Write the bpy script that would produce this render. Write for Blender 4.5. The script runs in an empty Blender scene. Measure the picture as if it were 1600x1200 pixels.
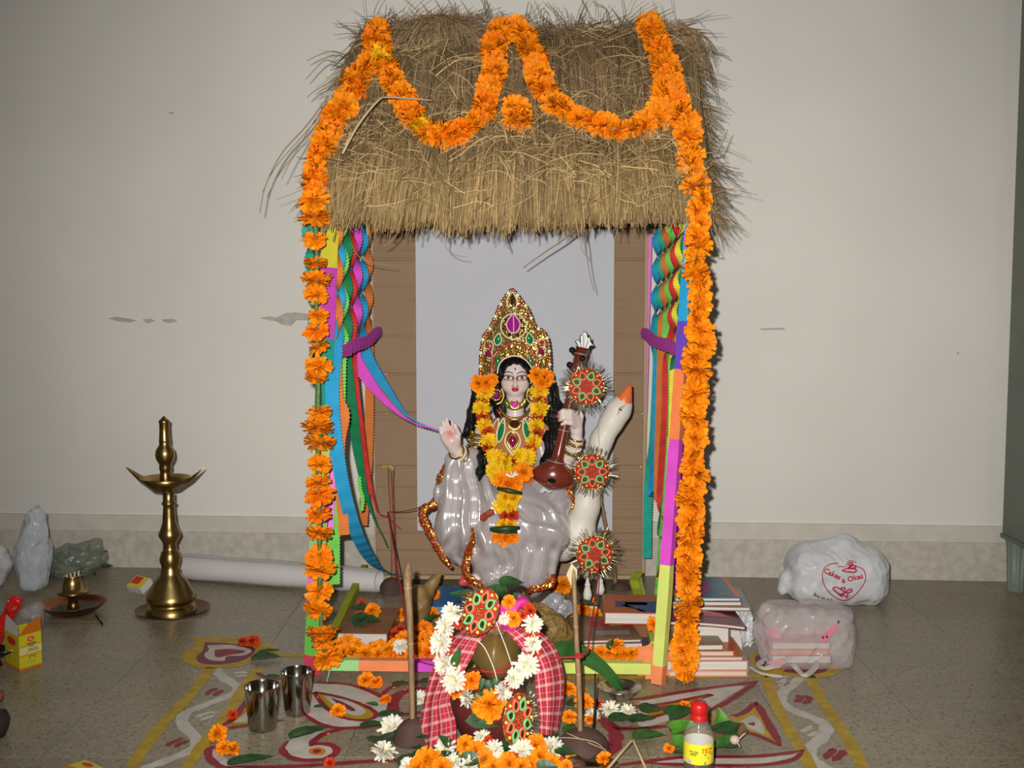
import bpy, math, random
import numpy as np
from mathutils import Vector as V, Matrix, Euler
from mathutils.bvhtree import BVHTree
R = random.Random(7)
NR = np.random.default_rng(7)
PI = math.pi
scene = bpy.context.scene
COL = scene.collection

# ---------------------------------------------------------------- camera, light, exposure
FPX, PITCH, HC = 1700.0, math.radians(4.65), 0.90
cam_d = bpy.data.cameras.new('camera')
cam_d.sensor_fit = 'HORIZONTAL'
cam_d.sensor_width = 36.0
cam_d.lens = 36.0 * FPX / 1600.0
cam_d.clip_start = 0.02
cam_o = bpy.data.objects.new('camera', cam_d)
cam_o.location = (0, 0, HC)
cam_o.rotation_euler = (PI / 2 - PITCH, 0, 0)
COL.objects.link(cam_o)
scene.camera = cam_o

scene.view_settings.view_transform = 'Standard'
scene.view_settings.look = 'None'
scene.view_settings.gamma = 1.0
scene.view_settings.use_curve_mapping = False
scene.view_settings.exposure = 0.0

world = bpy.data.worlds.new('room_air')
scene.world = world
world.use_nodes = True
world.node_tree.nodes['Background'].inputs[0].default_value = (0.75, 0.8, 0.85, 1)
world.node_tree.nodes['Background'].inputs[1].default_value = 0.05

# the flash of the camera that took the picture, a hand's width up and left of its lens
fl_d = bpy.data.lights.new('flash', 'SPOT')
fl_d.energy = 325
fl_d.color = (1.0, 0.962, 0.905)
fl_d.spot_size = math.radians(85)
fl_d.spot_blend = 1.0
fl_d.shadow_soft_size = 0.012
fl_o = bpy.data.objects.new('flash', fl_d)
fl_o.location = (-0.05, 0.0, HC + 0.055)
fl_o.rotation_euler = (PI / 2 - math.radians(3.5), 0, math.radians(-3.5))
COL.objects.link(fl_o)
# unseen fill light added under the ceiling to lift the ambient level
fill_d = bpy.data.lights.new('ambient_fill', 'AREA')
fill_d.shape = 'RECTANGLE'; fill_d.size = 1.2; fill_d.size_y = 0.06
fill_d.energy = 7
fill_d.color = (0.95, 1.0, 0.95)
fill_o = bpy.data.objects.new('ambient_fill', fill_d)
fill_o.location = (-0.3, 0.6, 2.9)
COL.objects.link(fill_o)

# ---------------------------------------------------------------- pixel helpers (1600 x 1200 frame of the photograph)
FW = V((0, math.cos(PITCH), -math.sin(PITCH)))
UP = V((0, math.sin(PITCH), math.cos(PITCH)))
CAM = V((0, 0, HC))

def ray(px, py):
    return FW * FPX + V((1, 0, 0)) * (px - 800.0) + UP * (600.0 - py)

def at(px, py, Y):
    d = ray(px, py)
    return CAM + d * (Y / d.y)

def fl(px, py, z=0.0):
    d = ray(px, py)
    return CAM + d * ((z - HC) / d.z)

def plane_hit(px, py, p0, n):
    d = ray(px, py)
    return CAM + d * ((p0 - CAM).dot(n) / d.dot(n))

# ---------------------------------------------------------------- materials
MATS = {}

def mat(name, col=(0.8, 0.8, 0.8), rough=0.6, metal=0.0, var=0.0, vscale=40.0, bump=0.0, bscale=80.0,
        tint=False, alpha=1.0, trans=0.0, ior=1.45, spec=0.5, sheen=0.0, coat=0.0, stretch=None, col2=None, sss=0.0):
    if name in MATS:
        return MATS[name]
    m = bpy.data.materials.new(name)
    m.use_nodes = True
    nt = m.node_tree
    b = nt.nodes['Principled BSDF']
    L = nt.links.new
    b.inputs['Roughness'].default_value = rough
    b.inputs['Metallic'].default_value = metal
    b.inputs['IOR'].default_value = ior
    b.inputs['Specular IOR Level'].default_value = spec
    b.inputs['Alpha'].default_value = alpha
    b.inputs['Transmission Weight'].default_value = trans
    b.inputs['Coat Weight'].default_value = coat
    if sheen:
        b.inputs['Sheen Weight'].default_value = sheen
    if sss:
        b.inputs['Subsurface Weight'].default_value = sss
        b.inputs['Subsurface Radius'].default_value = (0.01, 0.006, 0.004)
    c = (*col, 1.0)
    b.inputs['Base Color'].default_value = c
    out = None
    coord = None
    if var or bump:
        tc = nt.nodes.new('ShaderNodeTexCoord')
        coord = tc.outputs['Object']
        if stretch:
            mp = nt.nodes.new('ShaderNodeMapping')
            mp.inputs['Scale'].default_value = stretch
            L(coord, mp.inputs['Vector'])
            coord = mp.outputs['Vector']
    if var or col2:
        n = nt.nodes.new('ShaderNodeTexNoise')
        n.inputs['Scale'].default_value = vscale
        n.inputs['Detail'].default_value = 4
        L(coord, n.inputs['Vector'])
        mx = nt.nodes.new('ShaderNodeMix')
        mx.data_type = 'RGBA'
        c2 = col2 if col2 else tuple(max(0, x * (1 - var)) for x in col)
        c1 = col if col2 else tuple(min(1, x * (1 + var * 0.6)) for x in col)
        mx.inputs[6].default_value = (*c1, 1)
        mx.inputs[7].default_value = (*c2, 1)
        cr = nt.nodes.new('ShaderNodeMapRange')
        cr.inputs['From Min'].default_value = 0.35
        cr.inputs['From Max'].default_value = 0.65
        L(n.outputs['Fac'], cr.inputs['Value'])
        L(cr.outputs['Result'], mx.inputs[0])
        out = mx.outputs[2]
    if tint:
        at_ = nt.nodes.new('ShaderNodeVertexColor')
        at_.layer_name = 'tint'
        if out is None:
            L(at_.outputs['Color'], b.inputs['Base Color'])
        else:
            mm = nt.nodes.new('ShaderNodeMix')
            mm.data_type = 'RGBA'
            mm.blend_type = 'MULTIPLY'
            mm.inputs[0].default_value = 1
            L(out, mm.inputs[6]); L(at_.outputs['Color'], mm.inputs[7])
            L(mm.outputs[2], b.inputs['Base Color'])
    elif out is not None:
        L(out, b.inputs['Base Color'])
    if bump:
        n2 = nt.nodes.new('ShaderNodeTexNoise')
        n2.inputs['Scale'].default_value = bscale
        n2.inputs['Detail'].default_value = 5
        L(coord, n2.inputs['Vector'])
        bp = nt.nodes.new('ShaderNodeBump')
        bp.inputs['Strength'].default_value = bump
        bp.inputs['Distance'].default_value = 0.004
        L(n2.outputs['Fac'], bp.inputs['Height'])
        L(bp.outputs['Normal'], b.inputs['Normal'])
    m['bsdf'] = b.name
    MATS[name] = m
    return m

def leafy(name, col, rough=0.45, transl=0.15, **k):
    return mat(name, col, rough, var=0.35, vscale=60, **k)

def glitter(name, base, gold, scale=500.0, dens=0.45, rough=0.25):
    """cloth sewn with metallic sequins: voronoi cells, some of them metal"""
    m = bpy.data.materials.new(name); m.use_nodes = True
    nt = m.node_tree; b = nt.nodes['Principled BSDF']; L = nt.links.new
    tc = nt.nodes.new('ShaderNodeTexCoord')
    vo = nt.nodes.new('ShaderNodeTexVoronoi'); vo.inputs['Scale'].default_value = scale
    L(tc.outputs['Object'], vo.inputs['Vector'])
    sp = nt.nodes.new('ShaderNodeSeparateColor'); L(vo.outputs['Color'], sp.inputs[0])
    gt = nt.nodes.new('ShaderNodeMath'); gt.operation = 'LESS_THAN'; gt.inputs[1].default_value = dens
    L(sp.outputs[0], gt.inputs[0])
    mx = nt.nodes.new('ShaderNodeMix'); mx.data_type = 'RGBA'
    mx.inputs[6].default_value = (*base, 1); mx.inputs[7].default_value = (*gold, 1)
    L(gt.outputs[0], mx.inputs[0]); L(mx.outputs[2], b.inputs['Base Color'])
    L(gt.outputs[0], b.inputs['Metallic'])
    b.inputs['Roughness'].default_value = rough
    # each sequin lies at its own small angle
    nm = nt.nodes.new('ShaderNodeVectorMath'); nm.operation = 'SUBTRACT'; nm.inputs[1].default_value = (0.5, 0.5, 0.5)
    L(vo.outputs['Color'], nm.inputs[0])
    sc = nt.nodes.new('ShaderNodeVectorMath'); sc.operation = 'SCALE'; sc.inputs[3].default_value = 0.9
    L(nm.outputs[0], sc.inputs[0])
    ge = nt.nodes.new('ShaderNodeNewGeometry')
    ad = nt.nodes.new('ShaderNodeVectorMath'); ad.operation = 'ADD'
    L(ge.outputs['Normal'], ad.inputs[0]); L(sc.outputs[0], ad.inputs[1])
    no = nt.nodes.new('ShaderNodeVectorMath'); no.operation = 'NORMALIZE'; L(ad.outputs[0], no.inputs[0])
    L(no.outputs[0], b.inputs['Normal'])
    MATS[name] = m
    return m

# ---------------------------------------------------------------- object helpers
def tag(o, label=None, cat=None, group=None, kind=None):
    if label: o['label'] = label
    if cat: o['category'] = cat
    if group: o['group'] = group
    if kind: o['kind'] = kind
    return o

def empty(name, loc, label=None, cat=None, group=None, rot=None):
    o = bpy.data.objects.new(name, None)
    o.empty_display_size = 0.02
    o.location = loc
    if rot: o.rotation_euler = rot
    COL.objects.link(o)
    return tag(o, label, cat, group)

def world_loc(o):
    p = V((0, 0, 0))
    while o is not None:
        p = p + o.location
        o = o.parent
    return p

class MB:
    """collects geometry (world coordinates) and links it as one mesh object"""
    def __init__(s):
        s.v = []; s.f = []; s.m = []; s.c = []; s.cm = 0; s.cc = (1, 1, 1); s.sm = []; s.smooth = True
    def add(s, vs, fs):
        n = len(s.v)
        s.v += [tuple(p) for p in vs]
        s.c += [s.cc] * len(vs)
        for f in fs:
            s.f.append(tuple(i + n for i in f)); s.m.append(s.cm); s.sm.append(s.smooth)
        return s
    def box(s, c, size, rot=0.0, mtx=None):
        x, y, z = size[0] / 2, size[1] / 2, size[2] / 2
        vs = [V((sx * x, sy * y, sz * z)) for sz in (-1, 1) for sy in (-1, 1) for sx in (-1, 1)]
        M = mtx if mtx is not None else Matrix.Rotation(rot, 3, 'Z')
        vs = [V(c) + M @ p for p in vs]
        sm = s.smooth; s.smooth = False
        s.add(vs, [(0, 2, 3, 1), (4, 5, 7, 6), (0, 1, 5, 4), (2, 6, 7, 3), (0, 4, 6, 2), (1, 3, 7, 5)])
        s.smooth = sm
        return s
    def tube(s, pts, rad, n=8, caps=True, flat=None):
        pts = [V(p) for p in pts]
        k = len(pts)
        if not hasattr(rad, '__len__'): rad = [rad] * k
        t0 = (pts[1] - pts[0]).normalized()
        up = V((0, 0, 1)) if abs(t0.z) < 0.9 else V((0, 1, 0))
        u = t0.cross(up).normalized()
        vs = []
        for i in range(k):
            a, b = pts[max(0, i - 1)], pts[min(k - 1, i + 1)]
            t = (b - a)
            t = t.normalized() if t.length > 1e-9 else t0
            u = (u - t * u.dot(t))
            u = u.normalized() if u.length > 1e-6 else t.orthogonal().normalized()
            w = t.cross(u)
            for j in range(n):
                a_ = 2 * PI * j / n
                vs.append(pts[i] + (u * math.cos(a_) + w * math.sin(a_)) * rad[i])
        fs = []
        for i in range(k - 1):
            for j in range(n):
                j2 = (j + 1) % n
                fs.append((i * n + j, i * n + j2, (i + 1) * n + j2, (i + 1) * n + j))
        if caps:
            fs.append(tuple(range(n - 1, -1, -1)))
            fs.append(tuple((k - 1) * n + j for j in range(n)))
        return s.add(vs, fs)
    def lathe(s, base, prof, n=32, mtx=None, cap=False, close=False):
        M = mtx if mtx is not None else Matrix.Identity(3)
        base = V(base)
        vs = []
        for r, z in prof:
            for j in range(n):
                a = 2 * PI * j / n
                vs.append(base + M @ V((r * math.cos(a), r * math.sin(a), z)))
        fs = []
        k = len(prof)
        for i in range(k - 1):
            for j in range(n):
                j2 = (j + 1) % n
                fs.append((i * n + j, i * n + j2, (i + 1) * n + j2, (i + 1) * n + j))
        if cap:
            fs.append(tuple(range(n - 1, -1, -1)))
            fs.append(tuple((k - 1) * n + j for j in range(n)))
        return s.add(vs, fs)
    def ell(s, c, r, n=10, m=6, mtx=None):
        if not hasattr(r, '__len__'): r = (r, r, r)
        M = mtx if mtx is not None else Matrix.Identity(3)
        c = V(c)
        vs = [c + M @ V((0, 0, -r[2]))]
        for i in range(1, m):
            a = -PI / 2 + PI * i / m
            for j in range(n):
                b = 2 * PI * j / n
                vs.append(c + M @ V((r[0] * math.cos(a) * math.cos(b), r[1] * math.cos(a) * math.sin(b), r[2] * math.sin(a))))
        vs.append(c + M @ V((0, 0, r[2])))
        fs = []
        for j in range(n):
            fs.append((0, 1 + (j + 1) % n, 1 + j))
            for i in range(m - 2):
                a0 = 1 + i * n + j; a1 = 1 + i * n + (j + 1) % n
                fs.append((a0, a1, a1 + n, a0 + n))
            q = 1 + (m - 2) * n
            fs.append((q + j, q + (j + 1) % n, len(vs) - 1))
        return s.add(vs, fs)
    def grid(s, P):
        """P: rows of points"""
        a, b = len(P), len(P[0])
        vs = [p for r_ in P for p in r_]
        fs = [(i * b + j, i * b + j + 1, (i + 1) * b + j + 1, (i + 1) * b + j) for i in range(a - 1) for j in range(b - 1)]
        return s.add(vs, fs)
    def prism(s, outline, off):
        """flat outline (list of points) thickened along the vector off"""
        off = V(off)
        n = len(outline)
        a = [V(p) for p in outline]
        vs = a + [p + off for p in a]
        fs = [tuple(range(n - 1, -1, -1)), tuple(range(n, 2 * n))]
        fs += [(i, (i + 1) % n, (i + 1) % n + n, i + n) for i in range(n)]
        sm = s.smooth; s.smooth = False
        s.add(vs, fs); s.smooth = sm
        return s
    def mesh(s, name, mats, origin=V((0, 0, 0))):
        me = bpy.data.meshes.new(name)
        o = V(origin)
        me.from_pydata([(p[0] - o.x, p[1] - o.y, p[2] - o.z) for p in s.v], [], s.f)
        if not isinstance(mats, (list, tuple)): mats = [mats]
        for m_ in mats: me.materials.append(m_)
        if len(mats) > 1: me.polygons.foreach_set('material_index', s.m)
        me.polygons.foreach_set('use_smooth', s.sm)
        if any(c != (1, 1, 1) for c in s.c):
            ca = me.color_attributes.new('tint', 'FLOAT_COLOR', 'POINT')
            ca.data.foreach_set('color', np.array([(*c, 1.0) for c in s.c], dtype=np.float32).ravel())
        me.update()
        return me
    def build(s, name, mats, parent=None, origin=None, label=None, cat=None, group=None, kind=None):
        if parent is not None:
            org = world_loc(parent)
        elif origin is not None:
            org = V(origin)
        else:
            a = np.array(s.v)
            org = V(((a[:, 0].min() + a[:, 0].max()) / 2, (a[:, 1].min() + a[:, 1].max()) / 2, a[:, 2].min()))
        o = bpy.data.objects.new(name, s.mesh(name, mats, org))
        COL.objects.link(o)
        if parent is not None: o.parent = parent
        else: o.location = org
        return tag(o, label, cat, group, kind)

def inst(mesh, name, parent, loc, rot=None, scale=1.0, label=None, cat=None, group=None):
    """another object on the same mesh; loc in world coordinates"""
    o = bpy.data.objects.new(name, mesh)
    COL.objects.link(o)
    if parent is not None:
        o.parent = parent
        o.location = V(loc) - world_loc(parent)
    else:
        o.location = loc
    if rot is not None:
        o.rotation_euler = rot.to_euler() if hasattr(rot, 'to_euler') else rot
    o.scale = (scale,) * 3 if not hasattr(scale, '__len__') else scale
    return tag(o, label, cat, group)

def zto(d, spin=0.0):
    return V(d).to_track_quat('Z', 'Y').to_matrix() @ Matrix.Rotation(spin, 3, 'Z')

def cat_rom(pts, per=8):
    pts = [V(p) for p in pts]
    P = [pts[0] * 2 - pts[1]] + pts + [pts[-1] * 2 - pts[-2]]
    out = []
    for i in range(1, len(P) - 2):
        for k in range(per):
            t = k / per
            a, b, c, d = P[i - 1], P[i], P[i + 1], P[i + 2]
            out.append(0.5 * ((2 * b) + (c - a) * t + (2 * a - 5 * b + 4 * c - d) * t * t + (3 * b - a - 3 * c + d) * t ** 3))
    out.append(pts[-1])
    return out

def resample(pts, step):
    pts = [V(p) for p in pts]
    L = [0.0]
    for a, b in zip(pts, pts[1:]): L.append(L[-1] + (b - a).length)
    n = max(2, int(round(L[-1] / step)) + 1)
    out = []; j = 0
    for i in range(n):
        s_ = L[-1] * i / (n - 1)
        while j < len(L) - 2 and L[j + 1] < s_: j += 1
        q = L[j + 1] - L[j]
        out.append(pts[j].lerp(pts[j + 1], (s_ - L[j]) / q if q > 1e-9 else 0))
    return out

# ---------------------------------------------------------------- implicit solids (numpy surface nets)
def sd_cap(X, a, b, ra, rb):
    a = np.array(a, np.float32); b = np.array(b, np.float32)
    ba = b - a
    px, py, pz = X[0] - a[0], X[1] - a[1], X[2] - a[2]
    h = np.clip((px * ba[0] + py * ba[1] + pz * ba[2]) / max(1e-12, float(ba @ ba)), 0, 1)
    return np.sqrt((px - ba[0] * h) ** 2 + (py - ba[1] * h) ** 2 + (pz - ba[2] * h) ** 2) - (ra + (rb - ra) * h)

def sd_ell(X, c, r, M=None):
    p = [X[0] - c[0], X[1] - c[1], X[2] - c[2]]
    if M is not None:
        Mi = np.array(M.inverted(), np.float32)
        p = [Mi[i, 0] * p[0] + Mi[i, 1] * p[1] + Mi[i, 2] * p[2] for i in range(3)]
    k0 = np.sqrt((p[0] / r[0]) ** 2 + (p[1] / r[1]) ** 2 + (p[2] / r[2]) ** 2)
    k1 = np.sqrt((p[0] / r[0] ** 2) ** 2 + (p[1] / r[1] ** 2) ** 2 + (p[2] / r[2] ** 2) ** 2) + 1e-9
    return k0 * (k0 - 1) / k1

def sd_box(X, c, h, r=0.0, M=None):
    p = [X[0] - c[0], X[1] - c[1], X[2] - c[2]]
    if M is not None:
        Mi = np.array(M.inverted(), np.float32)
        p = [Mi[i, 0] * p[0] + Mi[i, 1] * p[1] + Mi[i, 2] * p[2] for i in range(3)]
    q = [np.abs(p[i]) - (h[i] - r) for i in range(3)]
    return np.sqrt(sum(np.maximum(a, 0) ** 2 for a in q)) + np.minimum(np.maximum(q[0], np.maximum(q[1], q[2])), 0) - r

def smin(a, b, k):
    h = np.clip(0.5 + 0.5 * (b - a) / k, 0, 1)
    return b * (1 - h) + a * h - k * h * (1 - h)

def smax(a, b, k):
    return -smin(-a, -b, k)

def nets(fn, lo, hi, h):
    lo = np.array(lo, np.float32); hi = np.array(hi, np.float32)
    n = np.ceil((hi - lo) / h).astype(int) + 1
    ax = [lo[i] + h * np.arange(n[i], dtype=np.float32) for i in range(3)]
    X = np.meshgrid(*ax, indexing='ij', sparse=False)
    F = fn(X).astype(np.float32)
    S = F < 0
    c = [(i, j, k) for i in (0, 1) for j in (0, 1) for k in (0, 1)]
    sl = lambda A, o: A[o[0]:n[0] - 1 + o[0], o[1]:n[1] - 1 + o[1], o[2]:n[2] - 1 + o[2]]
    cnt = sum(sl(S, o).astype(np.int8) for o in c)
    act = (cnt > 0) & (cnt < 8)
    I = np.argwhere(act)
    idx = -np.ones(act.shape, np.int64)
    idx[act] = np.arange(len(I))
    val = {o: F[I[:, 0] + o[0], I[:, 1] + o[1], I[:, 2] + o[2]] for o in c}
    acc = np.zeros((len(I), 3)); num = np.zeros(len(I))
    for a in c:
        for d in range(3):
            if a[d] == 0:
                b = tuple(1 if q == d else a[q] for q in range(3))
                va, vb = val[a], val[b]
                x = (va < 0) != (vb < 0)
                t = np.where(x, va / np.where(np.abs(va - vb) < 1e-12, 1, va - vb), 0)
                pos = np.array(a, float)[None, :].repeat(len(I), 0)
                pos[:, d] += t
                acc += pos * x[:, None]; num += x
    P = lo + h * (I + acc / num[:, None])
    Q = []
    for d in range(3):
        u, w = (d + 1) % 3, (d + 2) % 3
        a = [slice(None)] * 3; b = [slice(None)] * 3
        a[d] = slice(0, n[d] - 1); b[d] = slice(1, n[d])
        A, B = S[tuple(a)], S[tuple(b)]
        for flip, E in ((False, A & ~B), (True, B & ~A)):
            K = np.argwhere(E)
            K = K[(K[:, u] > 0) & (K[:, w] > 0) & (K[:, u] < n[u] - 1) & (K[:, w] < n[w] - 1)]
            if not len(K): continue
            def g(du, dw):
                q = K.copy(); q[:, u] += du; q[:, w] += dw
                return idx[q[:, 0], q[:, 1], q[:, 2]]
            quad = np.stack([g(-1, -1), g(0, -1), g(0, 0), g(-1, 0)], 1)
            if flip: quad = quad[:, ::-1]
            Q.append(quad)
    return P, np.concatenate(Q)

def relax(P, Q, it=2, lam=0.5):
    """evens out the steps of the grid a surface was pulled from"""
    P = np.array(P, float)
    a = Q.ravel(); b_ = np.roll(Q, -1, axis=1).ravel(); c_ = np.roll(Q, 1, axis=1).ravel()
    n = np.bincount(a, minlength=len(P)) * 2.0
    n[n == 0] = 1
    for k in range(it):
        A = np.empty_like(P)
        for d in range(3):
            A[:, d] = np.bincount(a, P[b_, d] + P[c_, d], minlength=len(P)) / n
        P = P + (A - P) * (lam if k % 2 == 0 else -lam * 1.04)
    return P

def np_mesh(name, P, Q, mats, origin, color=None, smooth=True, matidx=None):
    me = bpy.data.meshes.new(name)
    k = Q.shape[1]
    P = np.asarray(P, np.float32) - np.array(origin, np.float32)
    me.vertices.add(len(P)); me.vertices.foreach_set('co', P.ravel())
    me.loops.add(Q.size); me.loops.foreach_set('vertex_index', Q.ravel().astype(np.int32))
    me.polygons.add(len(Q))
    me.polygons.foreach_set('loop_start', np.arange(0, Q.size, k, dtype=np.int32))
    if not isinstance(mats, (list, tuple)): mats = [mats]
    for m_ in mats: me.materials.append(m_)
    me.update(calc_edges=True)
    me.polygons.foreach_set('use_smooth', np.full(len(Q), smooth))
    if matidx is not None: me.polygons.foreach_set('material_index', matidx.astype(np.int32))
    if color is not None:
        ca = me.color_attributes.new('tint', 'FLOAT_COLOR', 'POINT')
        c4 = np.concatenate([color, np.ones((len(color), 1))], 1).astype(np.float32)
        ca.data.foreach_set('color', c4.ravel())
    me.validate()
    return me

def np_obj(name, P, Q, mats, parent=None, origin=None, color=None, smooth=True, label=None, cat=None, group=None, kind=None):
    if parent is not None: org = world_loc(parent)
    elif origin is not None: org = V(origin)
    else: org = V(((P[:, 0].min() + P[:, 0].max()) / 2, (P[:, 1].min() + P[:, 1].max()) / 2, P[:, 2].min()))
    o = bpy.data.objects.new(name, np_mesh(name, P, Q, mats, org, color, smooth))
    COL.objects.link(o)
    if parent is not None: o.parent = parent
    else: o.location = org
    return tag(o, label, cat, group, kind)

def strands(paths, rad, nside=3):
    """paths: (N, K, 3) array of thin tubes -> verts, quads"""
    paths = np.asarray(paths, np.float32)
    N, K, _ = paths.shape
    T = np.gradient(paths, axis=1)
    T /= np.linalg.norm(T, axis=2, keepdims=True) + 1e-9
    ref = NR.normal(size=(N, 1, 3)); 
    U = np.cross(T, np.broadcast_to(ref, T.shape)); U /= np.linalg.norm(U, axis=2, keepdims=True) + 1e-9
    W = np.cross(T, U)
    rad = np.asarray(rad, np.float32)
    if rad.ndim == 0: rad = np.full((N, K), rad)
    if rad.ndim == 1: rad = np.repeat(rad[:, None], K, 1)
    out = np.empty((N, K, nside, 3), np.float32)
    for j in range(nside):
        a = 2 * PI * j / nside
        out[:, :, j] = paths + (U * math.cos(a) + W * math.sin(a)) * rad[:, :, None]
    vid = np.arange(N * K * nside).reshape(N, K, nside)
    q = []
    for j in range(nside):
        j2 = (j + 1) % nside
        q.append(np.stack([vid[:, :-1, j], vid[:, :-1, j2], vid[:, 1:, j2], vid[:, 1:, j]], -1).reshape(-1, 4))
    return out.reshape(-1, 3), np.concatenate(q)

def vnoise(X, s, seed=0):
    """cheap smooth 3-d wobble in about [-1, 1]"""
    r = np.random.default_rng(seed)
    o = 0
    for k in range(5):
        d = r.normal(size=3); d /= np.linalg.norm(d)
        f = s * (0.6 + 0.9 * r.random())
        ph = r.random() * 6.28
        d2 = r.normal(size=3); d2 /= np.linalg.norm(d2)
        o = o + np.sin((X[0] * d[0] + X[1] * d[1] + X[2] * d[2]) * f + ph + 1.3 * np.sin((X[0] * d2[0] + X[1] * d2[1] + X[2] * d2[2]) * f * 0.7 + ph * 2))
    return o / 3.0

def text_mesh(s, size, name='lettering', shear=0.0, bold=0.0):
    c = bpy.data.curves.new(name, 'FONT')
    c.body = s; c.size = size; c.align_x = 'CENTER'; c.align_y = 'CENTER'; c.shear = shear; c.offset = bold
    c.resolution_u = 2
    o = bpy.data.objects.new(name, c)
    COL.objects.link(o)
    bpy.context.view_layer.update()
    me = bpy.data.meshes.new_from_object(o.evaluated_get(bpy.context.evaluated_depsgraph_get()))
    bpy.data.objects.remove(o); bpy.data.curves.remove(c)
    vs = [v.co.copy() for v in me.vertices]; fs = [tuple(p.vertices) for p in me.polygons]
    bpy.data.meshes.remove(me)
    return vs, fs

# ================================================================ ROOM
M_wall = mat('lime_washed_plaster', (0.75, 0.73, 0.685), 0.7, var=0.05, vscale=1.6, bump=0.12, bscale=9)
M_skirt = mat('worn_cement_skirting', (0.52, 0.485, 0.42), 0.75, var=0.13, vscale=40, bump=0.35, bscale=45)
M_skirt2 = mat('painted_skirting_strip', (0.60, 0.57, 0.50), 0.7, var=0.06, vscale=16, bump=0.15, bscale=30)
M_grout = mat('tile_joint_cement', (0.17, 0.145, 0.10), 0.9)
M_patch = mat('bare_cement_patch', (0.47, 0.445, 0.40), 0.85, var=0.12, vscale=50)

def terrazzo():
    m = bpy.data.materials.new('terrazzo'); m.use_nodes = True
    nt = m.node_tree; b = nt.nodes['Principled BSDF']; L = nt.links.new
    tc = nt.nodes.new('ShaderNodeTexCoord'); oi = nt.nodes.new('ShaderNodeObjectInfo')
    ge = nt.nodes.new('ShaderNodeNewGeometry')
    n1 = nt.nodes.new('ShaderNodeTexNoise'); n1.inputs['Scale'].default_value = 5; n1.inputs['Detail'].default_value = 5
    L(ge.outputs['Position'], n1.inputs['Vector'])
    vo = nt.nodes.new('ShaderNodeTexVoronoi'); vo.inputs['Scale'].default_value = 210
    L(ge.outputs['Position'], vo.inputs['Vector'])
    sp = nt.nodes.new('ShaderNodeSeparateColor'); L(vo.outputs['Color'], sp.inputs[0])
    cr = nt.nodes.new('ShaderNodeValToRGB')
    e = cr.color_ramp.elements
    e[0].position = 0.0; e[0].color = (0.10, 0.078, 0.05, 1)
    e[1].position = 1.0; e[1].color = (0.36, 0.315, 0.22, 1)
    for p, c in ((0.10, (0.245, 0.205, 0.135, 1)), (0.5, (0.295, 0.25, 0.17, 1)), (0.9, (0.33, 0.282, 0.195, 1))):
        q = e.new(p); q.color = c
    L(sp.outputs[0], cr.inputs['Fac'])
    mx = nt.nodes.new('ShaderNodeMix'); mx.data_type = 'RGBA'; mx.blend_type = 'MULTIPLY'; mx.inputs[0].default_value = 0.6
    r2 = nt.nodes.new('ShaderNodeMapRange'); r2.inputs['From Min'].default_value = 0.3; r2.inputs['From Max'].default_value = 0.7
    r2.inputs['To Min'].default_value = 0.72; r2.inputs['To Max'].default_value = 1.1
    L(n1.outputs['Fac'], r2.inputs['Value']); L(cr.outputs['Color'], mx.inputs[6]); L(r2.outputs['Result'], mx.inputs[7])
    m2 = nt.nodes.new('ShaderNodeMix'); m2.data_type = 'RGBA'; m2.blend_type = 'MULTIPLY'; m2.inputs[0].default_value = 1
    r3 = nt.nodes.new('ShaderNodeMapRange'); r3.inputs['To Min'].default_value = 0.92; r3.inputs['To Max'].default_value = 1.05
    L(oi.outputs['Random'], r3.inputs['Value']); L(mx.outputs[2], m2.inputs[6]); L(r3.outputs['Result'], m2.inputs[7])
    L(m2.outputs[2], b.inputs['Base Color'])
    r4 = nt.nodes.new('ShaderNodeMapRange'); r4.inputs['To Min'].default_value = 0.22; r4.inputs['To Max'].default_value = 0.42
    L(n1.outputs['Fac'], r4.inputs['Value']); L(r4.outputs['Result'], b.inputs['Roughness'])
    return m
M_terr = terrazzo()

WL, WR = fl(230, 887), fl(1480, 907)
WD = (WR - WL).normalized()                       # along the wall, to the viewer's right
WN = V((WD.y, -WD.x, 0)).normalized()             # out of the wall, to the viewer
WN = WN if WN.y < 0 else -WN
WANG = math.atan2(WD.y, WD.x)
def wallp(px, py, off=0.0):
    return plane_hit(px, py, WL - WN * (0.012 - off), WN)
wc = wallp(800, 600); wc.z = 0
b = MB(); b.box(wc - WN * 0.06 + V((0, 0, 1.5)), (7.0, 0.12, 3.0), WANG)
wall_back = b.build('wall_back', M_wall, kind='structure', origin=wc)
# skirting: a rough cement band below, a smoother painted strip on top of it
z1 = (plane_hit(800, 838, WL, WN)).z; z2 = (plane_hit(800, 813, WL, WN)).z
bb = MB(); bb.box(wc + WN * 0.006 + V((0, 0, z1 / 2)), (7.0, 0.012, z1), WANG)
base = bb.build('baseboard_back', M_skirt, kind='structure', origin=wc)
bb = MB(); bb.box(wc + WN * 0.004 + V((0, 0, (z1 + z2) / 2)), (7.0, 0.008, z2 - z1), WANG)
bb.build('painted_strip', M_skirt2, parent=base)
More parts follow.
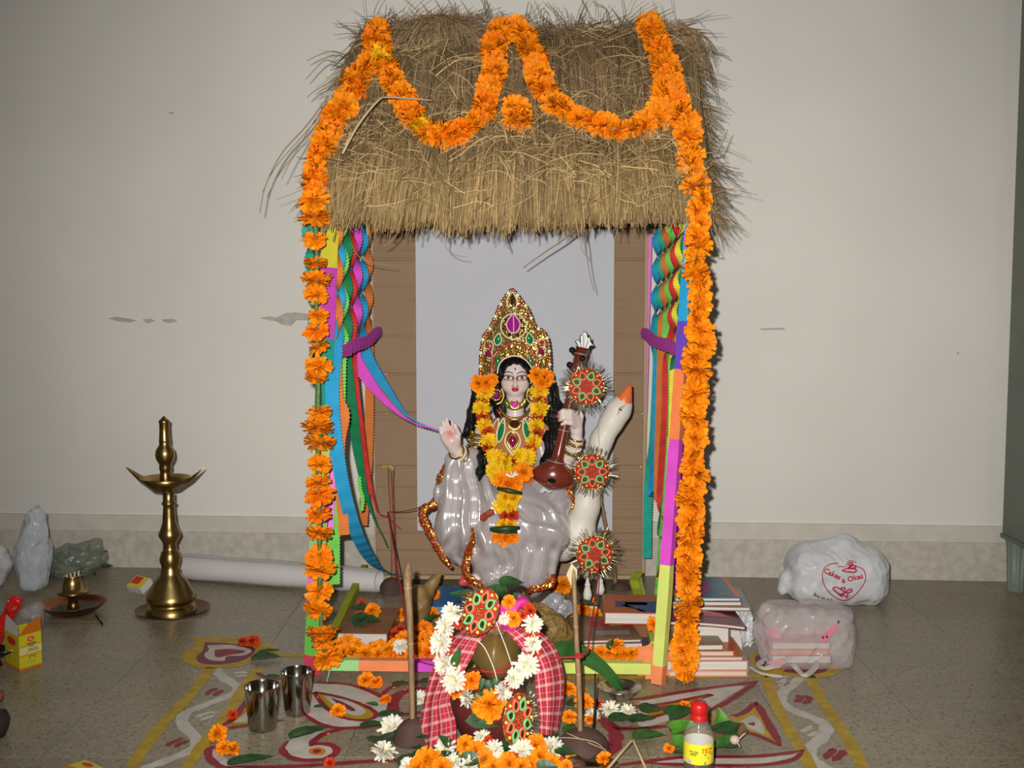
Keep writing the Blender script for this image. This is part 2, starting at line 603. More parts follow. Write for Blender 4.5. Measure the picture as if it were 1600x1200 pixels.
# flaked spots on the wall
def flake(pts):
    q = MB(); q.prism([wallp(x, y, 0.0002) for x, y in pts], WN * 0.0012)
    q.build('flaked_patch', M_patch, parent=wall_back)
for pts in ([(168, 497), (182, 495), (203, 498), (214, 501), (203, 504), (183, 502)], [(222, 499), (236, 498), (243, 502), (230, 505)],
            [(254, 499), (272, 498), (277, 502), (266, 505), (256, 503)], [(405, 497), (420, 494), (432, 496), (447, 489), (462, 488), (486, 491), (492, 496), (486, 501), (464, 500), (455, 509), (442, 508), (434, 503)],
            [(1186, 513), (1222, 512), (1229, 515), (1190, 516)], [(1122, 403), (1131, 402), (1132, 406), (1123, 406)], [(1494, 551), (1499, 550), (1498, 554)], [(262, 176), (272, 175), (270, 179)]):
    flake(pts)

b = MB(); b.box((0, 1.0, -0.05), (6.6, 6.2, 0.096))
floor = b.build('floor', M_grout, kind='structure', origin=(0, 1.0, 0))
TS = 0.2975; GAP = 0.0009
tb = MB()
h_ = (TS - GAP) / 2; c_ = 0.0004
o8 = [(-h_, -h_), (h_, -h_), (h_, h_), (-h_, h_)]; i8 = [(x * (1 - c_ / h_), y * (1 - c_ / h_)) for x, y in o8]
tb.smooth = False
tb.add([(x, y, -0.004) for x, y in o8] + [(x, y, -0.0006) for x, y in o8] + [(x, y, 0) for x, y in i8],
       [(i, (i + 1) % 4, (i + 1) % 4 + 4, i + 4) for i in range(4)] + [(i + 4, (i + 1) % 4 + 4, (i + 1) % 4 + 8, i + 8) for i in range(4)] + [(8, 9, 10, 11)])
tile_me = tb.mesh('tile', M_terr)
x0, y0 = fl(215, 1035).x, fl(150, 1095).y
for i in range(-6, 13):
    for j in range(-4, 5):
        cx, cy = x0 + (i + 0.5) * TS, y0 + (j + 0.5) * TS
        if abs(cx) < 3.0 and cy < 3.8:
            inst(tile_me, 'tile', floor, (cx, cy, 0))
b = MB()
b.box((0, y0 + 5 * TS + 0.3, -0.004), (6.6, 0.6, 0.004)); b.box((0, y0 - 4 * TS - 1.4, -0.003), (6.6, 2.8, 0.005))
b.build('far_tile_strip', M_terr, parent=floor)
M_ceil = mat('white_ceiling_paint', (0.7, 0.69, 0.66), 0.8)
b = MB(); b.box((0, 1.0, 3.05), (6.8, 6.2, 0.1)); b.build('ceiling', M_ceil, kind='structure')
b = MB(); b.box((-3.3, 1.0, 1.5), (0.1, 6.2, 3.0)); b.build('wall_left', M_wall, kind='structure')
b = MB(); b.box((3.3, 1.0, 1.5), (0.1, 6.2, 3.0)); b.build('wall_right', M_wall, kind='structure')
b = MB(); b.box((0, -2.1, 1.5), (6.6, 0.1, 3.0)); b.build('wall_front', M_wall, kind='structure')

# steel cupboard at the right edge of the frame
M_steel_paint = mat('grey_green_enamel', (0.115, 0.135, 0.105), 0.35, var=0.1, vscale=6)
M_foot = mat('grey_plastic_foot', (0.19, 0.23, 0.19), 0.5)
cf = at(1566, 840, 3.30)
ca = empty('steel_cupboard', (cf.x + 0.45, cf.y - 0.22, 0), 'tall grey green steel cupboard on fluted plastic feet against the wall', 'cupboard')
b = MB()
z0c = at(1566, 838, 3.30).z
b.box((cf.x + 0.45, cf.y - 0.24, (z0c + 2.1) / 2), (0.90, 0.48, 2.1 - z0c))
b.build('body', M_steel_paint, parent=ca)
b = MB(); b.box((cf.x + 0.45, cf.y - 0.24, z0c + 0.004), (0.91, 0.49, 0.012)); b.build('bottom_edge', M_steel_paint, parent=ca)
for dx, dy in ((0.035, -0.03), (0.86, -0.03), (0.035, -0.44), (0.86, -0.44)):
    b = MB()
    pr = []
    n = 40
    vs = []
    for k, (z, r) in enumerate(((z0c - 0.002, 0.036), (z0c - 0.02, 0.030), (0.0, 0.024))):
        for j in range(n):
            a = 2 * PI * j / n
            rr = r * (1 + 0.10 * math.cos(a * 10))
            vs.append((cf.x + dx + rr * math.cos(a), cf.y + dy + rr * math.sin(a), z))
    b.add(vs, [(i * n + j, i * n + (j + 1) % n, (i + 1) * n + (j + 1) % n, (i + 1) * n + j) for i in range(2) for j in range(n)] + [tuple(range(2 * n, 3 * n))[::-1]])
    b.build('foot', M_foot, parent=ca)

# ---------------------------------------------------------------- painted floor pattern (alpona): flat paint on the tiles
M_py = mat('yellow_ochre_floor_paint', (0.47, 0.31, 0.014), 0.5, var=0.2, vscale=30)
M_pr = mat('maroon_floor_paint', (0.28, 0.014, 0.032), 0.5, var=0.2, vscale=40)
M_pw = mat('white_floor_paint', (0.56, 0.53, 0.47), 0.6, var=0.14, vscale=25)
M_pm = mat('plum_floor_paint', (0.20, 0.02, 0.05), 0.5, var=0.15, vscale=30)
M_po = mat('orange_floor_paint', (0.62, 0.20, 0.012), 0.5)
floor_z = {'w': 0.0003, 'y': 0.0006, 'r': 0.0009, 'm': 0.0008, 'o': 0.0010}
PM = {'w': M_pw, 'y': M_py, 'r': M_pr, 'm': M_pm, 'o': M_po}
PN = {'w': 'white_brush_line', 'y': 'yellow_brush_line', 'r': 'maroon_brush_line', 'm': 'plum_brush_line', 'o': 'orange_brush_dot'}
def stroke(c, pts, w, taper=True, per=7, lift=0.0):
    P = cat_rom([fl(*p) for p in pts], per)
    b = MB(); vs = []
    n = len(P)
    for i, p in enumerate(P):
        t = (P[min(n - 1, i + 1)] - P[max(0, i - 1)]); t.z = 0; t.normalize()
        s_ = V((-t.y, t.x, 0))
        q = i / (n - 1)
        ww = w * (1 + 0.10 * math.sin(i * 0.9) + 0.07 * math.sin(i * 2.3)) / 2
        if taper: ww *= min(1, 0.25 + 5 * min(q, 1 - q))
        z = V((0, 0, floor_z[c] + lift))
        vs += [p + s_ * ww + z, p - s_ * ww + z]
    b.add(vs, [(2 * i, 2 * i + 1, 2 * i + 3, 2 * i + 2) for i in range(n - 1)])
    b.build(PN[c], PM[c], parent=floor)
def blot(c, pts, lift=0.0, per=5):
    P = cat_rom([fl(*p) for p in pts + [pts[0]]], per)[:-1]
    z = V((0, 0, floor_z[c] + lift))
    b = MB(); cc = sum(P, V((0, 0, 0))) / len(P)
    b.add([p + z for p in P], [tuple(range(len(P)))])
    b.build(PN[c].replace('line', 'patch'), PM[c], parent=floor)
A = lambda x, y: (200 + x / 3.478, 960 + y / 3.478)
B_ = lambda x, y: (1000 + x / 4, 1000 + y / 4)
# left motif
stroke('y', [A(455, 288), A(330, 450), A(180, 605), A(20, 830), A(-20, 900)], 0.027, False)
stroke('y', [A(710, 295), A(620, 410), A(540, 545), A(420, 690), A(310, 850)], 0.026, False)
stroke('y', [A(690, 215), A(960, 228), (560, 1034), (700, 1048), (860, 1058), (1000, 1059), B_(700, 225), B_(800, 225)], 0.026, False)
blot('y', [A(330, 130), A(480, 122), A(700, 135), A(800, 180), A(790, 215), A(700, 225), A(640, 275), A(500, 295), A(380, 290), A(300, 250), A(305, 205), A(372, 170)])
blot('m', [A(420, 152), A(560, 160), A(690, 185), A(640, 245), A(520, 272), A(400, 268), A(372, 235), A(405, 200)])
blot('w', [A(430, 170), A(560, 168), A(670, 195), A(630, 225), A(540, 230), A(520, 255), A(440, 248), A(415, 220), A(440, 195)], 0.0008)
blot('r', [A(470, 195), A(560, 190), A(640, 205), A(560, 222), A(480, 235)], 0.0004)
stroke('w', [A(650, 222), A(545, 226), A(480, 292), A(520, 345), A(600, 400), A(550, 440), A(400, 500), A(310, 540), A(300, 600), A(375, 680), A(345, 735), A(220, 790), A(80, 840)], 0.026, False)
for a in ([A(425, 440), A(450, 415), A(488, 403)], [A(468, 442), A(490, 425), A(518, 412)], [A(212, 718), A(235, 700), A(300, 673)], [A(258, 722), A(280, 705), A(332, 686)]):
    stroke('r', a, 0.013)
for a in ([A(575, 322), A(610, 315), A(650, 318)], [A(585, 340), A(615, 332), A(650, 335)], [A(365, 562), A(420, 540), A(490, 530)], [A(395, 575), A(430, 562), A(470, 548)]):
    stroke('w', a, 0.014)
blot('w', [A(1010, 375), A(1200, 385), A(1390, 460), A(1450, 560), A(1400, 598), A(1180, 618), A(1050, 598), A(970, 545), A(990, 440)])
blot('y', [A(1015, 425), A(1110, 440), A(1250, 482), A(1350, 545), A(1290, 575), A(1180, 562), A(1090, 510)])
blot('w', [A(1060, 445), A(1150, 455), A(1260, 500), A(1290, 535), A(1240, 552), A(1160, 525)], 0.0006)
blot('m', [A(1100, 455), A(1170, 480), A(1235, 518), A(1215, 527), A(1150, 495)], 0.0003)
stroke('r', [A(700, 318), A(740, 338), A(835, 352)], 0.014)
stroke('r', [A(1010, 372), A(1200, 382), A(1340, 430), A(1395, 462)], 0.014)
stroke('r', [A(1012, 425), A(1110, 442), A(1250, 482), A(1350, 540), A(1300, 575), A(1180, 565), A(1080, 512), A(1010, 425)], 0.012, False)
stroke('r', [A(1375, 445), A(1430, 398), A(1540, 372), A(1640, 360)], 0.014)
stroke('r', [A(1640, 400), A(1540, 415), A(1465, 440), A(1440, 500), A(1452, 562)], 0.026)
stroke('r', [A(1450, 560), A(1530, 540), A(1650, 530)], 0.014)
stroke('r', [A(955, 540), A(1045, 598), A(1180, 620), A(1400, 602), A(1500, 585)], 0.014)
stroke('r', [A(1180, 622), A(1080, 645), A(1020, 680), A(988, 718)], 0.016)
blot('w', [A(870, 690), A(960, 650), A(1130, 630), A(1050, 665), A(1000, 705), A(1090, 708), A(1130, 745), A(1050, 788), A(900, 785), A(850, 750)])
stroke('r', [A(870, 690), A(838, 735), A(885, 780), A(980, 795), A(1080, 785), A(1135, 745), A(1105, 712), A(1035, 705), A(990, 718)], 0.016)
blot('o', [A(985, 735), A(1030, 725), A(1072, 738), A(1060, 762), A(1010, 765), A(982, 752)])
blot('r', [A(1005, 740), A(1032, 735), A(1050, 745), A(1030, 757), A(1008, 755)], 0.0004)
stroke('r', [A(490, 720), A(440, 735), A(445, 785), A(510, 832), A(620, 850)], 0.016)
blot('w', [A(460, 725), A(500, 760), A(560, 810), A(520, 825), A(455, 780)])
stroke('r', [A(560, 828), A(800, 832), A(1100, 815), A(1400, 795), A(1600, 795), A(1800, 810)], 0.016)
blot('y', [A(515, 612), A(590, 555), A(650, 495), A(700, 560), A(760, 590), A(600, 600)])
blot('w', [A(570, 590), A(620, 555), A(655, 530), A(670, 580)], 0.0006)
stroke('r', [A(510, 612), A(580, 560), A(640, 480), A(690, 430)], 0.016)
stroke('r', [A(515, 625), A(640, 605), A(760, 585), A(850, 575)], 0.014)
# right motif
stroke('y', [B_(785, 225), B_(850, 400), B_(920, 540), B_(1010, 690), B_(1090, 840)], 0.026, False)
stroke('y', [B_(1050, 215), B_(1170, 430), B_(1300, 620), B_(1420, 860)], 0.027, False)
blot('y', [B_(680, 110), B_(730, 70), B_(880, 100), B_(1080, 110), B_(1230, 160), B_(1240, 205), B_(1120, 240), B_(900, 225), B_(780, 215), B_(720, 170)])
blot('m', [B_(715, 105), B_(770, 95), B_(830, 150), B_(860, 175), B_(800, 170), B_(730, 150)])
blot('m', [B_(890, 200), B_(980, 150), B_(1080, 145), B_(1160, 165), B_(1165, 195), B_(1080, 215), B_(960, 208)])
stroke('w', [B_(1080, 160), B_(1050, 205), B_(960, 270), B_(885, 340), B_(890, 400), B_(980, 450), B_(1110, 500), B_(1165, 545), B_(1140, 610), B_(1060, 680), B_(1080, 750), B_(1200, 820)], 0.028, False)
stroke('w', [B_(700, 165), B_(745, 160), B_(760, 200), B_(800, 228), B_(1010, 225)], 0.016)
for a in ([B_(850, 265), B_(885, 262), B_(910, 240)], [B_(860, 285), B_(900, 280), B_(930, 258)], [B_(1010, 575), B_(1040, 560), B_(1070, 535)], [B_(1050, 600), B_(1080, 590), B_(1110, 570)]):
    stroke('w', a, 0.013)
for a in ([B_(968, 350), B_(1000, 358), B_(995, 375), B_(968, 388)], [B_(1018, 350), B_(1055, 362), B_(1052, 380), B_(1022, 398)],
          [B_(1185, 682), B_(1205, 690), B_(1180, 715), B_(1152, 742)], [B_(1250, 690), B_(1268, 705), B_(1240, 730), B_(1205, 758)]):
    stroke('r', a, 0.016)
blot('w', [B_(0, 385), B_(300, 330), B_(640, 285), B_(540, 360), B_(440, 425), B_(250, 480), B_(0, 540)])
stroke('r', [B_(-120, 370), B_(0, 368), B_(350, 312), B_(600, 280), B_(735, 258)], 0.014)
stroke('r', [B_(735, 258), B_(640, 325), B_(540, 390), B_(435, 442)], 0.015)
blot('y', [B_(60, 420), B_(250, 388), B_(420, 350), B_(300, 400), B_(180, 450), B_(60, 485)])
stroke('r', [B_(-140, 415), B_(60, 412), B_(250, 382), B_(440, 343), B_(380, 372)], 0.013)
stroke('r', [B_(-100, 500), B_(80, 482), B_(200, 445), B_(320, 395)], 0.012)
blot('r', [B_(70, 440), B_(150, 412), B_(215, 408), B_(160, 435), B_(90, 455)])
stroke('r', [B_(-170, 550), B_(0, 553), B_(130, 545), B_(260, 520)], 0.013)
blot('y', [B_(545, 490), B_(640, 465), B_(730, 410), B_(800, 530), B_(870, 650), B_(700, 585), B_(580, 530)])
blot('w', [B_(600, 522), B_(720, 475), B_(780, 585), B_(690, 560)], 0.0006)
blot('r', [B_(668, 527), B_(712, 517), B_(716, 540)], 0.0004, 2)
stroke('r', [B_(540, 488), B_(640, 460), B_(700, 415), B_(730, 390)], 0.015)
stroke('r', [B_(725, 388), B_(800, 520), B_(882, 665)], 0.018)
stroke('r', [B_(882, 665), B_(740, 600), B_(640, 570), B_(560, 520)], 0.013)
blot('w', [B_(30, 768), B_(280, 740), B_(700, 738), B_(1010, 695), B_(940, 745), B_(700, 780), B_(300, 776)])
stroke('r', [B_(-180, 790), B_(20, 765), B_(280, 735), B_(700, 730), B_(900, 712), B_(1025, 688)], 0.014)
stroke('r', [B_(1025, 688), B_(950, 750), B_(720, 785), B_(300, 782), B_(20, 770)], 0.013)
C_ = lambda x, y: (800 + x / 3, 800 + y / 3)
stroke('r', [C_(405, 960), C_(450, 995), C_(487, 1045), C_(480, 1090), C_(455, 1150)], 0.030)
stroke('r', [C_(470, 1018), C_(600, 1020), C_(720, 1000)], 0.014)
stroke('r', [C_(480, 1075), C_(420, 1100), C_(380, 1115)], 0.016)

# ================================================================ THE HUT
M_card = mat('brown_corrugated_cardboard', (0.30, 0.198, 0.122), 0.85, var=0.05, vscale=8, bump=0.05, bscale=60)
M_card_edge = mat('cardboard_edge', (0.42, 0.30, 0.19), 0.9)
def pap(n, c): return mat(n + '_paper', c, 0.75, var=0.08, vscale=25, spec=0.3)
P = {'yellow': pap('yellow', (0.72, 0.66, 0.05)), 'lime': pap('lime', (0.60, 0.68, 0.16)), 'magenta': pap('magenta', (0.62, 0.07, 0.52)), 'pink': pap('pink', (0.78, 0.22, 0.62)),
     'teal': pap('teal', (0.02, 0.36, 0.28)), 'green': pap('grass_green', (0.16, 0.56, 0.09)), 'pale_green': pap('pale_green', (0.33, 0.62, 0.25)), 'dark_green': pap('dark_green', (0.01, 0.20, 0.08)),
     'violet': pap('violet', (0.13, 0.05, 0.42)), 'orange': pap('orange', (0.76, 0.20, 0.06)), 'burnt': pap('burnt_orange', (0.60, 0.17, 0.035)), 'red': pap('red', (0.58, 0.035, 0.03)), 'salmon': pap('salmon', (0.80, 0.25, 0.10)),
     'blue': pap('sky_blue', (0.02, 0.30, 0.56)), 'cyan': pap('cyan', (0.08, 0.42, 0.70)), 'purple': pap('purple', (0.40, 0.05, 0.33)), 'olive': pap('olive', (0.36, 0.40, 0.025)), 'rose': pap('rose', (0.62, 0.05, 0.10))}

EL, ER = at(503, 346, 2.545), at(1104, 338, 2.545)
EL.z = ER.z = (EL.z + ER.z) / 2
RL, RR = at(566, 68, 3.0), at(1066, 52, 3.0)
RL.z = RR.z = (RL.z + RR.z) / 2
BL, BR = V((EL.x + 0.02, 3.40, EL.z + 0.02)), V((ER.x, 3.40, ER.z + 0.02))
RN = ((ER - EL).cross(RL - EL)).normalized()
if RN.y > 0: RN = -RN
hut = empty('thatched_paper_hut', (0.0, 2.95, 0), 'toy hut with straw thatched roof, paper wrapped posts and cardboard back wall', 'shrine hut')
b = MB()
th = RN * -0.008
b.prism([EL, ER, RR, RL], th)
bn = V((0, -(BL.z - RL.z), (BL.y - RL.y))).normalized()
b.prism([RL, RR, BR, BL], -bn * 0.008)
# gable ends, closed with cardboard
for e, r_, k in ((EL, RL, BL), (ER, RR, BR)):
    b.prism([e, r_, k], V((0.006 if e is EL else -0.006, 0, 0)))
b.build('roof_board', M_card, parent=hut)
# a loose cardboard flap sticking out at the lower left corner of the roof
b = MB()
f0, f1, f2, f3 = at(488, 288, 2.60), at(476, 305, 2.62), at(461, 323, 2.62), at(497, 330, 2.56)
b.prism([f0, f1, f2, f3], V((0.0, 0.012, 0.0)))
b.build('roof_flap', M_card, parent=hut)

def roofS(u, v, off=0.0):
    """front slope of the thatch; v = 0 at the eave, 1 at the ridge; the lower tier stands further out"""
    bul = np.where(v < 0.42, 0.030 - 0.012 * (v / 0.42), 0.004 + 0.014 * np.sin(np.clip((v - 0.42) / 0.58, 0, 1) * PI))
    p = (np.outer(1 - u, EL) + np.outer(u, ER)) * (1 - v)[:, None] + (np.outer(1 - u, RL) + np.outer(u, RR)) * v[:, None]
    p = p + np.outer(bul + off + 0.006 * np.sin(u * 23 + 1.0) * np.sin(v * 9 + u * 5), RN)
    p[:, 2] -= np.clip(1 - v / 0.35, 0, 1.2) * (0.020 * np.sin(np.clip(u * 1.15 + 0.02, 0, 1) * PI) + 0.004 * np.sin(u * 41) - 0.004)
    return p

def straw_colors(n, lo, hi, dark=0.0):
    t = NR.random(n)[:, None]
    c = np.array(lo) * (1 - t) + np.array(hi) * t
    c *= (0.74 + 0.95 * NR.random(n) ** 1.3)[:, None]
    return c

paths, cols, rads = [], [], []
def tier(n, v0, v1, jit, off0, off1, lo, hi, rad, droop=0.0, skew=0.10, bend=0.012):
    K = 5
    u0 = NR.random(n) * 1.02 - 0.01
    du = NR.normal(0, skew, n) * 0.10 + 0.014 * np.sin(u0 * 47 + 2 * np.sin(u0 * 13)) + 0.008 * np.sin(u0 * 110)
    vt = v0 + NR.normal(0, jit, n)
    vb = v1 + NR.normal(0, jit, n)
    pp = np.empty((n, K, 3))
    ph = NR.normal(0, 1, (n, 3))
    offs = NR.uniform(off0, off1, n)
    for k in range(K):
        s = k / (K - 1)
        v = vt + (vb - vt) * s
        p = roofS(u0 + du * s, v, offs * (0.35 + 0.65 * s))
        p[:, 2] -= droop * s * s
        p += ph * bend * math.sin(s * PI) 
        pp[:, k] = p
    paths.append(pp); cols.append(straw_colors(n, lo, hi)); rads.append(np.outer(NR.uniform(0.7, 1.6, n) * rad, [1, 1, 1, 0.9, 0.6]))
D1, D2 = (0.15, 0.098, 0.048), (0.29, 0.20, 0.108)
Y1, Y2 = (0.235, 0.155, 0.066), (0.46, 0.325, 0.155)
tier(3600, 1.01, 0.55, 0.035, 0.0, 0.025, D1, D2, 0.0011, bend=0.006)
tier(3000, 0.93, 0.40, 0.05, 0.0, 0.028, D1, D2, 0.0011, bend=0.010)
tier(2600, 0.62, 0.22, 0.05, 0.0, 0.030, D1, Y1, 0.0012, bend=0.010)
tier(4600, 0.44, -0.015, 0.030, 0.0, 0.030, Y1, Y2, 0.0012, bend=0.005, droop=0.012)
tier(1600, 0.30, -0.035, 0.03, 0.012, 0.034, Y1, Y2, 0.0011, bend=0.006, droop=0.016)
# loose litter lying across the slope
def litter(n, vm, vs, ln, lo, hi, off=0.032):
    K = 5
    u = NR.random(n); v = np.clip(NR.normal(vm, vs, n), 0.0, 1.0)
    a = NR.uniform(-PI, PI, n); L_ = NR.uniform(0.4, 1.0, n) * ln
    pp = np.empty((n, K, 3)); ph = NR.normal(0, 0.007, (n, 3))
    lift = NR.uniform(0.0, 0.016, n)
    for k in range(K):
        s = k / (K - 1) - 0.5
        p = roofS(np.clip(u + np.cos(a) * L_ * s / 0.88, -0.01, 1.01), np.clip(v + np.sin(a) * L_ * s / 0.7, -0.02, 1.0), off + lift * (0.5 - abs(s)) * 2)
        p += ph * (1 - 4 * s * s)
        pp[:, k] = p
    paths.append(pp); cols.append(straw_colors(n, lo, hi)); rads.append(np.full((n, K), 0.0010) * NR.uniform(0.7, 1.4, (n, 1)))
litter(700, 0.42, 0.07, 0.09, Y1, Y2, 0.028)
litter(520, 0.75, 0.16, 0.16, D1, Y2, 0.026)
litter(420, 0.18, 0.12, 0.12, Y1, Y2, 0.030)
# ridge tuft and ragged edges
def wild(n, fn, lo=D1, hi=D2, r=0.0010):
    K = 5
    pp = np.array([[list(q) for q in fn()] for _ in range(n)])
    paths.append(pp); cols.append(straw_colors(n, lo, hi)); rads.append(np.outer(NR.uniform(0.7, 1.3, n) * r, [1, 1, 1, 0.9, 0.6]))
def arc(p, d, ln, sag):
    d = V(d).normalized()
    bend = V((R.gauss(0, 0.25), R.gauss(0, 0.25), -abs(R.gauss(0, 0.2)))) * sag
    return [p + d * ln * s + bend * ln * s * s for s in (0, 0.25, 0.5, 0.75, 1)]
def ridge_bit():
    u = R.random()
    p = RL.lerp(RR, u) + V((0, R.uniform(-0.03, 0.02), R.uniform(-0.02, 0.03)))
    return arc(p, (R.gauss(0, 0.8), R.gauss(-0.3, 0.5), R.gauss(0.22, 0.3)), R.uniform(0.03, 0.12), 0.9)
wild(800, ridge_bit)
def ridge_tuft():
    p = at(690 + R.gauss(0, 34), 45, 2.99) + V((0, R.uniform(-0.03, 0.02), R.uniform(-0.03, 0.03)))
    return arc(p, (R.gauss(0, 0.9), R.gauss(-0.2, 0.5), R.gauss(0.45, 0.35)), R.uniform(0.03, 0.10), 1.0)
wild(160, ridge_tuft)
def hump():
    q0 = at(690 + R.gauss(0, 16), 24 + abs(R.gauss(0, 9)), 2.985)
    q1 = at(690 + R.gauss(0, 52), 84 + R.uniform(-14, 22), 2.93)
    return [q0.lerp(q1, s) + V((0.04 * (q1.x - q0.x) * math.sin(s * PI), -0.02 * math.sin(s * PI), 0.028 * math.sin(s * PI))) for s in (0, .25, .5, .75, 1)]
wild(260, hump)
def corner():
    q0 = at(1050 + R.gauss(0, 10), 45 + R.gauss(0, 8), 2.96)
    q1 = q0 + V((0.05 + R.gauss(0, .03), -.02, -0.12 + R.gauss(0, .04)))
    return [q0.lerp(q1, s) + V((0.02 * math.sin(s * PI), 0, 0.012 * math.sin(s * PI))) for s in (0, .25, .5, .75, 1)]
wild(140, corner)
def side_bit(e, r_, s):
    def f():
        v = R.random()
        p = e.lerp(r_, v) + RN * R.uniform(0, 0.02) + V((s * R.uniform(-0.02, 0.012), R.uniform(0, 0.02), 0))
        return arc(p, (s * abs(R.gauss(0.35, 0.35)), R.gauss(-0.1, 0.4), R.gauss(-0.6, 0.35)), R.uniform(0.03, 0.11), 0.8)
    return f
wild(520, side_bit(EL, RL, -1)); wild(620, side_bit(ER, RR, 1))
def back_bit():
    u, v = R.random(), R.random()
    p = (RL.lerp(RR, u)).lerp(BL.lerp(BR, u), v * 0.9) + bn * 0.012
    return arc(p, (R.gauss(0, 0.15), 0.55, -0.6), R.uniform(0.1, 0.25), 0.15)
wild(1500, back_bit)
def eave_bit():
    u = R.random()
    p = EL.lerp(ER, u) + RN * R.uniform(0.0, 0.03) + V((0, 0, R.uniform(-0.005, 0.03)))
    return arc(p, (R.gauss(0, 0.35), R.gauss(-0.05, 0.2), -1), R.uniform(0.015, 0.05), 0.5)
wild(420, eave_bit, Y1, Y2)
PP = np.concatenate(paths); CC = np.concatenate(cols); RR_ = np.concatenate(rads)
vv, qq = strands(PP, RR_)
M_straw = mat('dry_rice_straw', (1, 1, 1), 0.55, tint=True, spec=0.35)
np_obj('thatch', vv, qq, M_straw, parent=hut, color=np.repeat(CC, 15, 0), kind='stuff', smooth=False)
# single long stalks that stick out of the thatch
def stalk(pts, Y, r=0.0018, dY=0.0, c=None):
    n = len(pts)
    P3 = cat_rom([at(x, y, Y + dY * i / max(1, n - 1)) for i, (x, y) in enumerate(pts)], 5)
    k = len(P3)
    b = MB(); b.tube(P3, [r * (1 - 0.5 * i / k) for i in range(k)], 5)
    b.build('loose_straw', c or M_stalk, parent=hut)
M_stalk = mat('straw_stalk', (0.30, 0.22, 0.115), 0.6)
M_stalk_pale = mat('pale_straw_stalk', (0.50, 0.39, 0.22), 0.6)
stalk([(513, 150), (480, 195), (440, 240), (415, 290), (406, 332)], 2.68, 0.0022)
stalk([(511, 158), (478, 210), (455, 250), (440, 280)], 2.66, 0.0016)
stalk([(515, 165), (470, 215), (430, 262), (410, 300)], 2.72, 0.0014)
stalk([(540, 85), (520, 80), (500, 85), (480, 95)], 2.85)
stalk([(530, 100), (510, 94), (495, 105), (478, 124)], 2.8)
stalk([(528, 120), (512, 130), (492, 142), (480, 152)], 2.8)
stalk([(535, 240), (560, 195), (590, 158), (605, 152), (640, 154), (675, 157)], 2.55, 0.0036, 0.12, M_stalk_pale)
stalk([(1056, 50), (1080, 62), (1110, 76), (1140, 90)], 2.9)
stalk([(1058, 62), (1085, 90), (1100, 110)], 2.88, 0.0014)
stalk([(1085, 150), (1100, 160), (1110, 185), (1095, 200)], 2.7, 0.0014)
stalk([(1100, 240), (1122, 235), (1132, 215), (1137, 202)], 2.6)
stalk([(1105, 305), (1125, 300), (1143, 295)], 2.56, 0.0015)
stalk([(1103, 325), (1115, 318), (1124, 312)], 2.56, 0.0015)
stalk([(1105, 330), (1118, 328), (1127, 322)], 2.55, 0.0013)
stalk([(905, 355), (880, 375), (850, 395), (818, 418)], 2.62, 0.0024, 0.1)
stalk([(910, 350), (915, 380), (920, 420), (928, 455)], 2.62, 0.0014, 0.1)
stalk([(912, 355), (908, 385), (915, 400)], 2.62, 0.0012)
stalk([(625, 360), (612, 376), (598, 386)], 2.6, 0.0016)
stalk([(700, 362), (696, 385), (710, 398), (730, 402)], 2.6, 0.0011)
stalk([(784, 360), (789, 376), (794, 389)], 2.58, 0.0022)
stalk([(548, 380), (565, 405), (590, 412), (617, 416)], 2.58, 0.0011)
stalk([(845, 30), (847, 14), (855, 20), (855, 45)], 3.0, 0.0014)
stalk([(905, 55), (906, 25), (908, 22)], 3.0, 0.0014)
stalk([(950, 35), (945, 12), (925, 3)], 3.0, 0.0016)
stalk([(975, 30), (973, 10), (970, -6)], 3.0, 0.0012)
stalk([(608, 70), (613, 45), (618, 32)], 2.97, 0.0022)
stalk([(565, 55), (560, 40), (556, 30)], 2.99, 0.0014)

# posts: bamboo wrapped with bands of coloured paper
def post(p0, p1, bands, w):
    """bands: (fraction from the bottom, colour)"""
    p0, p1 = V(p0), V(p1)
    for (a, c), (e, _) in zip(bands, bands[1:]):
        q0, q1 = p0.lerp(p1, a), p0.lerp(p1, e)
        d = (q1 - q0)
        M = d.normalized().to_track_quat('Z', 'Y').to_matrix()
        b = MB(); b.smooth = False
        n = 6
        hw = w / 2
        o = [(-hw, -hw * .8), (-hw * .8, -hw), (hw * .8, -hw), (hw, -hw * .8), (hw, hw), (-hw, hw)]
        rows = []
        K = max(2, int(d.length / 0.035))
        for k in range(K + 1):
            s = k / K
            j = 1 + 0.03 * R.gauss(0, 1)
            rows.append([q0.lerp(q1, s) + M @ V((x * j, y * j, 0)) for x, y in o])
        vs = [p for r in rows for p in r]
        b.add(vs, [(k * n + i, k * n + (i + 1) % n, (k + 1) * n + (i + 1) % n, (k + 1) * n + i) for k in range(K) for i in range(n)] + [tuple(range(n))[::-1], tuple(K * n + i for i in range(n))])
        b.build('post_wrap', P[c], parent=hut)
lp0 = fl(489, 1052); lp1 = at(517, 345, 2.60)
rp0 = fl(1029, 1068); rp1 = at(1082, 340, 2.60)
def fr(ys, y0, y1): return [((y0 - y) / (y0 - y1), c) for y, c in ys]
post(lp0, lp1, fr([(1052, 'rose'), (1022, 'green'), (940, 'pink'), (868, 'pale_green'), (815, 'violet'), (765, 'lime'), (640, 'teal'), (528, 'magenta'), (418, 'yellow'), (345, '')], 1052, 345), 0.030)
post(rp0, rp1, fr([(1068, 'salmon'), (1040, 'lime'), (885, 'magenta'), (690, 'orange'), (580, 'violet'), (505, 'blue'), (430, 'cyan'), (340, '')], 1068, 340), 0.026)
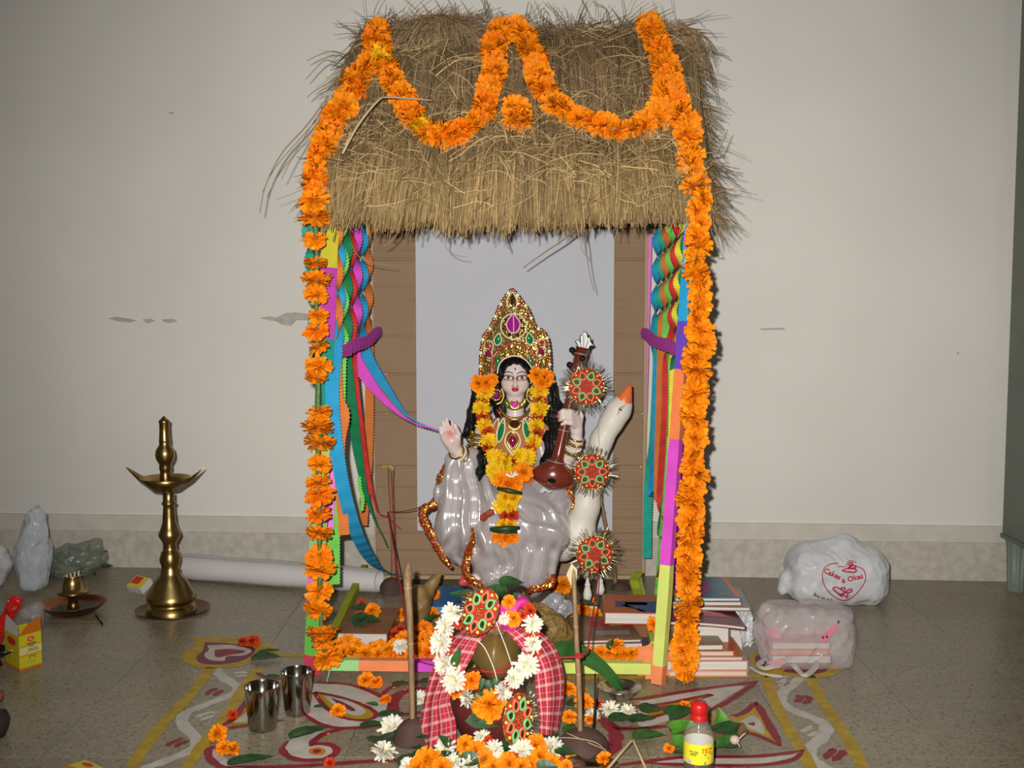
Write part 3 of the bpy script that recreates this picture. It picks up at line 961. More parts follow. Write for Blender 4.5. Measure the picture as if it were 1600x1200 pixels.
# back posts (behind the streamers)
post(V((-0.40, 3.36, 0)), V((-0.385, 3.36, 1.08)), [(0, 'olive'), (0.5, 'pink'), (1, '')], 0.018)
post(V((0.40, 3.36, 0)), V((0.42, 3.36, 1.08)), [(0, 'lime'), (0.5, 'pink'), (1, '')], 0.018)
# eave rail under the thatch
b = MB(); b.box((lp1 + rp1) / 2 + V((0, 0.0, 0.0)), ((rp1 - lp1).length + 0.04, 0.02, 0.02)); b.build('eave_rail', M_card, parent=hut)
# base rails with their paper bands
def rail(p0, p1, bands, w, h):
    p0, p1 = V(p0), V(p1)
    for (a, c), (e, _) in zip(bands, bands[1:]):
        q0, q1 = p0.lerp(p1, a), p0.lerp(p1, e)
        d = q1 - q0
        b = MB(); b.box((q0 + q1) / 2, (d.length, w, h), math.atan2(d.y, d.x))
        b.build('rail_wrap', P[c], parent=hut)
r0, r1 = fl(497, 1037, 0.030), fl(1016, 1043, 0.030)
ff = lambda x: (x - 497) / (1016 - 497)
rail(r0, r1, [(0, 'pale_green'), (ff(562), 'salmon'), (ff(645), 'magenta'), (ff(720), 'olive'), (ff(800), 'salmon'), (ff(870), 'lime'), (1, '')], 0.022, 0.026)
rail(fl(517, 1000, 0.03), fl(570, 888, 0.03), [(0, 'olive'), (1, '')], 0.020, 0.024)
rail(fl(1022, 1010, 0.03), fl(994, 893, 0.03), [(0, 'lime'), (1, '')], 0.018, 0.024)
b = MB()
for k, (px, py) in enumerate(((1022, 1046), (1010, 1040), (1028, 1040))):     # crumpled paper round the foot of the right post
    c0 = fl(px, py + 12)
    n = 14
    vs = [c0 + V((0, -0.016, 0.035))]
    for j in range(n):
        a = 2 * PI * j / n
        r = 0.036 * (1 + (0.28 if j % 2 else -0.1))
        vs.append(c0 + V((r * math.cos(a) * 0.8, -0.018 - 0.003 * (j % 2) - 0.002 * k, max(0.002, 0.035 + r * math.sin(a) * 1.1))))
    b.add(vs, [(0, 1 + j, 1 + (j + 1) % n) for j in range(n)])
b.build('crumpled_foot_paper', P['salmon'], parent=hut)

# cardboard back wall with creases
CY = 3.345
cl0, cr0 = at(583, 330, CY), at(1008, 330, CY)
cb0 = at(583, 897, CY)
NZ = 420
zt, zb = cl0.z, cb0.z
cre = np.zeros(NZ + 1)
rr = np.random.default_rng(3)
zz = np.linspace(zb, zt, NZ + 1)
for py, dpt, wd in ((376, .003, 3), (390, .005, 3), (398, .003, 2), (405, .005, 3), (447, .003, 3), (470, .006, 3), (480, .004, 2), (498, .003, 3), (524, .005, 3), (585, .005, 3), (647, .006, 3), (658, .006, 3), (730, .005, 3), (763, .003, 3), (800, .004, 2), (812, .004, 2), (835, .005, 3), (862, .004, 3)):
    z = at(700, py, CY).z
    cre -= 1.5 * dpt * np.exp(-((zz - z) / (wd * 0.0015)) ** 2)
flute = 0.0006 * np.sin(zz * 2 * PI / 0.0125) * np.clip(np.sin(zz * 9) + 0.3, 0, 1)
nx = 12
rows = []
for i in range(NZ + 1):
    row = []
    for j in range(nx + 1):
        s = j / nx
        x = cl0.x + (cr0.x - cl0.x) * s
        f = (1.6 if s > 0.8 else 0.5)
        wave = 0.002 * math.sin(s * 5 + zz[i] * 4)
        row.append((x, CY - (cre[i] * (0.6 + 0.4 * math.sin(s * 7 + i)) + flute[i] * f) + wave, zz[i]))
    rows.append(row)
b = MB(); b.grid(rows)
b.grid([[(p[0], CY + 0.012, p[2]) for p in r_] for r_ in rows[::20]])
b.build('back_panel', M_card, parent=hut)
b = MB()
b.box(((cl0.x - 0.003), CY + 0.004, (zt + zb) / 2), (0.006, 0.022, zt - zb)); b.box(((cr0.x + 0.004), CY + 0.004, (zt + zb) / 2), (0.010, 0.026, zt - zb))
b.box(((cl0.x + cr0.x) / 2, CY - 0.002, zb - 0.006), (cr0.x - cl0.x, 0.03, 0.012))
b.build('panel_edge', M_card_edge, parent=hut)

# white chart paper pinned on the cardboard
M_chart = mat('white_chart_paper', (0.53, 0.545, 0.60), 0.7, var=0.03, vscale=3)
a0, a1 = at(649, 357, CY - 0.010), at(960, 357, CY - 0.010); a2 = at(648, 829, CY - 0.010)
rows = [[(a0.x + (a1.x - a0.x) * j / 20, CY - 0.010 + 0.0015 * math.sin(j * 0.7 + i * 0.5), a0.z + (a2.z - a0.z) * i / 20) for j in range(21)] for i in range(21)]
b = MB(); b.grid(rows); b.grid([[(p[0], p[1] + 0.0008, p[2]) for p in r_[::-1]] for r_ in rows])
b.build('chart_paper', M_chart, label='large sheet of plain white chart paper fixed on the cardboard wall behind the idol', cat='paper')

# ---------------------------------------------------------------- crepe paper streamers
def streamer(pts, w, colour, label, group=None,  twist=None, wdir=(1, 0.12, 0), pinch=None, face=None):
    """pts: 3-d path; twist(s): turning angle in radians at length s; pinch(t): width factor"""
    Q = resample(cat_rom(pts, 10), 0.0042)
    n = len(Q)
    b = MB(); vs = []
    wd = V(wdir).normalized()
    s = 0.0
    for i, p in enumerate(Q):
        t = (Q[min(n - 1, i + 1)] - Q[max(0, i - 1)]).normalized()
        wd = (wd - t * wd.dot(t))
        wd = wd.normalized() if wd.length > 1e-4 else t.orthogonal().normalized()
        nn = t.cross(wd)
        if i: s += (Q[i] - Q[i - 1]).length
        a = twist(s) if twist else 0
        e = wd * math.cos(a) + nn * math.sin(a)
        ww = w / 2 * (pinch(i / (n - 1)) if pinch else 1)
        pk = 0.0014 * (1 if i % 2 else -1)
        g = (wd * -math.sin(a) + nn * math.cos(a)) * 0.0018 * math.sin(i * 0.5)
        vs += [p + e * (ww + pk), p + g, p - e * (ww + pk)]
    for i in range(n - 1):
        b.add([], [])
    b.add(vs, [f for i in range(n - 1) for f in ((3 * i, 3 * i + 1, 3 * i + 4, 3 * i + 3), (3 * i + 1, 3 * i + 2, 3 * i + 5, 3 * i + 4))])
    o = b.build('paper_streamer', P[colour], origin=Q[0], label=label, cat='streamer', group=group)
    return o
XL = lambda Y: -0.4235 + 0.012 * (Y - 2.6)
def side(px, s):                 # depth at which the side plane x = +-0.42 shows at column px
    X = s * 0.418
    return X * FPX / (px - 800.0)
def sidept(px, py, s, dx=0.0):
    p = at(px, py, side(px, s)); p.x += dx
    return p
def turns(L0, half, phase=0.0, stop=0.36):
    def f(s_):
        e = phase + PI * stop / half
        e1 = PI * round(e / PI)
        if s_ < stop: return phase + PI * s_ / half
        t = min(1, (s_ - stop) / 0.07)
        return e + (e1 - e) * t * t * (3 - 2 * t)
    return f
YL = lambda px: side(px, -1)
left = [  # top column, colour, path below the band, words
    (543, 'dark_green', [(542, 565), (551, 640), (558, 700), (570, 765), (585, 812), (598, 838), (606, 856)], 3.16, 'dark green paper streamer trailing down to the bamboo stick before the cardboard'),
    (557, 'magenta', [(556, 560), (580, 600), (612, 636), (645, 660), (688, 673)], 2.93, 'magenta paper streamer stretched across to the raised hand of the idol'),
    (528, 'burnt', [(526, 565), (528, 620), (538, 648), (531, 690), (531, 745), (538, 836)], None, 'orange paper streamer with a fold, nearest the flower strung post, under the purple band'),
    (535, 'green', [(531, 565), (529, 640), (523, 720), (521, 800), (521, 913)], None, 'long bright green streamer ending just above the floor behind the garland'),
    (550, 'red', [(550, 565), (560, 660), (570, 720), (588, 795), (606, 808), (625, 826)], 3.18, 'red paper streamer whose thin end is tied to the bamboo stick by the cardboard'),
    (567, 'blue', [(576, 562), (606, 610), (640, 652), (688, 675)], 2.93, 'sky blue streamer stretched across to the raised hand of the idol'),
    (576, 'burnt', [(577, 570), (577, 650), (575, 720), (571, 770), (567, 821)], None, 'orange paper streamer hanging straight beside the edge of the cardboard wall'),
]
for i, (px, colr, low, Yend, words) in enumerate(left):
    top = sidept(px, 338, -1); mid = sidept(px, 535 - (px - 527) * 0.4, -1)
    pts = [top, top.lerp(mid, 0.5), mid]
    n = len(low)
    for k, (x, y) in enumerate(low):
        Y0_ = YL(px)
        Yk = Y0_ if Yend is None else Y0_ + (Yend - Y0_) * ((k + 1) / n)
        pts.append(at(x, y, Yk))
    tied = Yend is not None
    streamer(pts, 0.026 if colr in ('dark_green', 'red', 'burnt') else 0.032, colr, words, 'streamers on the post by the brass lamp', turns(0, 0.098, 0.5 + 0.75 * i, 0.30), pinch=(lambda t, tied=tied: 1.0 if not tied or t < 0.62 else max(0.12, 1 - (t - 0.62) * 3.4)))
# short ones
streamer([at(484, 332, 2.60), at(481, 375, 2.60), at(486, 420, 2.60), at(489, 480, 2.60), at(492, 560, 2.60)], 0.03, 'teal', 'teal twisted streamer showing behind the marigolds at the top of the post', None, turns(0, 0.075, 1.2, 0.36))
streamer([sidept(530, 340, -1), sidept(529, 500, -1), at(519, 620, 2.555), at(533, 745, 2.57), at(556, 830, 2.66), at(580, 874, 2.85), at(605, 893, 3.02), at(634, 903, 3.13)], 0.032, 'blue', 'sky blue streamer whose twisted tail reaches the clay lump on the floor', None, turns(0, 0.098, 0.1, 0.30), pinch=lambda t: 1.0 if t < 0.75 else max(0.15, 1 - (t - 0.75) * 6))
streamer([at(514, 640, 2.66), at(516, 720, 2.66), at(515, 780, 2.66), at(512, 832, 2.66)], 0.026, 'pink', 'pink paper streamer hanging beside the post, half hidden by marigolds', None)
streamer([at(561, 745, 2.9), at(563, 765, 2.9), at(567, 780, 2.9), at(564, 800, 2.9), at(562, 778, 2.9)], 0.010, 'green', 'small curled scrap of green streamer near the dark green one', None)
# right hand side
right = [
    (1028, 'blue', [(1028, 565), (1027, 640), (1026, 690), (1022, 735), (1020, 775), (1026, 768)], 'sky blue streamer ending in a loop, next to the edge of the cardboard'),
    (1036, 'teal', [(1022, 680), (1015, 735), (1012, 800), (1011, 872)], 'teal streamer hanging lowest beside the white gap along the cardboard'),
    (1043, 'burnt', [(1034, 570), (1032, 640), (1030, 700), (1029, 782)], 'orange streamer hanging between the blue one and the red one'),
    (1051, 'green', [(1052, 570), (1050, 680), (1042, 790), (1036, 850), (1030, 930)], 'grass green streamer with a long thin curled tail near the books'),
    (1058, 'red', [(1043, 570), (1041, 650), (1035, 740), (1034, 790), (1044, 820), (1038, 880), (1031, 905)], 'red streamer of the bundle beside the magenta post, torn at its lower end'),
    (1066, 'yellow', [(1052, 680), (1048, 760), (1046, 800)], 'yellow twisted streamer of the bundle beside the magenta post'),
    (1074, 'dark_green', [(1055, 570), (1050, 680), (1043, 770), (1034, 830), (1043, 850), (1040, 915)], 'dark green streamer of the bundle beside the magenta post'),
    (1080, 'magenta', [(1066, 570), (1062, 700), (1058, 850), (1055, 925)], 'magenta streamer hanging along the outside of the front post by the books'),
]
for i, (px, colr, low, words) in enumerate(right):
    top = sidept(px, 335, 1); mx = 1022 + (px - 1028) * 0.88
    mid = sidept(mx, 525 + (px - 1028) * 0.4, 1)
    pts = [top, top.lerp(mid, 0.5), mid] + [at(x, y, side(min(max(x, 1018), 1075), 1)) for x, y in low]
    streamer(pts, 0.028, colr, words, 'streamers on the post by the book stacks', turns(0, 0.083, 0.4 + 0.55 * i, 0.30))
for s, a, c_, w_ in ((-1, (526, 549), (583, 519), 'purple paper band tying the streamers on the side of the brass lamp'), (1, (1069, 547), (1015, 521), 'purple paper band tying the streamers on the side of the book stacks')):
    p, q = sidept(*a, s, -s * 0.012), sidept(*c_, s, -s * 0.010)
    b = MB()
    d = q - p
    K = 22
    rows = []
    for k in range(K + 1):
        t = k / K + (0.5 / K if k % 2 else 0) * 0.9
        m_ = p.lerp(q, t) + V((-s * (0.006 * math.sin(t * PI) + (0.016 if k % 2 else 0.0)), 0, 0.003 * math.sin(t * 9)))
        rows.append([m_ + V((0, 0, 0.0155)), m_ + V((-s * 0.003, 0, 0)), m_ - V((0, 0, 0.0155))])
    b.smooth = False
    b.grid(rows)
    b.build('paper_band', P['purple'], label=w_, cat='streamer')

# ================================================================ FLOWERS
def petal_flower(rings, seed, col, jit, calyx=True, width=1.0, ruff=True, core=None):
    """a flower of radius about 1, its axis up z; rings: (count, elevation, length, start radius, height)"""
    r = random.Random(seed)
    b = MB()
    for cnt, el, ln, r0, h in rings:
        for i in range(cnt):
            a = 2 * PI * (i + 0.5 * r.random()) / cnt
            e = math.radians(el + r.gauss(0, 10))
            l_ = ln * (1 + r.gauss(0, 0.10))
            w = width * 1.75 * PI * (r0 + l_) * 0.9 / cnt
            k = 1 + r.gauss(0, jit)
            b.cc = tuple(max(0, min(1, c * k * (1 + r.gauss(0, 0.05)))) for c in col)
            ca, sa = math.cos(a), math.sin(a)
            def pt(rad, side_, up):
                x = r0 * 0.6 + rad * math.cos(e) - up * math.sin(e); z = h + rad * math.sin(e) + up * math.cos(e)
                return (x * ca - side_ * sa, x * sa + side_ * ca, z)
            rf = r.gauss(0, 0.05)
            if ruff:
                vs = [pt(0, -w * 0.14, 0), pt(0, w * 0.14, 0), pt(l_ * 0.6, -w * 0.38, 0.06 + rf), pt(l_ * 0.6, w * 0.38, 0.06 - rf),
                      pt(l_ * 0.95, -w * 0.55, 0.08 + r.gauss(0, 0.06)), pt(l_, 0, -0.06 + r.gauss(0, 0.05)), pt(l_ * 0.95, w * 0.55, 0.08 + r.gauss(0, 0.06)), pt(l_ * 0.62, 0, -0.05)]
            else:
                vs = [pt(0, -w * 0.2, 0), pt(0, w * 0.2, 0), pt(l_ * 0.6, -w * 0.5, 0.03 + rf), pt(l_ * 0.6, w * 0.5, 0.03 - rf),
                      pt(l_ * 0.95, -w * 0.36, -0.03 + r.gauss(0, 0.03)), pt(l_, 0, 0.0 + r.gauss(0, 0.03)), pt(l_ * 0.95, w * 0.36, -0.03 + r.gauss(0, 0.03)), pt(l_ * 0.6, 0, -0.05)]
            b.add(vs, [(0, 1, 3, 7), (0, 7, 2), (2, 7, 5, 4), (7, 3, 6, 5)])
    if core:
        b.cc = core[1]
        b.ell((0, 0, core[2]), (core[0], core[0], core[0] * 0.6), 8, 4)
    if calyx:
        b.cm = 1; b.cc = (0.06, 0.16, 0.03)
        b.lathe((0, 0, 0), [(0.10, -0.75), (0.20, -0.70), (0.26, -0.35), (0.34, -0.05), (0.30, 0.1)], 7)
    return b
M_petal = mat('marigold_petal', (1, 1, 1), 0.6, tint=True, spec=0.25, sss=0.0)
M_calyx = mat('calyx_green', (0.06, 0.15, 0.03), 0.6)
M_chry = mat('chrysanthemum_petal', (1, 1, 1), 0.6, tint=True, spec=0.25)
MG = [(15, -30, 0.90, 0.10, 0.05), (16, -6, 0.98, 0.1, 0.10), (16, 16, 0.95, 0.10, 0.14), (15, 36, 0.86, 0.08, 0.17), (12, 55, 0.74, 0.05, 0.18), (8, 74, 0.62, 0.02, 0.2), (4, 88, 0.55, 0.0, 0.2)]
MGF = [(16, -30, 1.0, 0.10, 0.02), (16, -10, 1.02, 0.1, 0.07), (15, 8, 0.98, 0.1, 0.12), (13, 26, 0.85, 0.08, 0.15), (9, 48, 0.62, 0.05, 0.18), (5, 75, 0.45, 0.0, 0.2)]
ORANGE, DEEP, YEL, RED, RUST = (0.88, 0.26, 0.004), (0.84, 0.20, 0.003), (0.82, 0.46, 0.008), (0.52, 0.045, 0.010), (0.42, 0.06, 0.010)
def fm(name, rings, col, seeds, jit=0.12, **k):
    mm = [M_petal, M_calyx]
    return [petal_flower(rings, s, col, jit, **k).mesh(name, mm) for s in seeds]
F_or = fm('marigold', MG, ORANGE, (1, 2, 3)); F_de = fm('marigold', MG, DEEP, (4, 5)); F_ye = fm('yellow_marigold', MG, YEL, (6, 7)); F_re = fm('red_marigold', MG, RED, (8, 9))
F_flat = fm('marigold', MGF, ORANGE, (11, 12, 13)); F_flatd = fm('marigold', MGF, DEEP, (14,))
F_rust = fm('marigold', MG, RUST, (16,))
CHR = [(17, -8, 0.98, 0.12, 0.0), (17, 10, 1.0, 0.12, 0.06), (15, 30, 0.86, 0.10, 0.10), (11, 52, 0.6, 0.06, 0.13)]
F_ch = [petal_flower(CHR, s, (0.72, 0.68, 0.56), 0.05, width=0.75, ruff=False, core=(0.20, (0.70, 0.52, 0.10), 0.14)).mesh('chrysanthemum', [M_chry, M_calyx]) for s in (21, 22, 23)]
CHY = [(17, -12, 0.98, 0.12, 0.0), (17, 8, 1.0, 0.12, 0.06), (15, 28, 0.88, 0.10, 0.10), (11, 50, 0.62, 0.06, 0.13)]
F_cy = [petal_flower(CHY, s, (0.80, 0.50, 0.010), 0.08, width=0.85, ruff=False, core=(0.22, (0.50, 0.18, 0.01), 0.12)).mesh('yellow_chrysanthemum', [M_chry, M_calyx]) for s in (24, 25)]
M_thread = mat('cotton_thread', (0.75, 0.70, 0.60), 0.8)
M_stem = mat('flower_stem_green', (0.10, 0.17, 0.035), 0.6, var=0.3, vscale=120)
M_leaf_d = leafy('dark_green_leaf', (0.022, 0.070, 0.020))
M_leaf = leafy('green_leaf', (0.035, 0.12, 0.022))
M_leaf_b = leafy('bright_betel_leaf', (0.07, 0.23, 0.022))

def leaf_geo(b, c, d, up, ln, w, curl=0.15, heart=0.0, n=9, tip=0.0):
    """a leaf blade from point c along d"""
    c, d, up = V(c), V(d).normalized(), V(up)
    s_ = d.cross(up).normalized(); nn = s_.cross(d).normalized()
    vs = []
    for i in range(n):
        t = i / (n - 1)
        ww = w / 2 * (math.sin(PI * min(1, t * 0.93 + 0.07) ** (0.75 - 0.25 * heart))) ** 0.85 * (1 - t * 0.15)
        if i == n - 1: ww = 0.0004
        m_ = c + d * ln * t + nn * (-curl * ln * t * t)
        hv = 0.12 * w
        for k in (-1, -0.5, 0, 0.5, 1):
            vs.append(m_ + s_ * ww * k + nn * (abs(k) ** 1.3 * hv * (ww / (w / 2 + 1e-6)) + 0.02 * w * math.sin(t * 20 + k * 2)) - d * heart * 0.12 * ln * abs(k) * (1 if i == 0 else 0))
    b.add(vs, [(i * 5 + k, i * 5 + k + 1, (i + 1) * 5 + k + 1, (i + 1) * 5 + k) for i in range(n - 1) for k in range(4)])

def garland(name, path, spacing, size, pick, label, mode='along', jit=0.3, leaf_every=0, green=0.0, tail=0.0, nrm=V((0, -1, 0)), group=None, thread=True, fname='marigold', oval=None):
    P3 = resample(cat_rom(path, 10), spacing)
    g = empty(name, P3[0], label, 'garland', group)
    b = MB()
    tp = [p for p in P3]
    if tail: tp = tp + [tp[-1] + V((0.004, 0, -tail * 0.5)), tp[-1] + V((-0.003, 0.002, -tail))]
    b.tube(tp, 0.0011, 5)
    if green: b.cm = 1; b.tube(P3, [green * (1 + 0.25 * math.sin(i * 1.9)) for i in range(len(P3))], 7)
    b.build('thread', [M_thread, M_stem] if green else M_thread, parent=g)
    n = len(P3)
    for i, p in enumerate(P3):
        t = (P3[min(n - 1, i + 1)] - P3[max(0, i - 1)]).normalized()
        me = pick(i, n)
        sgn = -1 if R.random() < 0.5 else 1
        if mode == 'axial':
            d = t * sgn + V((R.gauss(0, jit), R.gauss(0, jit), 0)) + nrm * (0.25 if R.random() < 0.7 else 0.9)
            q = p + V((R.gauss(0, 0.003), 0, R.gauss(0, 0.008)))
        elif mode == 'along':
            d = t * sgn + V((R.gauss(0, jit), R.gauss(0, jit), R.gauss(0, jit))) + nrm * 0.25
            q = p
        else:
            sdir = t.cross(nrm).normalized()
            d = nrm + sdir * R.gauss(0, jit) + t * R.gauss(0, jit)
            q = p + sdir * R.gauss(0, size * 0.10)
        M = zto(d, R.random() * 6.28)
        sz = size if hasattr(size, '__len__') else (size, size, size)
        k_ = R.uniform(0.82, 1.14) if mode != 'axial' else R.uniform(0.82, 1.22)
        sc = tuple(v * k_ for v in sz)
        inst(me, fname, g, q, M, sc)
        if leaf_every and i % leaf_every == 1:
            bl = MB(); leaf_geo(bl, q + nrm * size * 0.2, t.cross(nrm) * sgn + nrm * 0.4 + t * 0.5, nrm, size * 1.3, size * 0.6)
            bl.build('leaf', M_leaf_d, parent=g)
    return g
def mix(*w):
    pool = [m for ms, k in w for m in ms * k]
    return lambda i, n: R.choice(pool)
ro = lambda px, py, off=0.055: plane_hit(px, py, EL + RN * off, RN)
om = mix((F_or, 3), (F_de, 2))
# from ridge to floor down the left post
p_slope = [ro(592, 52), ro(582, 85), ro(556, 130), ro(530, 175), ro(508, 225), ro(494, 262, 0.05), ro(490, 300, 0.05)]
YG = 2.47
garland('marigold_garland', p_slope, 0.0235, 0.0315, om, 'marigold string lying down the thatch edge toward the post by the brass lamp', 'face', 0.55, 0, nrm=RN, group=None)
path = [at(490, 318, YG), at(492, 345, YG), at(495, 400, YG), at(494, 470, YG), at(497, 560, YG), at(497, 640, YG), at(497, 720, YG), at(499, 800, YG), at(499, 880, YG), at(501, 950, YG), at(504, 1005, YG - 0.01), at(512, 1030, YG - 0.01)]
garland('marigold_garland', path, 0.0425, (0.0285, 0.0285, 0.021), mix((F_flat, 3), (F_flatd, 1)), 'gappy marigold garland with green calyxes hanging down the post by the brass lamp', 'axial', 0.13, 0, tail=0.055, green=0.0055)
# from ridge to floor down the right post
p_slope = [ro(1012, 38), ro(1030, 75), ro(1045, 120), ro(1058, 165), ro(1070, 205), ro(1080, 250, 0.05), ro(1087, 295, 0.05)]
garland('marigold_garland', p_slope, 0.0225, 0.032, mix((F_or, 5), (F_de, 1)), 'marigold string lying down the thatch edge toward the post by the books', 'face', 0.5, 0, nrm=RN)
path = [at(1093, 310, YG), at(1091, 345, YG), at(1090, 420, YG), at(1092, 470, YG), at(1090, 560, YG), at(1086, 640, YG), at(1084, 720, YG), at(1080, 800, YG), at(1076, 880, YG), at(1073, 960, YG), at(1071, 1020, YG), at(1071, 1050, YG)]
garland('marigold_garland', path, 0.0275, 0.0300, mix((F_or, 5), (F_flat, 2)), 'dense marigold garland hanging down the post in front of the book stacks', 'face', 0.8, 0, tail=0.05, green=0.006)
# two swags on the roof
sw = [ro(590, 55), ro(592, 82), ro(610, 118), ro(628, 150), ro(645, 185), ro(665, 207), ro(688, 214), ro(715, 210), ro(738, 196), ro(758, 168), ro(769, 130), ro(772, 90), ro(776, 58), ro(785, 48)]
def swp(i, n): return R.choice(F_ye) if (i in (5, 6, 19) ) else R.choice(F_or * 2 + F_de)
garland('marigold_garland', sw, 0.0215, 0.0315, swp, 'marigold swag with a few yellow flowers, on the thatch nearest the brass lamp', 'face', 0.45, 0, nrm=RN)
sw = [ro(806, 44), ro(822, 62), ro(838, 105), ro(850, 142), ro(872, 170), ro(905, 185), ro(940, 197), ro(975, 205), ro(1010, 197), ro(1030, 178), ro(1038, 140), ro(1036, 95), ro(1022, 60), ro(1008, 38)]
garland('marigold_garland', sw, 0.0215, 0.0315, mix((F_or, 3), (F_de, 1)), 'marigold swag on the thatch above the veena, all orange', 'face', 0.45, 0, nrm=RN)
pd = ro(806, 166, 0.05); pe = ro(812, 195, 0.05)
garland('marigold_bunch', [pd, pd.lerp(pe, 0.5), pe], 0.020, 0.034, mix((F_or, 1)), 'short bunch of marigolds between the two swags on the thatch', 'face', 0.4, 0, nrm=RN)

# ================================================================ THE IDOL
IY = 3.0
S = IY / FPX                                    # metres per pixel at the idol
def I(px, py, d=0.0):
    return at(px, py, IY - d * S)
def ic(prims, X, k, f=None):
    """smooth union of capsule chains [(px,py,d,r), ...] and ellipsoids ('e', px,py,d, rx,ry,rd)"""
    F = f
    for p in prims:
        if p[0] == 'e':
            g = sd_ell(X, I(p[1], p[2], p[3]), (p[4] * S, p[6] * S, p[5] * S))
            F = g if F is None else smin(F, g, k)
        else:
            for a, b in zip(p, p[1:]):
                g = sd_cap(X, I(*a[:3]), I(*b[:3]), a[3] * S, b[3] * S)
                F = g if F is None else smin(F, g, k)
    return F
def ibox(x0, x1, y0, y1, d0, d1):
    a = [I(x, y, d) for x in (x0, x1) for y in (y0, y1) for d in (d0, d1)]
    return [min(p[i] for p in a) for i in range(3)], [max(p[i] for p in a) for i in range(3)]
def pxy(P):
    """a point's own front-view coordinates on the statue, in pixel-sized units"""
    o = I(800, 600, 0)
    k = (IY - P[:, 1]) / S
    sc = P[:, 1] / IY
    return 800 + P[:, 0] / S / sc, 600 - (((P[:, 2] - HC) / sc + HC) - o.z) / (S / math.cos(PITCH) * 1.0), k

M_clay = mat('painted_clay', (1, 1, 1), 0.30, tint=True, spec=0.4, coat=0.12)
M_hair = mat('black_hair', (0.006, 0.005, 0.005), 0.42, spec=0.35)
M_satin = bpy.data.materials.new('silver_white_satin')
M_satin.use_nodes = True
_b = M_satin.node_tree.nodes['Principled BSDF']
_b.inputs['Base Color'].default_value = (0.66, 0.62, 0.635, 1)
_b.inputs['Metallic'].default_value = 0.45
_b.inputs['Roughness'].default_value = 0.18
M_trim = glitter('red_gold_sequin_trim', (0.34, 0.035, 0.008), (0.95, 0.52, 0.08), 330, 0.42, 0.28)
M_gold = mat('gold_foil', (0.72, 0.48, 0.12), 0.25, metal=1.0)
M_goldg = glitter('gold_glitter_board', (0.17, 0.10, 0.02), (0.74, 0.52, 0.13), 420, 0.5, 0.3)
M_goldw = mat('white_gold_cord', (0.80, 0.72, 0.50), 0.4)
M_redb = glitter('red_glitter_band', (0.45, 0.06, 0.04), (0.85, 0.35, 0.22), 600, 0.5, 0.3)
M_purple = mat('purple_gem', (0.34, 0.015, 0.24), 0.12, coat=0.8)
M_green_g = mat('green_gem', (0.008, 0.20, 0.06), 0.12, coat=0.8)
M_red_g = mat('red_gem', (0.26, 0.008, 0.04), 0.12, coat=0.8)
M_pink_g = mat('pink_gem', (0.75, 0.06, 0.50), 0.1, coat=0.9)
M_dark_g = mat('dark_gem', (0.05, 0.012, 0.008), 0.15, coat=0.6)
M_pearl = mat('pearl_bead', (0.85, 0.80, 0.66), 0.25, coat=0.5)
M_blouse = mat('rust_gold_blouse', (0.50, 0.20, 0.07), 0.45)
M_black = mat('black_lacquer', (0.008, 0.008, 0.008), 0.15, coat=0.5)

ib = I(798, 925, 40)
idol = empty('goddess_idol', (ib.x, ib.y, 0.0), 'pale faced goddess idol with tall gold crown and silver white satin sari', 'statue')
SKIN = np.array([0.70, 0.60, 0.57])
BH = [
    [(757, 672, 8, 15), (746, 712, 26, 13), (738, 722, 30, 12), (717, 708, 62, 8.5)],
    [(856, 674, 8, 15), (884, 722, 34, 12), (900, 692, 52, 9), (901, 676, 56, 8.5)],
    [(805, 612, 0, 14), (805, 650, 2, 14)],
    ('e', 805, 672, 4, 56, 22, 26), ('e', 804, 705, 6, 44, 50, 34),
    [(709, 699, 66, 10.5), (705, 688, 68, 11), (700, 681, 68, 9)], [(707, 690, 68, 10), (697, 683, 68, 8)],
    [(900, 667, 58, 9.5), (899, 655, 60, 8.5)],
    [(792, 750, 14, 28), (752, 815, 44, 15), (735, 842, 60, 9), (726, 838, 72, 7), (722, 846, 76, 4)], [(812, 755, 14, 28), (800, 835, 56, 18), (760, 900, 58, 10), (738, 908, 60, 9), (727, 907, 70, 7), (721, 911, 74, 4)],
]
FING = [  # raised hand, palm to the viewer
    [(693, 684, 69, 3.4), (689.5, 676, 70, 3.1), (687.5, 668, 72, 2.2)],
    [(697, 679, 69, 3.7), (693.5, 668, 70, 3.3), (692, 658, 73, 2.3)],
    [(702, 677, 69, 3.8), (699.5, 665, 70, 3.4), (698, 654.5, 73, 2.3)],
    [(707.5, 679, 69, 3.7), (708, 667, 70, 3.3), (706.5, 658.5, 75, 2.3)],
    [(714, 692, 68, 5), (716.5, 678, 73, 4), (712, 668, 78, 3.4), (710.5, 663, 79, 2.4)],
    # hand round the neck of the veena
    [(901, 647, 64, 4.4), (891, 643, 76, 4.2), (880, 642, 80, 3.6), (873, 645, 78, 2.4)],
    [(901, 653, 64, 4.4), (890, 648, 77, 4.3), (879, 648, 81, 3.6), (872, 651, 79, 2.4)],
    [(901, 660, 64, 4.4), (891, 654, 77, 4.2), (881, 653, 81, 3.6), (873.5, 657, 79, 2.4)],
    [(901, 667, 64, 4.2), (892, 661, 76, 4.0), (884, 660, 79, 3.4), (878, 663, 78, 2.3)],
    [(905, 662, 58, 5), (908, 650, 58, 4), (906, 641, 60, 2.8)],
]
def fbody(X):
    F = ic(BH, X, 7 * S)
    for c in FING:
        F = smin(F, ic([c], X, 1.0 * S), 2.2 * S)
    return F
lo, hi = ibox(680, 920, 606, 925, -36, 90)
Pb, Qb = nets(fbody, lo, hi, 0.95 * S)
Pb = relax(Pb, Qb, 2, 0.4)
xb, yb, db = pxy(Pb)
cb = np.repeat(SKIN[None], len(Pb), 0)
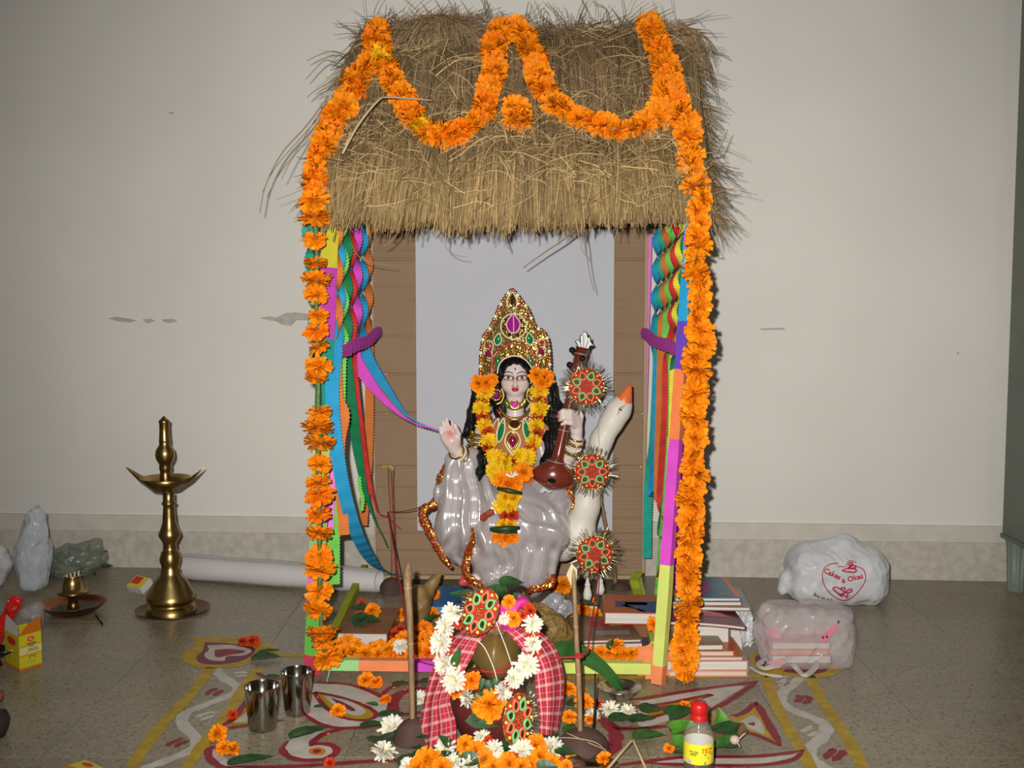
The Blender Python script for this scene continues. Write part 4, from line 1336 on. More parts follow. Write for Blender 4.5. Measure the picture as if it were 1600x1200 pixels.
def blend(c, m, col):
    m = np.clip(m, 0, 1)[:, None]
    return c * (1 - m) + np.array(col)[None] * m
cb = blend(cb, 0.85 * np.exp(-(((xb - 702) / 8) ** 2 + ((yb - 678) / 11) ** 2)) * (db > 66), (0.62, 0.20, 0.17))       # red painted palm
cb = blend(cb, 0.5 * np.exp(-(((xb - 708) / 7) ** 2 + ((yb - 694) / 7) ** 2)) * (db > 66), (0.66, 0.30, 0.27))
cb = blend(cb, (np.exp(-(((xb - 872.5) / 3) ** 2)) * (np.abs(yb - 651) < 11)), (0.45, 0.10, 0.10))                         # painted nails
cb = blend(cb, np.clip((yb - 652) / 3, 0, 1) * (xb > 752) * (xb < 858) * (db < 56) * (yb < 790), (0.42, 0.17, 0.06))       # painted blouse
cb = blend(cb, 0.9 * (yb > 828) * (((xb < 726) | (yb > 911) | ((yb > 845) & (yb < 880)))), (0.60, 0.02, 0.03))             # red edged feet
HX = 805.0
HEAD = [('e', HX, 586, -4, 25, 31, 29), ('e', HX, 599, 4, 19.3, 21, 20), [(HX, 613, 13, 6.5), (HX, 614.5, 12, 6)], ('e', HX - 11, 601, 11, 8.5, 9, 9), ('e', HX + 11, 601, 11, 8.5, 9, 9)]
def fhead(X):
    F = ic(HEAD, X, 7 * S)
    for sx in (-1, 1):
        F = smax(F, -sd_ell(X, I(HX + sx * 11, 589.5, 29.5), (8.2 * S, 6.0 * S, 4.4 * S)), 3 * S)
        F = smin(F, sd_ell(X, I(HX + sx * 11, 590.2, 17.0), (7.4 * S, 6.6 * S, 4.3 * S)), 1.0 * S)
        F = smin(F, sd_cap(X, I(HX + sx * 24, 585, -2), I(HX + sx * 24, 597, -2), 4 * S, 2.8 * S), 2 * S)
        F = smin(F, sd_ell(X, I(HX + sx * 3.2, 603.4, 25), (2.2 * S, 3.0 * S, 2.0 * S)), 1.4 * S)
    F = smin(F, ic([[(HX, 584, 23, 2.0), (HX, 594, 26.5, 2.3), (HX, 602.3, 30, 3.0)]], X, 1 * S), 3 * S)
    F = smin(F, sd_ell(X, I(HX, 607.6, 24.6), (5.6 * S, 2.6 * S, 1.3 * S)), 1.2 * S)
    F = smin(F, sd_ell(X, I(HX, 610.2, 23.8), (4.6 * S, 2.9 * S, 1.6 * S)), 1.0 * S)
    F = smin(F, ic([[(HX, 610, 0, 14), (HX, 632, 2, 14)]], X, S), 4 * S)
    return F
lo, hi = ibox(772, 838, 550, 634, -36, 36)
Ph, Qh = nets(fhead, lo, hi, 0.5 * S)
xh, yh, dh = pxy(Ph)
u = np.abs(xh - HX)
front = dh > 5
ch = np.repeat(SKIN[None], len(Ph), 0)
ch = blend(ch, 0.40 * np.exp(-((u - 13) / 6) ** 2 - ((yh - 602) / 5) ** 2), (0.66, 0.36, 0.33))
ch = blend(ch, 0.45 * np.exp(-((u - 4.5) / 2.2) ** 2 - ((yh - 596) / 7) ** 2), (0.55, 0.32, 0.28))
ex, ey = (u - 11) / 7.4, (yh - 590.3 + 0.10 * (u - 11)) / 3.4
er = ex ** 2 + ey ** 2
ch = blend(ch, 0.85 * np.exp(-np.maximum(np.sqrt(er) - 1, 0) ** 2 / 0.30) * front, (0.36, 0.12, 0.09))
ch = blend(ch, (er < 0.92) * front * 1.0, (0.74, 0.70, 0.66))
ir = ((u - 10.6) ** 2 + (yh - 590.2) ** 2)
ch = blend(ch, np.clip(3.4 - np.sqrt(ir), 0, 1) * (er < 0.92) * front, (0.055, 0.016, 0.008))
ch = blend(ch, np.clip(2.0 - np.sqrt(ir), 0, 1) * (er < 0.92) * front, (0.008, 0.006, 0.006))
ch = blend(ch, np.clip(1.15 - np.abs(np.sqrt(er) - 1.02) / 0.22, 0, 1) * (ey < 0.2) * front, (0.012, 0.01, 0.01))
ch = blend(ch, np.clip(1.0 - np.abs(np.sqrt(er) - 1.02) / 0.12, 0, 1) * (ey >= 0.2) * front, (0.10, 0.03, 0.025))
by = 585.3 - 5.0 * np.sin(np.clip((u - 2.0) / 19.5, 0, 1) * PI) ** 0.8 + 0.05 * u
ch = blend(ch, np.clip(1.4 - np.abs(yh - by) / 0.9, 0, 1) * (u > 3.0) * (u < 20) * front, (0.015, 0.012, 0.012))
lip = np.minimum(((xh - HX) / 6.2) ** 2 + ((yh - 607.5 + 0.5 * np.exp(-(u / 1.3) ** 2)) / 1.7) ** 2, ((xh - HX) / 5.2) ** 2 + ((yh - 609.9) / 2.3) ** 2)
ch = blend(ch, np.clip(3 * (1.12 - lip), 0, 1) * (dh > 15), (0.50, 0.035, 0.07))
ch = blend(ch, np.clip(1.2 - np.abs(yh - 608.6 - 0.15 * np.cos(u)) / 0.5, 0, 1) * (u < 5.5) * (dh > 15), (0.22, 0.01, 0.03))
ch = blend(ch, np.clip(1.8 - np.sqrt((xh - HX) ** 2 + ((yh - 576.5) * 0.8) ** 2), 0, 1) * front, (0.03, 0.02, 0.03))
ch = blend(ch, 0.9 * ((np.abs(u - 3.2) < 1.0) & (np.abs(yh - 605) < 0.6) & (dh > 20)), (0.25, 0.10, 0.08))
ch = blend(ch, np.clip((yh - 630) / 3, 0, 1), (0.55, 0.36, 0.28))
np_obj('body', Pb, Qb, M_clay, parent=idol, color=cb)
np_obj('head', Ph, Qh, M_clay, parent=idol, color=ch)

# hair
HR = [[(780, 568, -6, 14), (755, 606, -8, 15), (744, 645, -8, 13), (733, 672, -6, 7), (724, 680, -6, 3)], [(748, 645, -4, 12), (752, 690, 14, 9), (754, 715, 52, 7), (751, 738, 66, 5), (747, 753, 68, 1.2)],
      [(830, 570, -6, 14), (853, 608, -8, 15), (864, 645, -4, 17), (864, 690, 14, 18), (857, 722, 34, 12), (850, 735, 40, 5)],
      [(770, 600, -14, 14), (800, 660, -22, 22), (820, 700, -24, 22)]]
def fhair(X):
    F = ic(HR, X, 9 * S)
    cap = sd_ell(X, I(HX, 582, -4), (29 * S, 32 * S, 31 * S))
    cut = sd_ell(X, I(HX, 599, 34), (23.5 * S, 34 * S, 31.5 * S))
    cap = smax(cap, -cut, 2 * S)
    F = smin(F, cap, 5 * S)
    sx, sz = X[0] / S, X[2] / S
    F = F + S * (0.9 * np.sin(sx * 1.7 + 0.12 * sz + 1.2 * np.sin(sz * 0.09)) * np.sin(X[1] / S * 1.3 + 0.5 * np.sin(sz * 0.13)) + 0.8 * np.sin(sx * 0.7 + 0.35 * np.sin(sz * 0.2)))
    return F
lo, hi = ibox(716, 890, 545, 762, -50, 80)
Pq, Qq = nets(fhair, lo, hi, 1.15 * S)
np_obj('hair', Pq, Qq, M_hair, parent=idol)

# satin sari: lap, knees and the long fall below the raised wrist, with folds
SARI = [
    [(718, 708, 54, 12), (712, 722, 52, 15), (703, 770, 50, 21), (700, 825, 50, 25), (716, 870, 46, 13)],
    [(738, 712, 42, 13), (733, 780, 52, 30), (728, 825, 58, 30), (728, 855, 54, 18)],
    [(745, 735, 24, 16), (755, 790, 40, 38)],
    [(800, 790, 18, 42), (735, 815, 56, 30)],
    [(815, 790, 20, 42), (853, 822, 58, 38)],
    [(853, 832, 58, 34), (838, 895, 60, 24), (835, 912, 60, 20)],
    [(765, 845, 60, 26), (768, 890, 58, 24), (778, 905, 54, 22)],
    [(800, 840, 62, 38), (803, 905, 58, 24)],
    [(845, 700, 20, 14), (858, 745, 26, 20), (868, 790, 40, 26)],
]
def fsari(X):
    F = ic(SARI, X, 12 * S)
    sc = X[1] / IY
    x = 800 + X[0] / S / sc
    y = 600 - ((((X[2] - HC) / sc) + HC) - I(800, 600).z) / (S / math.cos(PITCH))
    d = (IY - X[1]) / S
    n1 = np.sin(x * 0.05 + y * 0.031 + 0.8) + np.sin(y * 0.07 - x * 0.022 + d * 0.05)
    def ridge(p, e=1.0): return (1 - np.abs(np.sin(p))) ** 1.6
    sm = lambda a, b, v: np.clip((v - a) / (b - a), 0, 1) ** 2 * (3 - 2 * np.clip((v - a) / (b - a), 0, 1))
    fold = lambda p: np.sin(p) + 0.28 * np.sin(2 * p + 0.6)
    wA = (1 - sm(750, 785, x)) * sm(712, 735, y) * (1 - sm(862, 885, y))
    a1 = np.arctan2(x - 716, y - 600)
    r1 = np.clip(np.hypot(x - 716, y - 600) / 170, 0.3, 1.4)
    D = wA * r1 * 3.6 * fold(a1 * 44 + 0.40 * n1)
    D += wA * sm(800, 850, y) * 1.6 * np.sin((x * 0.8 + y) * 0.16 + 1.2 * n1)
    wB = sm(750, 790, x) * (1 - sm(850, 880, y)) * sm(770, 800, y)
    a2 = np.arctan2(y - 762, x - 752)
    D += wB * (3.4 * fold(a2 * 12 + 0.8 * n1) + 1.3 * np.sin(x * 0.16 - y * 0.10 + 1.8 * n1))
    wD = sm(840, 872, y)
    D += wD * 2.9 * fold((x + 0.28 * (y - 880) * np.clip((x - 812) / 20, -1, 1)) * 0.26 + 0.5 * n1) * sm(750, 790, x)
    D += 3.0 * wD * fold((0.85 * x + y) * 0.105 + 1.0 * n1) * (1 - sm(780, 815, x))
    cut = I(800, 926, 0).z - X[2]
    return smax(F - D * S, cut, 2 * S)
lo, hi = ibox(664, 905, 694, 940, -24, 112)
Ps, Qs = nets(fsari, lo, hi, 1.25 * S)
Ps = relax(Ps, Qs, 6, 0.55)
np_obj('sari', Ps, Qs, M_satin, parent=idol)
sari_bvh = BVHTree.FromPolygons([V(p) for p in Ps.tolist()], Qs.tolist())
def on_sari(px, py, lift=1.0, dflt=60):
    o = CAM; d_ = ray(px, py).normalized()
    h = sari_bvh.ray_cast(o, d_)
    if h[0] is None or h[0].y > IY + 0.05: return I(px, py, dflt)
    return h[0] - d_ * lift * S

def trim(pts, w, name='sequin_border', flat=0.45, fixed=None, m=None):
    Q = resample(cat_rom([on_sari(p[0], p[1], 1.5, p[2]) if fixed is None else I(*p) for p in pts], 8), 2.0 * S)
    # smooth the depth so that the border hangs as one strip
    for _ in range(6):
        Q = [Q[0]] + [(a + b * 2 + c) / 4 for a, b, c in zip(Q, Q[1:], Q[2:])] + [Q[-1]]
    n = len(Q); b = MB(); vs = []; K = 8
    for i, p in enumerate(Q):
        t = (Q[min(n - 1, i + 1)] - Q[max(0, i - 1)]).normalized()
        s_ = t.cross(V((0, -1, 0))).normalized(); nn = s_.cross(t)
        q = i / (n - 1)
        ww = w * S * (1 + 0.12 * math.sin(i * 0.6) + 0.1 * math.sin(i * 1.7)) * min(1, 0.4 + 4 * min(q, 1 - q))
        for k in range(K):
            a = 2 * PI * k / K
            vs.append(p + s_ * math.cos(a) * ww + nn * math.sin(a) * ww * flat)
    b.add(vs, [(i * K + k, i * K + (k + 1) % K, (i + 1) * K + (k + 1) % K, (i + 1) * K + k) for i in range(n - 1) for k in range(K)] + [tuple(range(K)), tuple((n - 1) * K + k for k in range(K))[::-1]])
    return b.build(name, m or M_trim, parent=idol)
trim([(699, 722, 34), (691, 740, 34), (686, 762, 34), (683, 780, 34), (676, 789, 40), (661, 796, 44), (660, 808, 48), (668, 826, 52), (677, 842, 56), (688, 862, 58), (697, 878, 58), (705, 887, 56)], 7.0, fixed=1)
trim([(737, 824, 70), (736, 846, 80), (731, 868, 80), (727, 888, 80), (732, 903, 80), (745, 912, 80), (756, 917, 78)], 6.5)
trim([(820, 927, 78), (832, 921, 82), (846, 917, 82), (858, 915, 80), (864, 905, 70), (864, 897, 60)], 6.5)
trim([(887, 727, 40), (892, 745, 40), (890, 765, 44), (893, 782, 44), (893, 796, 44)], 5.5, fixed=1)
trim([(751, 812, 85), (760, 805, 88), (772, 798, 90)], 5.5, m=mat('rust_cloth_edge', (0.30, 0.05, 0.02), 0.5))

# crown
KC = 803.0
def K(px, py, off=0.0):
    return I(px, py, 20 - 0.0052 * (px - KC) ** 2 + off)
outl = [(750, 588), (751, 570), (751, 552), (753, 538), (756, 524), (766, 513), (771, 501), (776, 490), (780, 479), (787, 468), (793, 459), (800.5, 452), (808, 460), (815, 470), (823, 480), (828, 491), (832, 503), (838, 512), (849, 517), (856, 530), (858, 546), (859, 562), (859, 580)]
inn = [(843, 588), (835, 578), (829, 565), (819, 558), (804, 555), (790, 558), (781, 566), (775, 578), (768, 590)]
pl = MB()
# plate as a fan of strips from inner to outer edge, with thickness
import itertools
so = resample([V((x, y, 0)) for x, y in outl], 3.0); no = len(so)
si_ = resample([V((x, y, 0)) for x, y in inn[::-1]], 0.5)
si = [si_[round(i * (len(si_) - 1) / (no - 1))] for i in range(no)]
for off in (0.0, -5.0):
    rows = [[K(a.x + (b_.x - a.x) * t, a.y + (b_.y - a.y) * t, off + (1.2 * math.sin(t * 9 + i * 0.7) if off == 0 else 0)) for t in (0, .17, .33, .5, .67, .83, 1)] for i, (a, b_) in enumerate(zip(si, so))]
    pl.grid(rows)
for ed in (si, so):
    pl.grid([[K(p.x, p.y, 0), K(p.x, p.y, -5)] for p in ed])
crown = pl.build('crown', M_goldg, parent=idol)
bead = MB(); bead.ell((0, 0, 0), 1, 8, 5)
bead_me = {c: bead.mesh('bead', m) for c, m in (('g', M_gold), ('r', M_redb), ('p', M_pearl), ('d', M_dark_g))}
edge = resample([V((x, y, 0)) for x, y in outl], 5.2)
for i, p in enumerate(edge):
    inst(bead_me['grgp'[i % 4]], 'bead', crown, K(p.x, p.y, 1), (0, 0, 0), (3.1 * S, 2.6 * S, 3.4 * S))
def cord(pts, r, m, off=1.5, closed=False, name='cord', par=None, fn=K):
    Q = cat_rom([fn(x, y, off) for x, y in (pts + [pts[0]] if closed else pts)], 6)
    b = MB(); b.tube(Q, r * S, 7); return b.build(name, m, parent=par or crown)
def gem(px, py, rx, ry, m, off=2.0, rot=0.0, drop=0.0, name='gem', par=None, fn=K, depth=None):
    """a domed stone; drop > 0 gives it a pointed top"""
    b = MB(); n = 20
    dep = depth or min(rx, ry) * 0.55
    rows = []
    for q in (1.0, 0.85, 0.55, 0.0):
        h = off + dep * math.sqrt(max(0, 1 - q * q))
        row = []
        for j in range(n):
            a = 2 * PI * j / n
            x = math.sin(a) * rx * q; y = -math.cos(a) * ry * q
            if drop: x *= 1 - drop * max(0, -y / ry) ** 1.2
            c, s_ = math.cos(rot), math.sin(rot)
            row.append(fn(px + x * c - y * s_, py + x * s_ + y * c, h))
        rows.append(row + [row[0]])
    b.grid(rows)
    return b.build(name, m, parent=par or crown)
def gemcord(px, py, rx, ry, m, r=0.9, off=2.0, rot=0.0, drop=0.0, name='cord', par=None, fn=K):
    pts = []
    for j in range(18):
        a = 2 * PI * j / 18
        x = math.sin(a) * rx; y = -math.cos(a) * ry
        if drop: x *= 1 - drop * max(0, -y / ry) ** 1.2
        c, s_ = math.cos(rot), math.sin(rot)
        pts.append((px + x * c - y * s_, py + x * s_ + y * c))
    return cord(pts, r, m, off, True, name, par, fn)
cord([(768, 584), (769, 566), (774, 552), (787, 541), (803, 536), (821, 541), (834, 552), (840, 566), (842, 580)], 2.4, M_redb)
cord([(777, 584), (780, 570), (789, 560), (804, 556), (818, 560), (828, 570), (833, 580)], 1.2, M_goldw)
gemcord(802.5, 510, 20, 20, M_goldw, 1.0)
for j in range(14):
    a = 2 * PI * j / 14
    gem(802.5 + 14.5 * math.sin(a), 510 - 14.5 * math.cos(a), 2.4, 3.6, M_gold if j % 2 else M_dark_g, 1.2, rot=a, name='petal')
gem(802, 505, 10.5, 15, M_purple, 2.4, drop=0.75, depth=4); gemcord(802, 505, 10.8, 15.3, mat('pale_pink_cord', (0.78, 0.55, 0.62), 0.4), 1.0, 3.0, drop=0.75)
cord([(802, 492), (802.6, 505), (802.6, 519)], 0.7, mat('pale_pink_cord', ()), 6.2)
for sx, x, y in ((-1, 778, 530), (1, 827.5, 529)):
    gem(x, y, 5.5, 9, M_green_g, 2, rot=-sx * 0.2, drop=0.7); gemcord(x, y, 6, 9.6, M_goldw, 0.9, 2.2, rot=-sx * 0.2, drop=0.7)
for sx, x, y in ((-1, 762.5, 552), (1, 845.5, 549)):
    gem(x, y, 4.2, 8.0, M_red_g, 2, rot=-sx * 0.62 + PI * (sx > 0) * 0, drop=0.3); gemcord(x, y, 5.2, 9.2, M_goldw, 0.9, 2.0, rot=-sx * -0.62, drop=0.2)
    gemcord(x + sx * -1, y - 11, 7, 9, M_goldw, 0.9, 1.8); gem(x - sx, y - 11, 4, 5, M_redb, 1.5)
    cord([(x - sx * 6, y + 34), (x - sx * 4, y + 24), (x - sx * 6, y + 14), (x + sx * 2, y + 10)], 1.0, M_goldw)
for x, y in ((773, 560), (833, 560)):
    gem(x + (4 if x < 800 else -3), y + 6, 3, 8, M_green_g, 1.5)
cord([(795, 482), (792, 470), (800, 456), (808, 470), (806, 482)], 1.1, M_goldw); gem(800.5, 468, 3.2, 9, M_dark_g, 2, drop=0.6)
for k in range(9):
    x = 786 + k * 4.4
    gem(x, 547.5 + 0.02 * (x - 803) ** 2, 1.9, 3.0, M_gold, 2.0, name='stud')
for j, (x, y) in enumerate(((781, 497), (786, 486), (791, 478), (824, 497), (819, 486), (813, 478), (769, 520), (838, 520), (760, 534), (849, 534), (757, 570), (853, 566))):
    gem(x, y, 2.4, 4, (M_gold, M_redb)[j % 2], 1.5, rot=(0.5 if x < 803 else -0.5), name='stud')

# jewellery on the body
def nk(off): return lambda px, py, o=0.0: I(px, py, off + o - 0.012 * (px - 804) ** 2)
jw = lambda name, pts, r, m, d: cord(pts, r, m, 0, False, name, idol, nk(d))
jw('choker', [(789, 624), (794, 633), (804, 637), (815, 633), (821, 624)], 4.5, M_goldg, 20)
gem(804, 632, 5, 5, M_pink_g, 6, name='choker_stone', par=idol, fn=nk(20)); gemcord(804, 632, 6.4, 6.4, M_gold, 1.3, 5, name='stone_setting', par=idol, fn=nk(20))
gem(792, 634, 2.8, 2.8, M_green_g, 4, name='choker_stone', par=idol, fn=nk(20))
jw('necklace', [(779, 636), (790, 650), (804, 654), (818, 650), (829, 638)], 2.2, M_gold, 28)
jw('necklace', [(776, 640), (788, 655), (804, 660), (820, 655), (832, 642)], 1.6, M_redb, 28)
gem(804, 663, 7, 6, M_dark_g, 14, name='pendant', par=idol, fn=nk(28)); gemcord(804, 663, 9, 8, M_gold, 2.0, 12, name='pendant_setting', par=idol, fn=nk(28))
for sx in (-1, 1):
    gem(803 + sx * 20, 672, 4.5, 18, M_green_g, 16, rot=sx * -0.22, drop=0.5, name='crescent_stone', par=idol, fn=nk(24)); gemcord(803 + sx * 20, 672, 5.6, 19, M_goldw, 1.2, 17, rot=sx * -0.22, drop=0.5, par=idol, fn=nk(24))
    gemcord(803 + sx * 29, 668, 4.2, 15, M_goldw, 1.1, 17, rot=sx * -0.3, drop=0.5, par=idol, fn=nk(24))
gem(801, 690, 6.5, 10, M_red_g, 20, rot=PI, drop=0.7, name='pendant', par=idol, fn=nk(24)); gemcord(801, 690, 9, 14, M_gold, 1.8, 18, rot=PI, drop=0.7, name='pendant_setting', par=idol, fn=nk(24)); gemcord(801, 692, 12, 18, M_goldw, 1.4, 17, rot=PI, drop=0.7, par=idol, fn=nk(24))
for sx in (-1, 1):                                   # ear ornaments
    x = 805 + sx * 30
    gem(x, 617, 4.6, 4.6, M_purple, 2, name='ear_stone', par=idol, fn=lambda a, b, o=0: I(a, b, 14 + o)); gemcord(x, 617, 7.5, 8, M_goldg, 2.4, 1, name='earring', par=idol, fn=lambda a, b, o=0: I(a, b, 14 + o))
    cord([(x - sx * 8, 606), (x - sx * 12, 618), (x - sx * 8, 628), (x, 632)], 1.8, M_gold, 14, False, 'earring', idol, lambda a, b, o=0: I(a, b, o + 2))
def ring(c, axis, r, t, m, name, n=28, beads=None):
    c = V(c); M = zto(V(axis))
    Q = [c + M @ V((r * math.cos(2 * PI * j / n), r * math.sin(2 * PI * j / n), 0)) for j in range(n)]
    if beads:
        b = MB()
        for q in Q: b.ell(q, t, 6, 4)
        return b.build(name, m, parent=idol)
    b = MB(); b.tube(Q + [Q[0]], t, 6, caps=False); return b.build(name, m, parent=idol)
w0, w1 = I(712, 703, 66), I(735, 719, 32)
for k, (f, m, be) in enumerate(((0.0, M_gold, 0), (0.14, M_pearl, 1), (0.28, M_gold, 0))):
    ring(w0.lerp(w1, f) + V((0.002, 0, -0.004)), w1 - w0, (12.2 + k * 0.6) * S, 1.7 * S, m, 'bracelet', 24, be)
w0, w1 = I(900.5, 684, 55), I(893, 704, 46)
for k, (f, m, be) in enumerate(((0.0, M_gold, 0), (0.35, M_goldg, 0), (0.7, M_pearl, 1), (1.0, M_goldg, 0))):
    ring(w0.lerp(w1, f), w1 - w0, (10.6 + 0.9 * k) * S, (2.6 if m is M_goldg else 1.7) * S, m, 'bracelet', 26, be)
w0, w1 = I(751, 686, 14), I(747, 700, 20)
for k in range(3):
    ring(w0.lerp(w1, k / 2), w1 - w0, 15.5 * S, 3.0 * S, M_goldg, 'armlet', 24)
for (x, y) in ((738, 676), (733, 688), (741, 696)):
    gem(x, y, 4, 4, M_gold, 30, name='mirror_stud', par=idol, fn=lambda a, b, o=0: I(a, b, o))
# clay base under the seat
b = MB()
c0 = I(800, 930, 20)
b.lathe((c0.x, IY - 0.03, 0), [(0.0001, 0), (0.135, 0), (0.135, 0.02), (0.115, 0.045), (0.105, c0.z + 0.02), (0.0001, c0.z + 0.02)], 32)
b.build('pedestal', mat('dark_clay', (0.09, 0.055, 0.035), 0.85, var=0.2), parent=idol)

# ---------------------------------------------------------------- swan
SW = [('e', 806, 833, 2, 104, 50, 58), [(880, 845, 6, 32), (905, 838, 12, 23), (915, 790, 14, 20.5), (923, 745, 14, 18), (940, 687, 12, 16), (955, 660, 12, 16.5), (967, 640, 12, 17.5), (973, 631, 12, 13.5)], [(725, 850, -6, 34), (702, 828, -16, 20)]]
def fswan(X): return ic(SW, X, 12 * S)
lo, hi = ibox(672, 1000, 606, 900, -66, 66)
Pw, Qw = nets(fswan, lo, hi, 1.7 * S)
Pw = relax(Pw, Qw, 4, 0.5)
# sharper mesh for the head so that the painted eye is crisp
xw, yw, dw = pxy(Pw)
cw = np.repeat(np.array([[0.70, 0.66, 0.58]]), len(Pw), 0)
M_swan = mat('matt_white_clay_paint', (1, 1, 1), 0.45, tint=True, spec=0.35)
sb = I(806, 884, 0)
swan = empty('swan_figure', (sb.x, sb.y, sb.z), 'white clay swan with orange beak carrying the idol, neck raised toward the cardboard', 'statue')
np_obj('body', Pw, Qw, M_swan, parent=swan, color=cw)
b = MB()
bp = [(971, 634, 12, 12), (974, 628, 14, 14.5), (978, 619, 14, 10.5), (982, 609, 14, 6), (985, 601, 14, 2.5)]
Q = [I(*p[:3]) for p in bp]
b.tube(Q, [p[3] * S for p in bp], 14)
b.build('beak', mat('orange_beak_paint', (0.82, 0.17, 0.045), 0.35), parent=swan)
bvh = BVHTree.FromPolygons([V(p) for p in Pw.tolist()], Qw.tolist())
def on_swan(px, py, lift=0.4):
    d_ = ray(px, py).normalized(); h = bvh.ray_cast(CAM, d_)
    return (h[0] if h[0] else I(px, py, 26)) - d_ * lift * S
def decal(outline, m, name, par, fn, lift):
    P_ = [fn(x, y, lift) for x, y in outline]
    b = MB(); cx = sum(p[0] for p in outline) / len(outline); cy = sum(p[1] for p in outline) / len(outline)
    n = len(P_)
    b.add([fn(cx, cy, lift)] + P_, [(0, 1 + (j + 1) % n, 1 + j) for j in range(n)])
    return b.build(name, m, parent=par)
el_ = lambda cx, cy, rx, ry, rot=0, n=16: [(cx + rx * math.cos(2 * PI * j / n) * math.cos(rot) - ry * math.sin(2 * PI * j / n) * math.sin(rot), cy + rx * math.cos(2 * PI * j / n) * math.sin(rot) + ry * math.sin(2 * PI * j / n) * math.cos(rot)) for j in range(n)]
decal(el_(969, 640, 5.2, 2.6, -0.95), M_black, 'eye_outline', swan, on_swan, 0.5)
decal(el_(969, 640, 4.2, 1.7, -0.95), mat('eye_white', (0.75, 0.72, 0.66), 0.4), 'eye_white', swan, on_swan, 0.8)
decal(el_(969.2, 640, 1.8, 1.8), mat('brown_iris', (0.12, 0.05, 0.02), 0.3), 'iris', swan, on_swan, 1.1)
decal(el_(969.2, 640, 1.0, 1.0), M_black, 'pupil', swan, on_swan, 1.4)
b = MB(); b.tube([on_swan(972, 636, .4), on_swan(975, 634, .4), on_swan(977, 632, .4)], 0.5 * S, 5); b.tube([on_swan(966.5, 644, .4), on_swan(965, 648, .4)], 0.5 * S, 5)
b.build('eye_line', M_black, parent=swan)

# ---------------------------------------------------------------- veena
M_veena = mat('maroon_lacquer', (0.16, 0.026, 0.014), 0.22, coat=0.6, var=0.1, vscale=30)
M_silver = mat('silver_foil', (0.42, 0.42, 0.42), 0.55, metal=0.5)
va, vb_ = I(860, 766, 74), I(910, 543, 62)
ax = (vb_ - va); LV = ax.length; ax.normalize()
veena = empty('veena', tuple(va), 'maroon lacquered toy veena with black pegs and silver finial held against the lap', 'instrument')
Mv = zto(ax)
prof = [(0.0, 0.001), (0.02, 0.018), (0.05, 0.030), (0.09, 0.0335), (0.135, 0.0325), (0.17, 0.028), (0.20, 0.021), (0.225, 0.0165), (0.26, 0.0150), (0.34, 0.0138), (0.5, 0.0140), (0.7, 0.0150), (0.85, 0.0165), (1.0, 0.0180)]
b = MB()
cc = [V((0, 0, 0))]
fx = lambda t: 1.0 + 0.80 * math.exp(-((t - 0.085) / 0.085) ** 2)
rows = []
n = 26
right_ = (V((1, 0, 0)) - ax * ax.x).normalized(); frn = right_.cross(ax); frn = frn if frn.y < 0 else -frn
for t, r in prof:
    rows.append([va + ax * (t * LV - 0.0) + right_ * (r * (1 + 0.03 * 0) * (fx(t) if t < 0.2 else 1) * math.cos(2 * PI * j / n)) + frn * (r * 1.05 * math.sin(2 * PI * j / n)) for j in range(n)])
vs = [p for r_ in rows for p in r_]
b.add(vs, [(i * n + j, i * n + (j + 1) % n, (i + 1) * n + (j + 1) % n, (i + 1) * n + j) for i in range(len(prof) - 1) for j in range(n)] + [tuple((len(prof) - 1) * n + j for j in range(n))])
vb_o = b.build('body', M_veena, parent=veena)
vbv = BVHTree.FromPolygons([V(p) for p in b.v], b.f)
def on_v(px, py, lift=0.4):
    d_ = ray(px, py).normalized(); h = vbv.ray_cast(CAM, d_)
    return (h[0] if h[0] else I(px, py, 100)) - d_ * lift * S
decal(el_(862, 751, 6.5, 3.6, 0.15), M_black, 'sound_hole', veena, on_v, 0.4)
for k in range(7):
    a = -1.15 + k * 0.38
    decal(el_(853 + 7 * math.sin(a), 771 - 7 * math.cos(a), 3.6, 1.4, a - PI / 2), M_silver, 'silver_petal', veena, on_v, 0.5)
for t, m, w in ((0.20, M_silver, 1.16), (0.42, M_silver, 1.13), (0.955, M_silver, 1.05), (0.60, M_veena, 1.1)):
    r = np.interp(t, [p[0] for p in prof], [p[1] for p in prof]) * w
    c0 = va + ax * (t * LV)
    Q = [c0 + right_ * r * math.cos(2 * PI * j / 20) + frn * r * math.sin(2 * PI * j / 20) for j in range(21)]
    q = MB(); q.tube(Q, 0.8 * S, 6, caps=False); q.build('neck_ring', m, parent=veena)
for px, py, dd, tx in ((894, 547, 62, 905), (890, 570, 64, 900), (910, 560, 86, 906)):
    q = MB(); q.ell(I(px, py, dd), 4.9 * S, 10, 8); q.tube([I(px, py, dd), I(tx, py + 2, 68)], 1.3 * S, 6); q.build('peg', M_black, parent=veena)
pts = [(901, 546), (903, 540), (899, 533), (903, 531), (907, 535), (906, 525), (910, 523), (912, 518), (917, 520), (919, 528), (922, 526), (923, 533), (927, 539), (922, 541), (919, 547)]
q = MB(); q.prism([I(x, y, 66) for x, y in pts], V((0, 0.006, 0))); fin = q.build('finial', M_silver, parent=veena)
q = MB(); q.tube([I(x, y, 67) for x, y in pts], 0.9 * S, 5); q.build('finial_outline', M_black, parent=fin)
for x0, y0, x1, y1 in ((909, 545, 906, 533), (912, 545, 912, 524), (915, 545, 919, 532)):
    q = MB(); q.tube([I(x0, y0, 67), I(x1, y1, 67)], 0.5 * S, 5); q.build('finial_line', M_black, parent=fin)
q = MB(); q.tube([I(920, 545, 64), I(924, 570, 63), (I(905, 640, 84))], 0.35 * S, 4); q.build('string', M_silver, parent=veena)

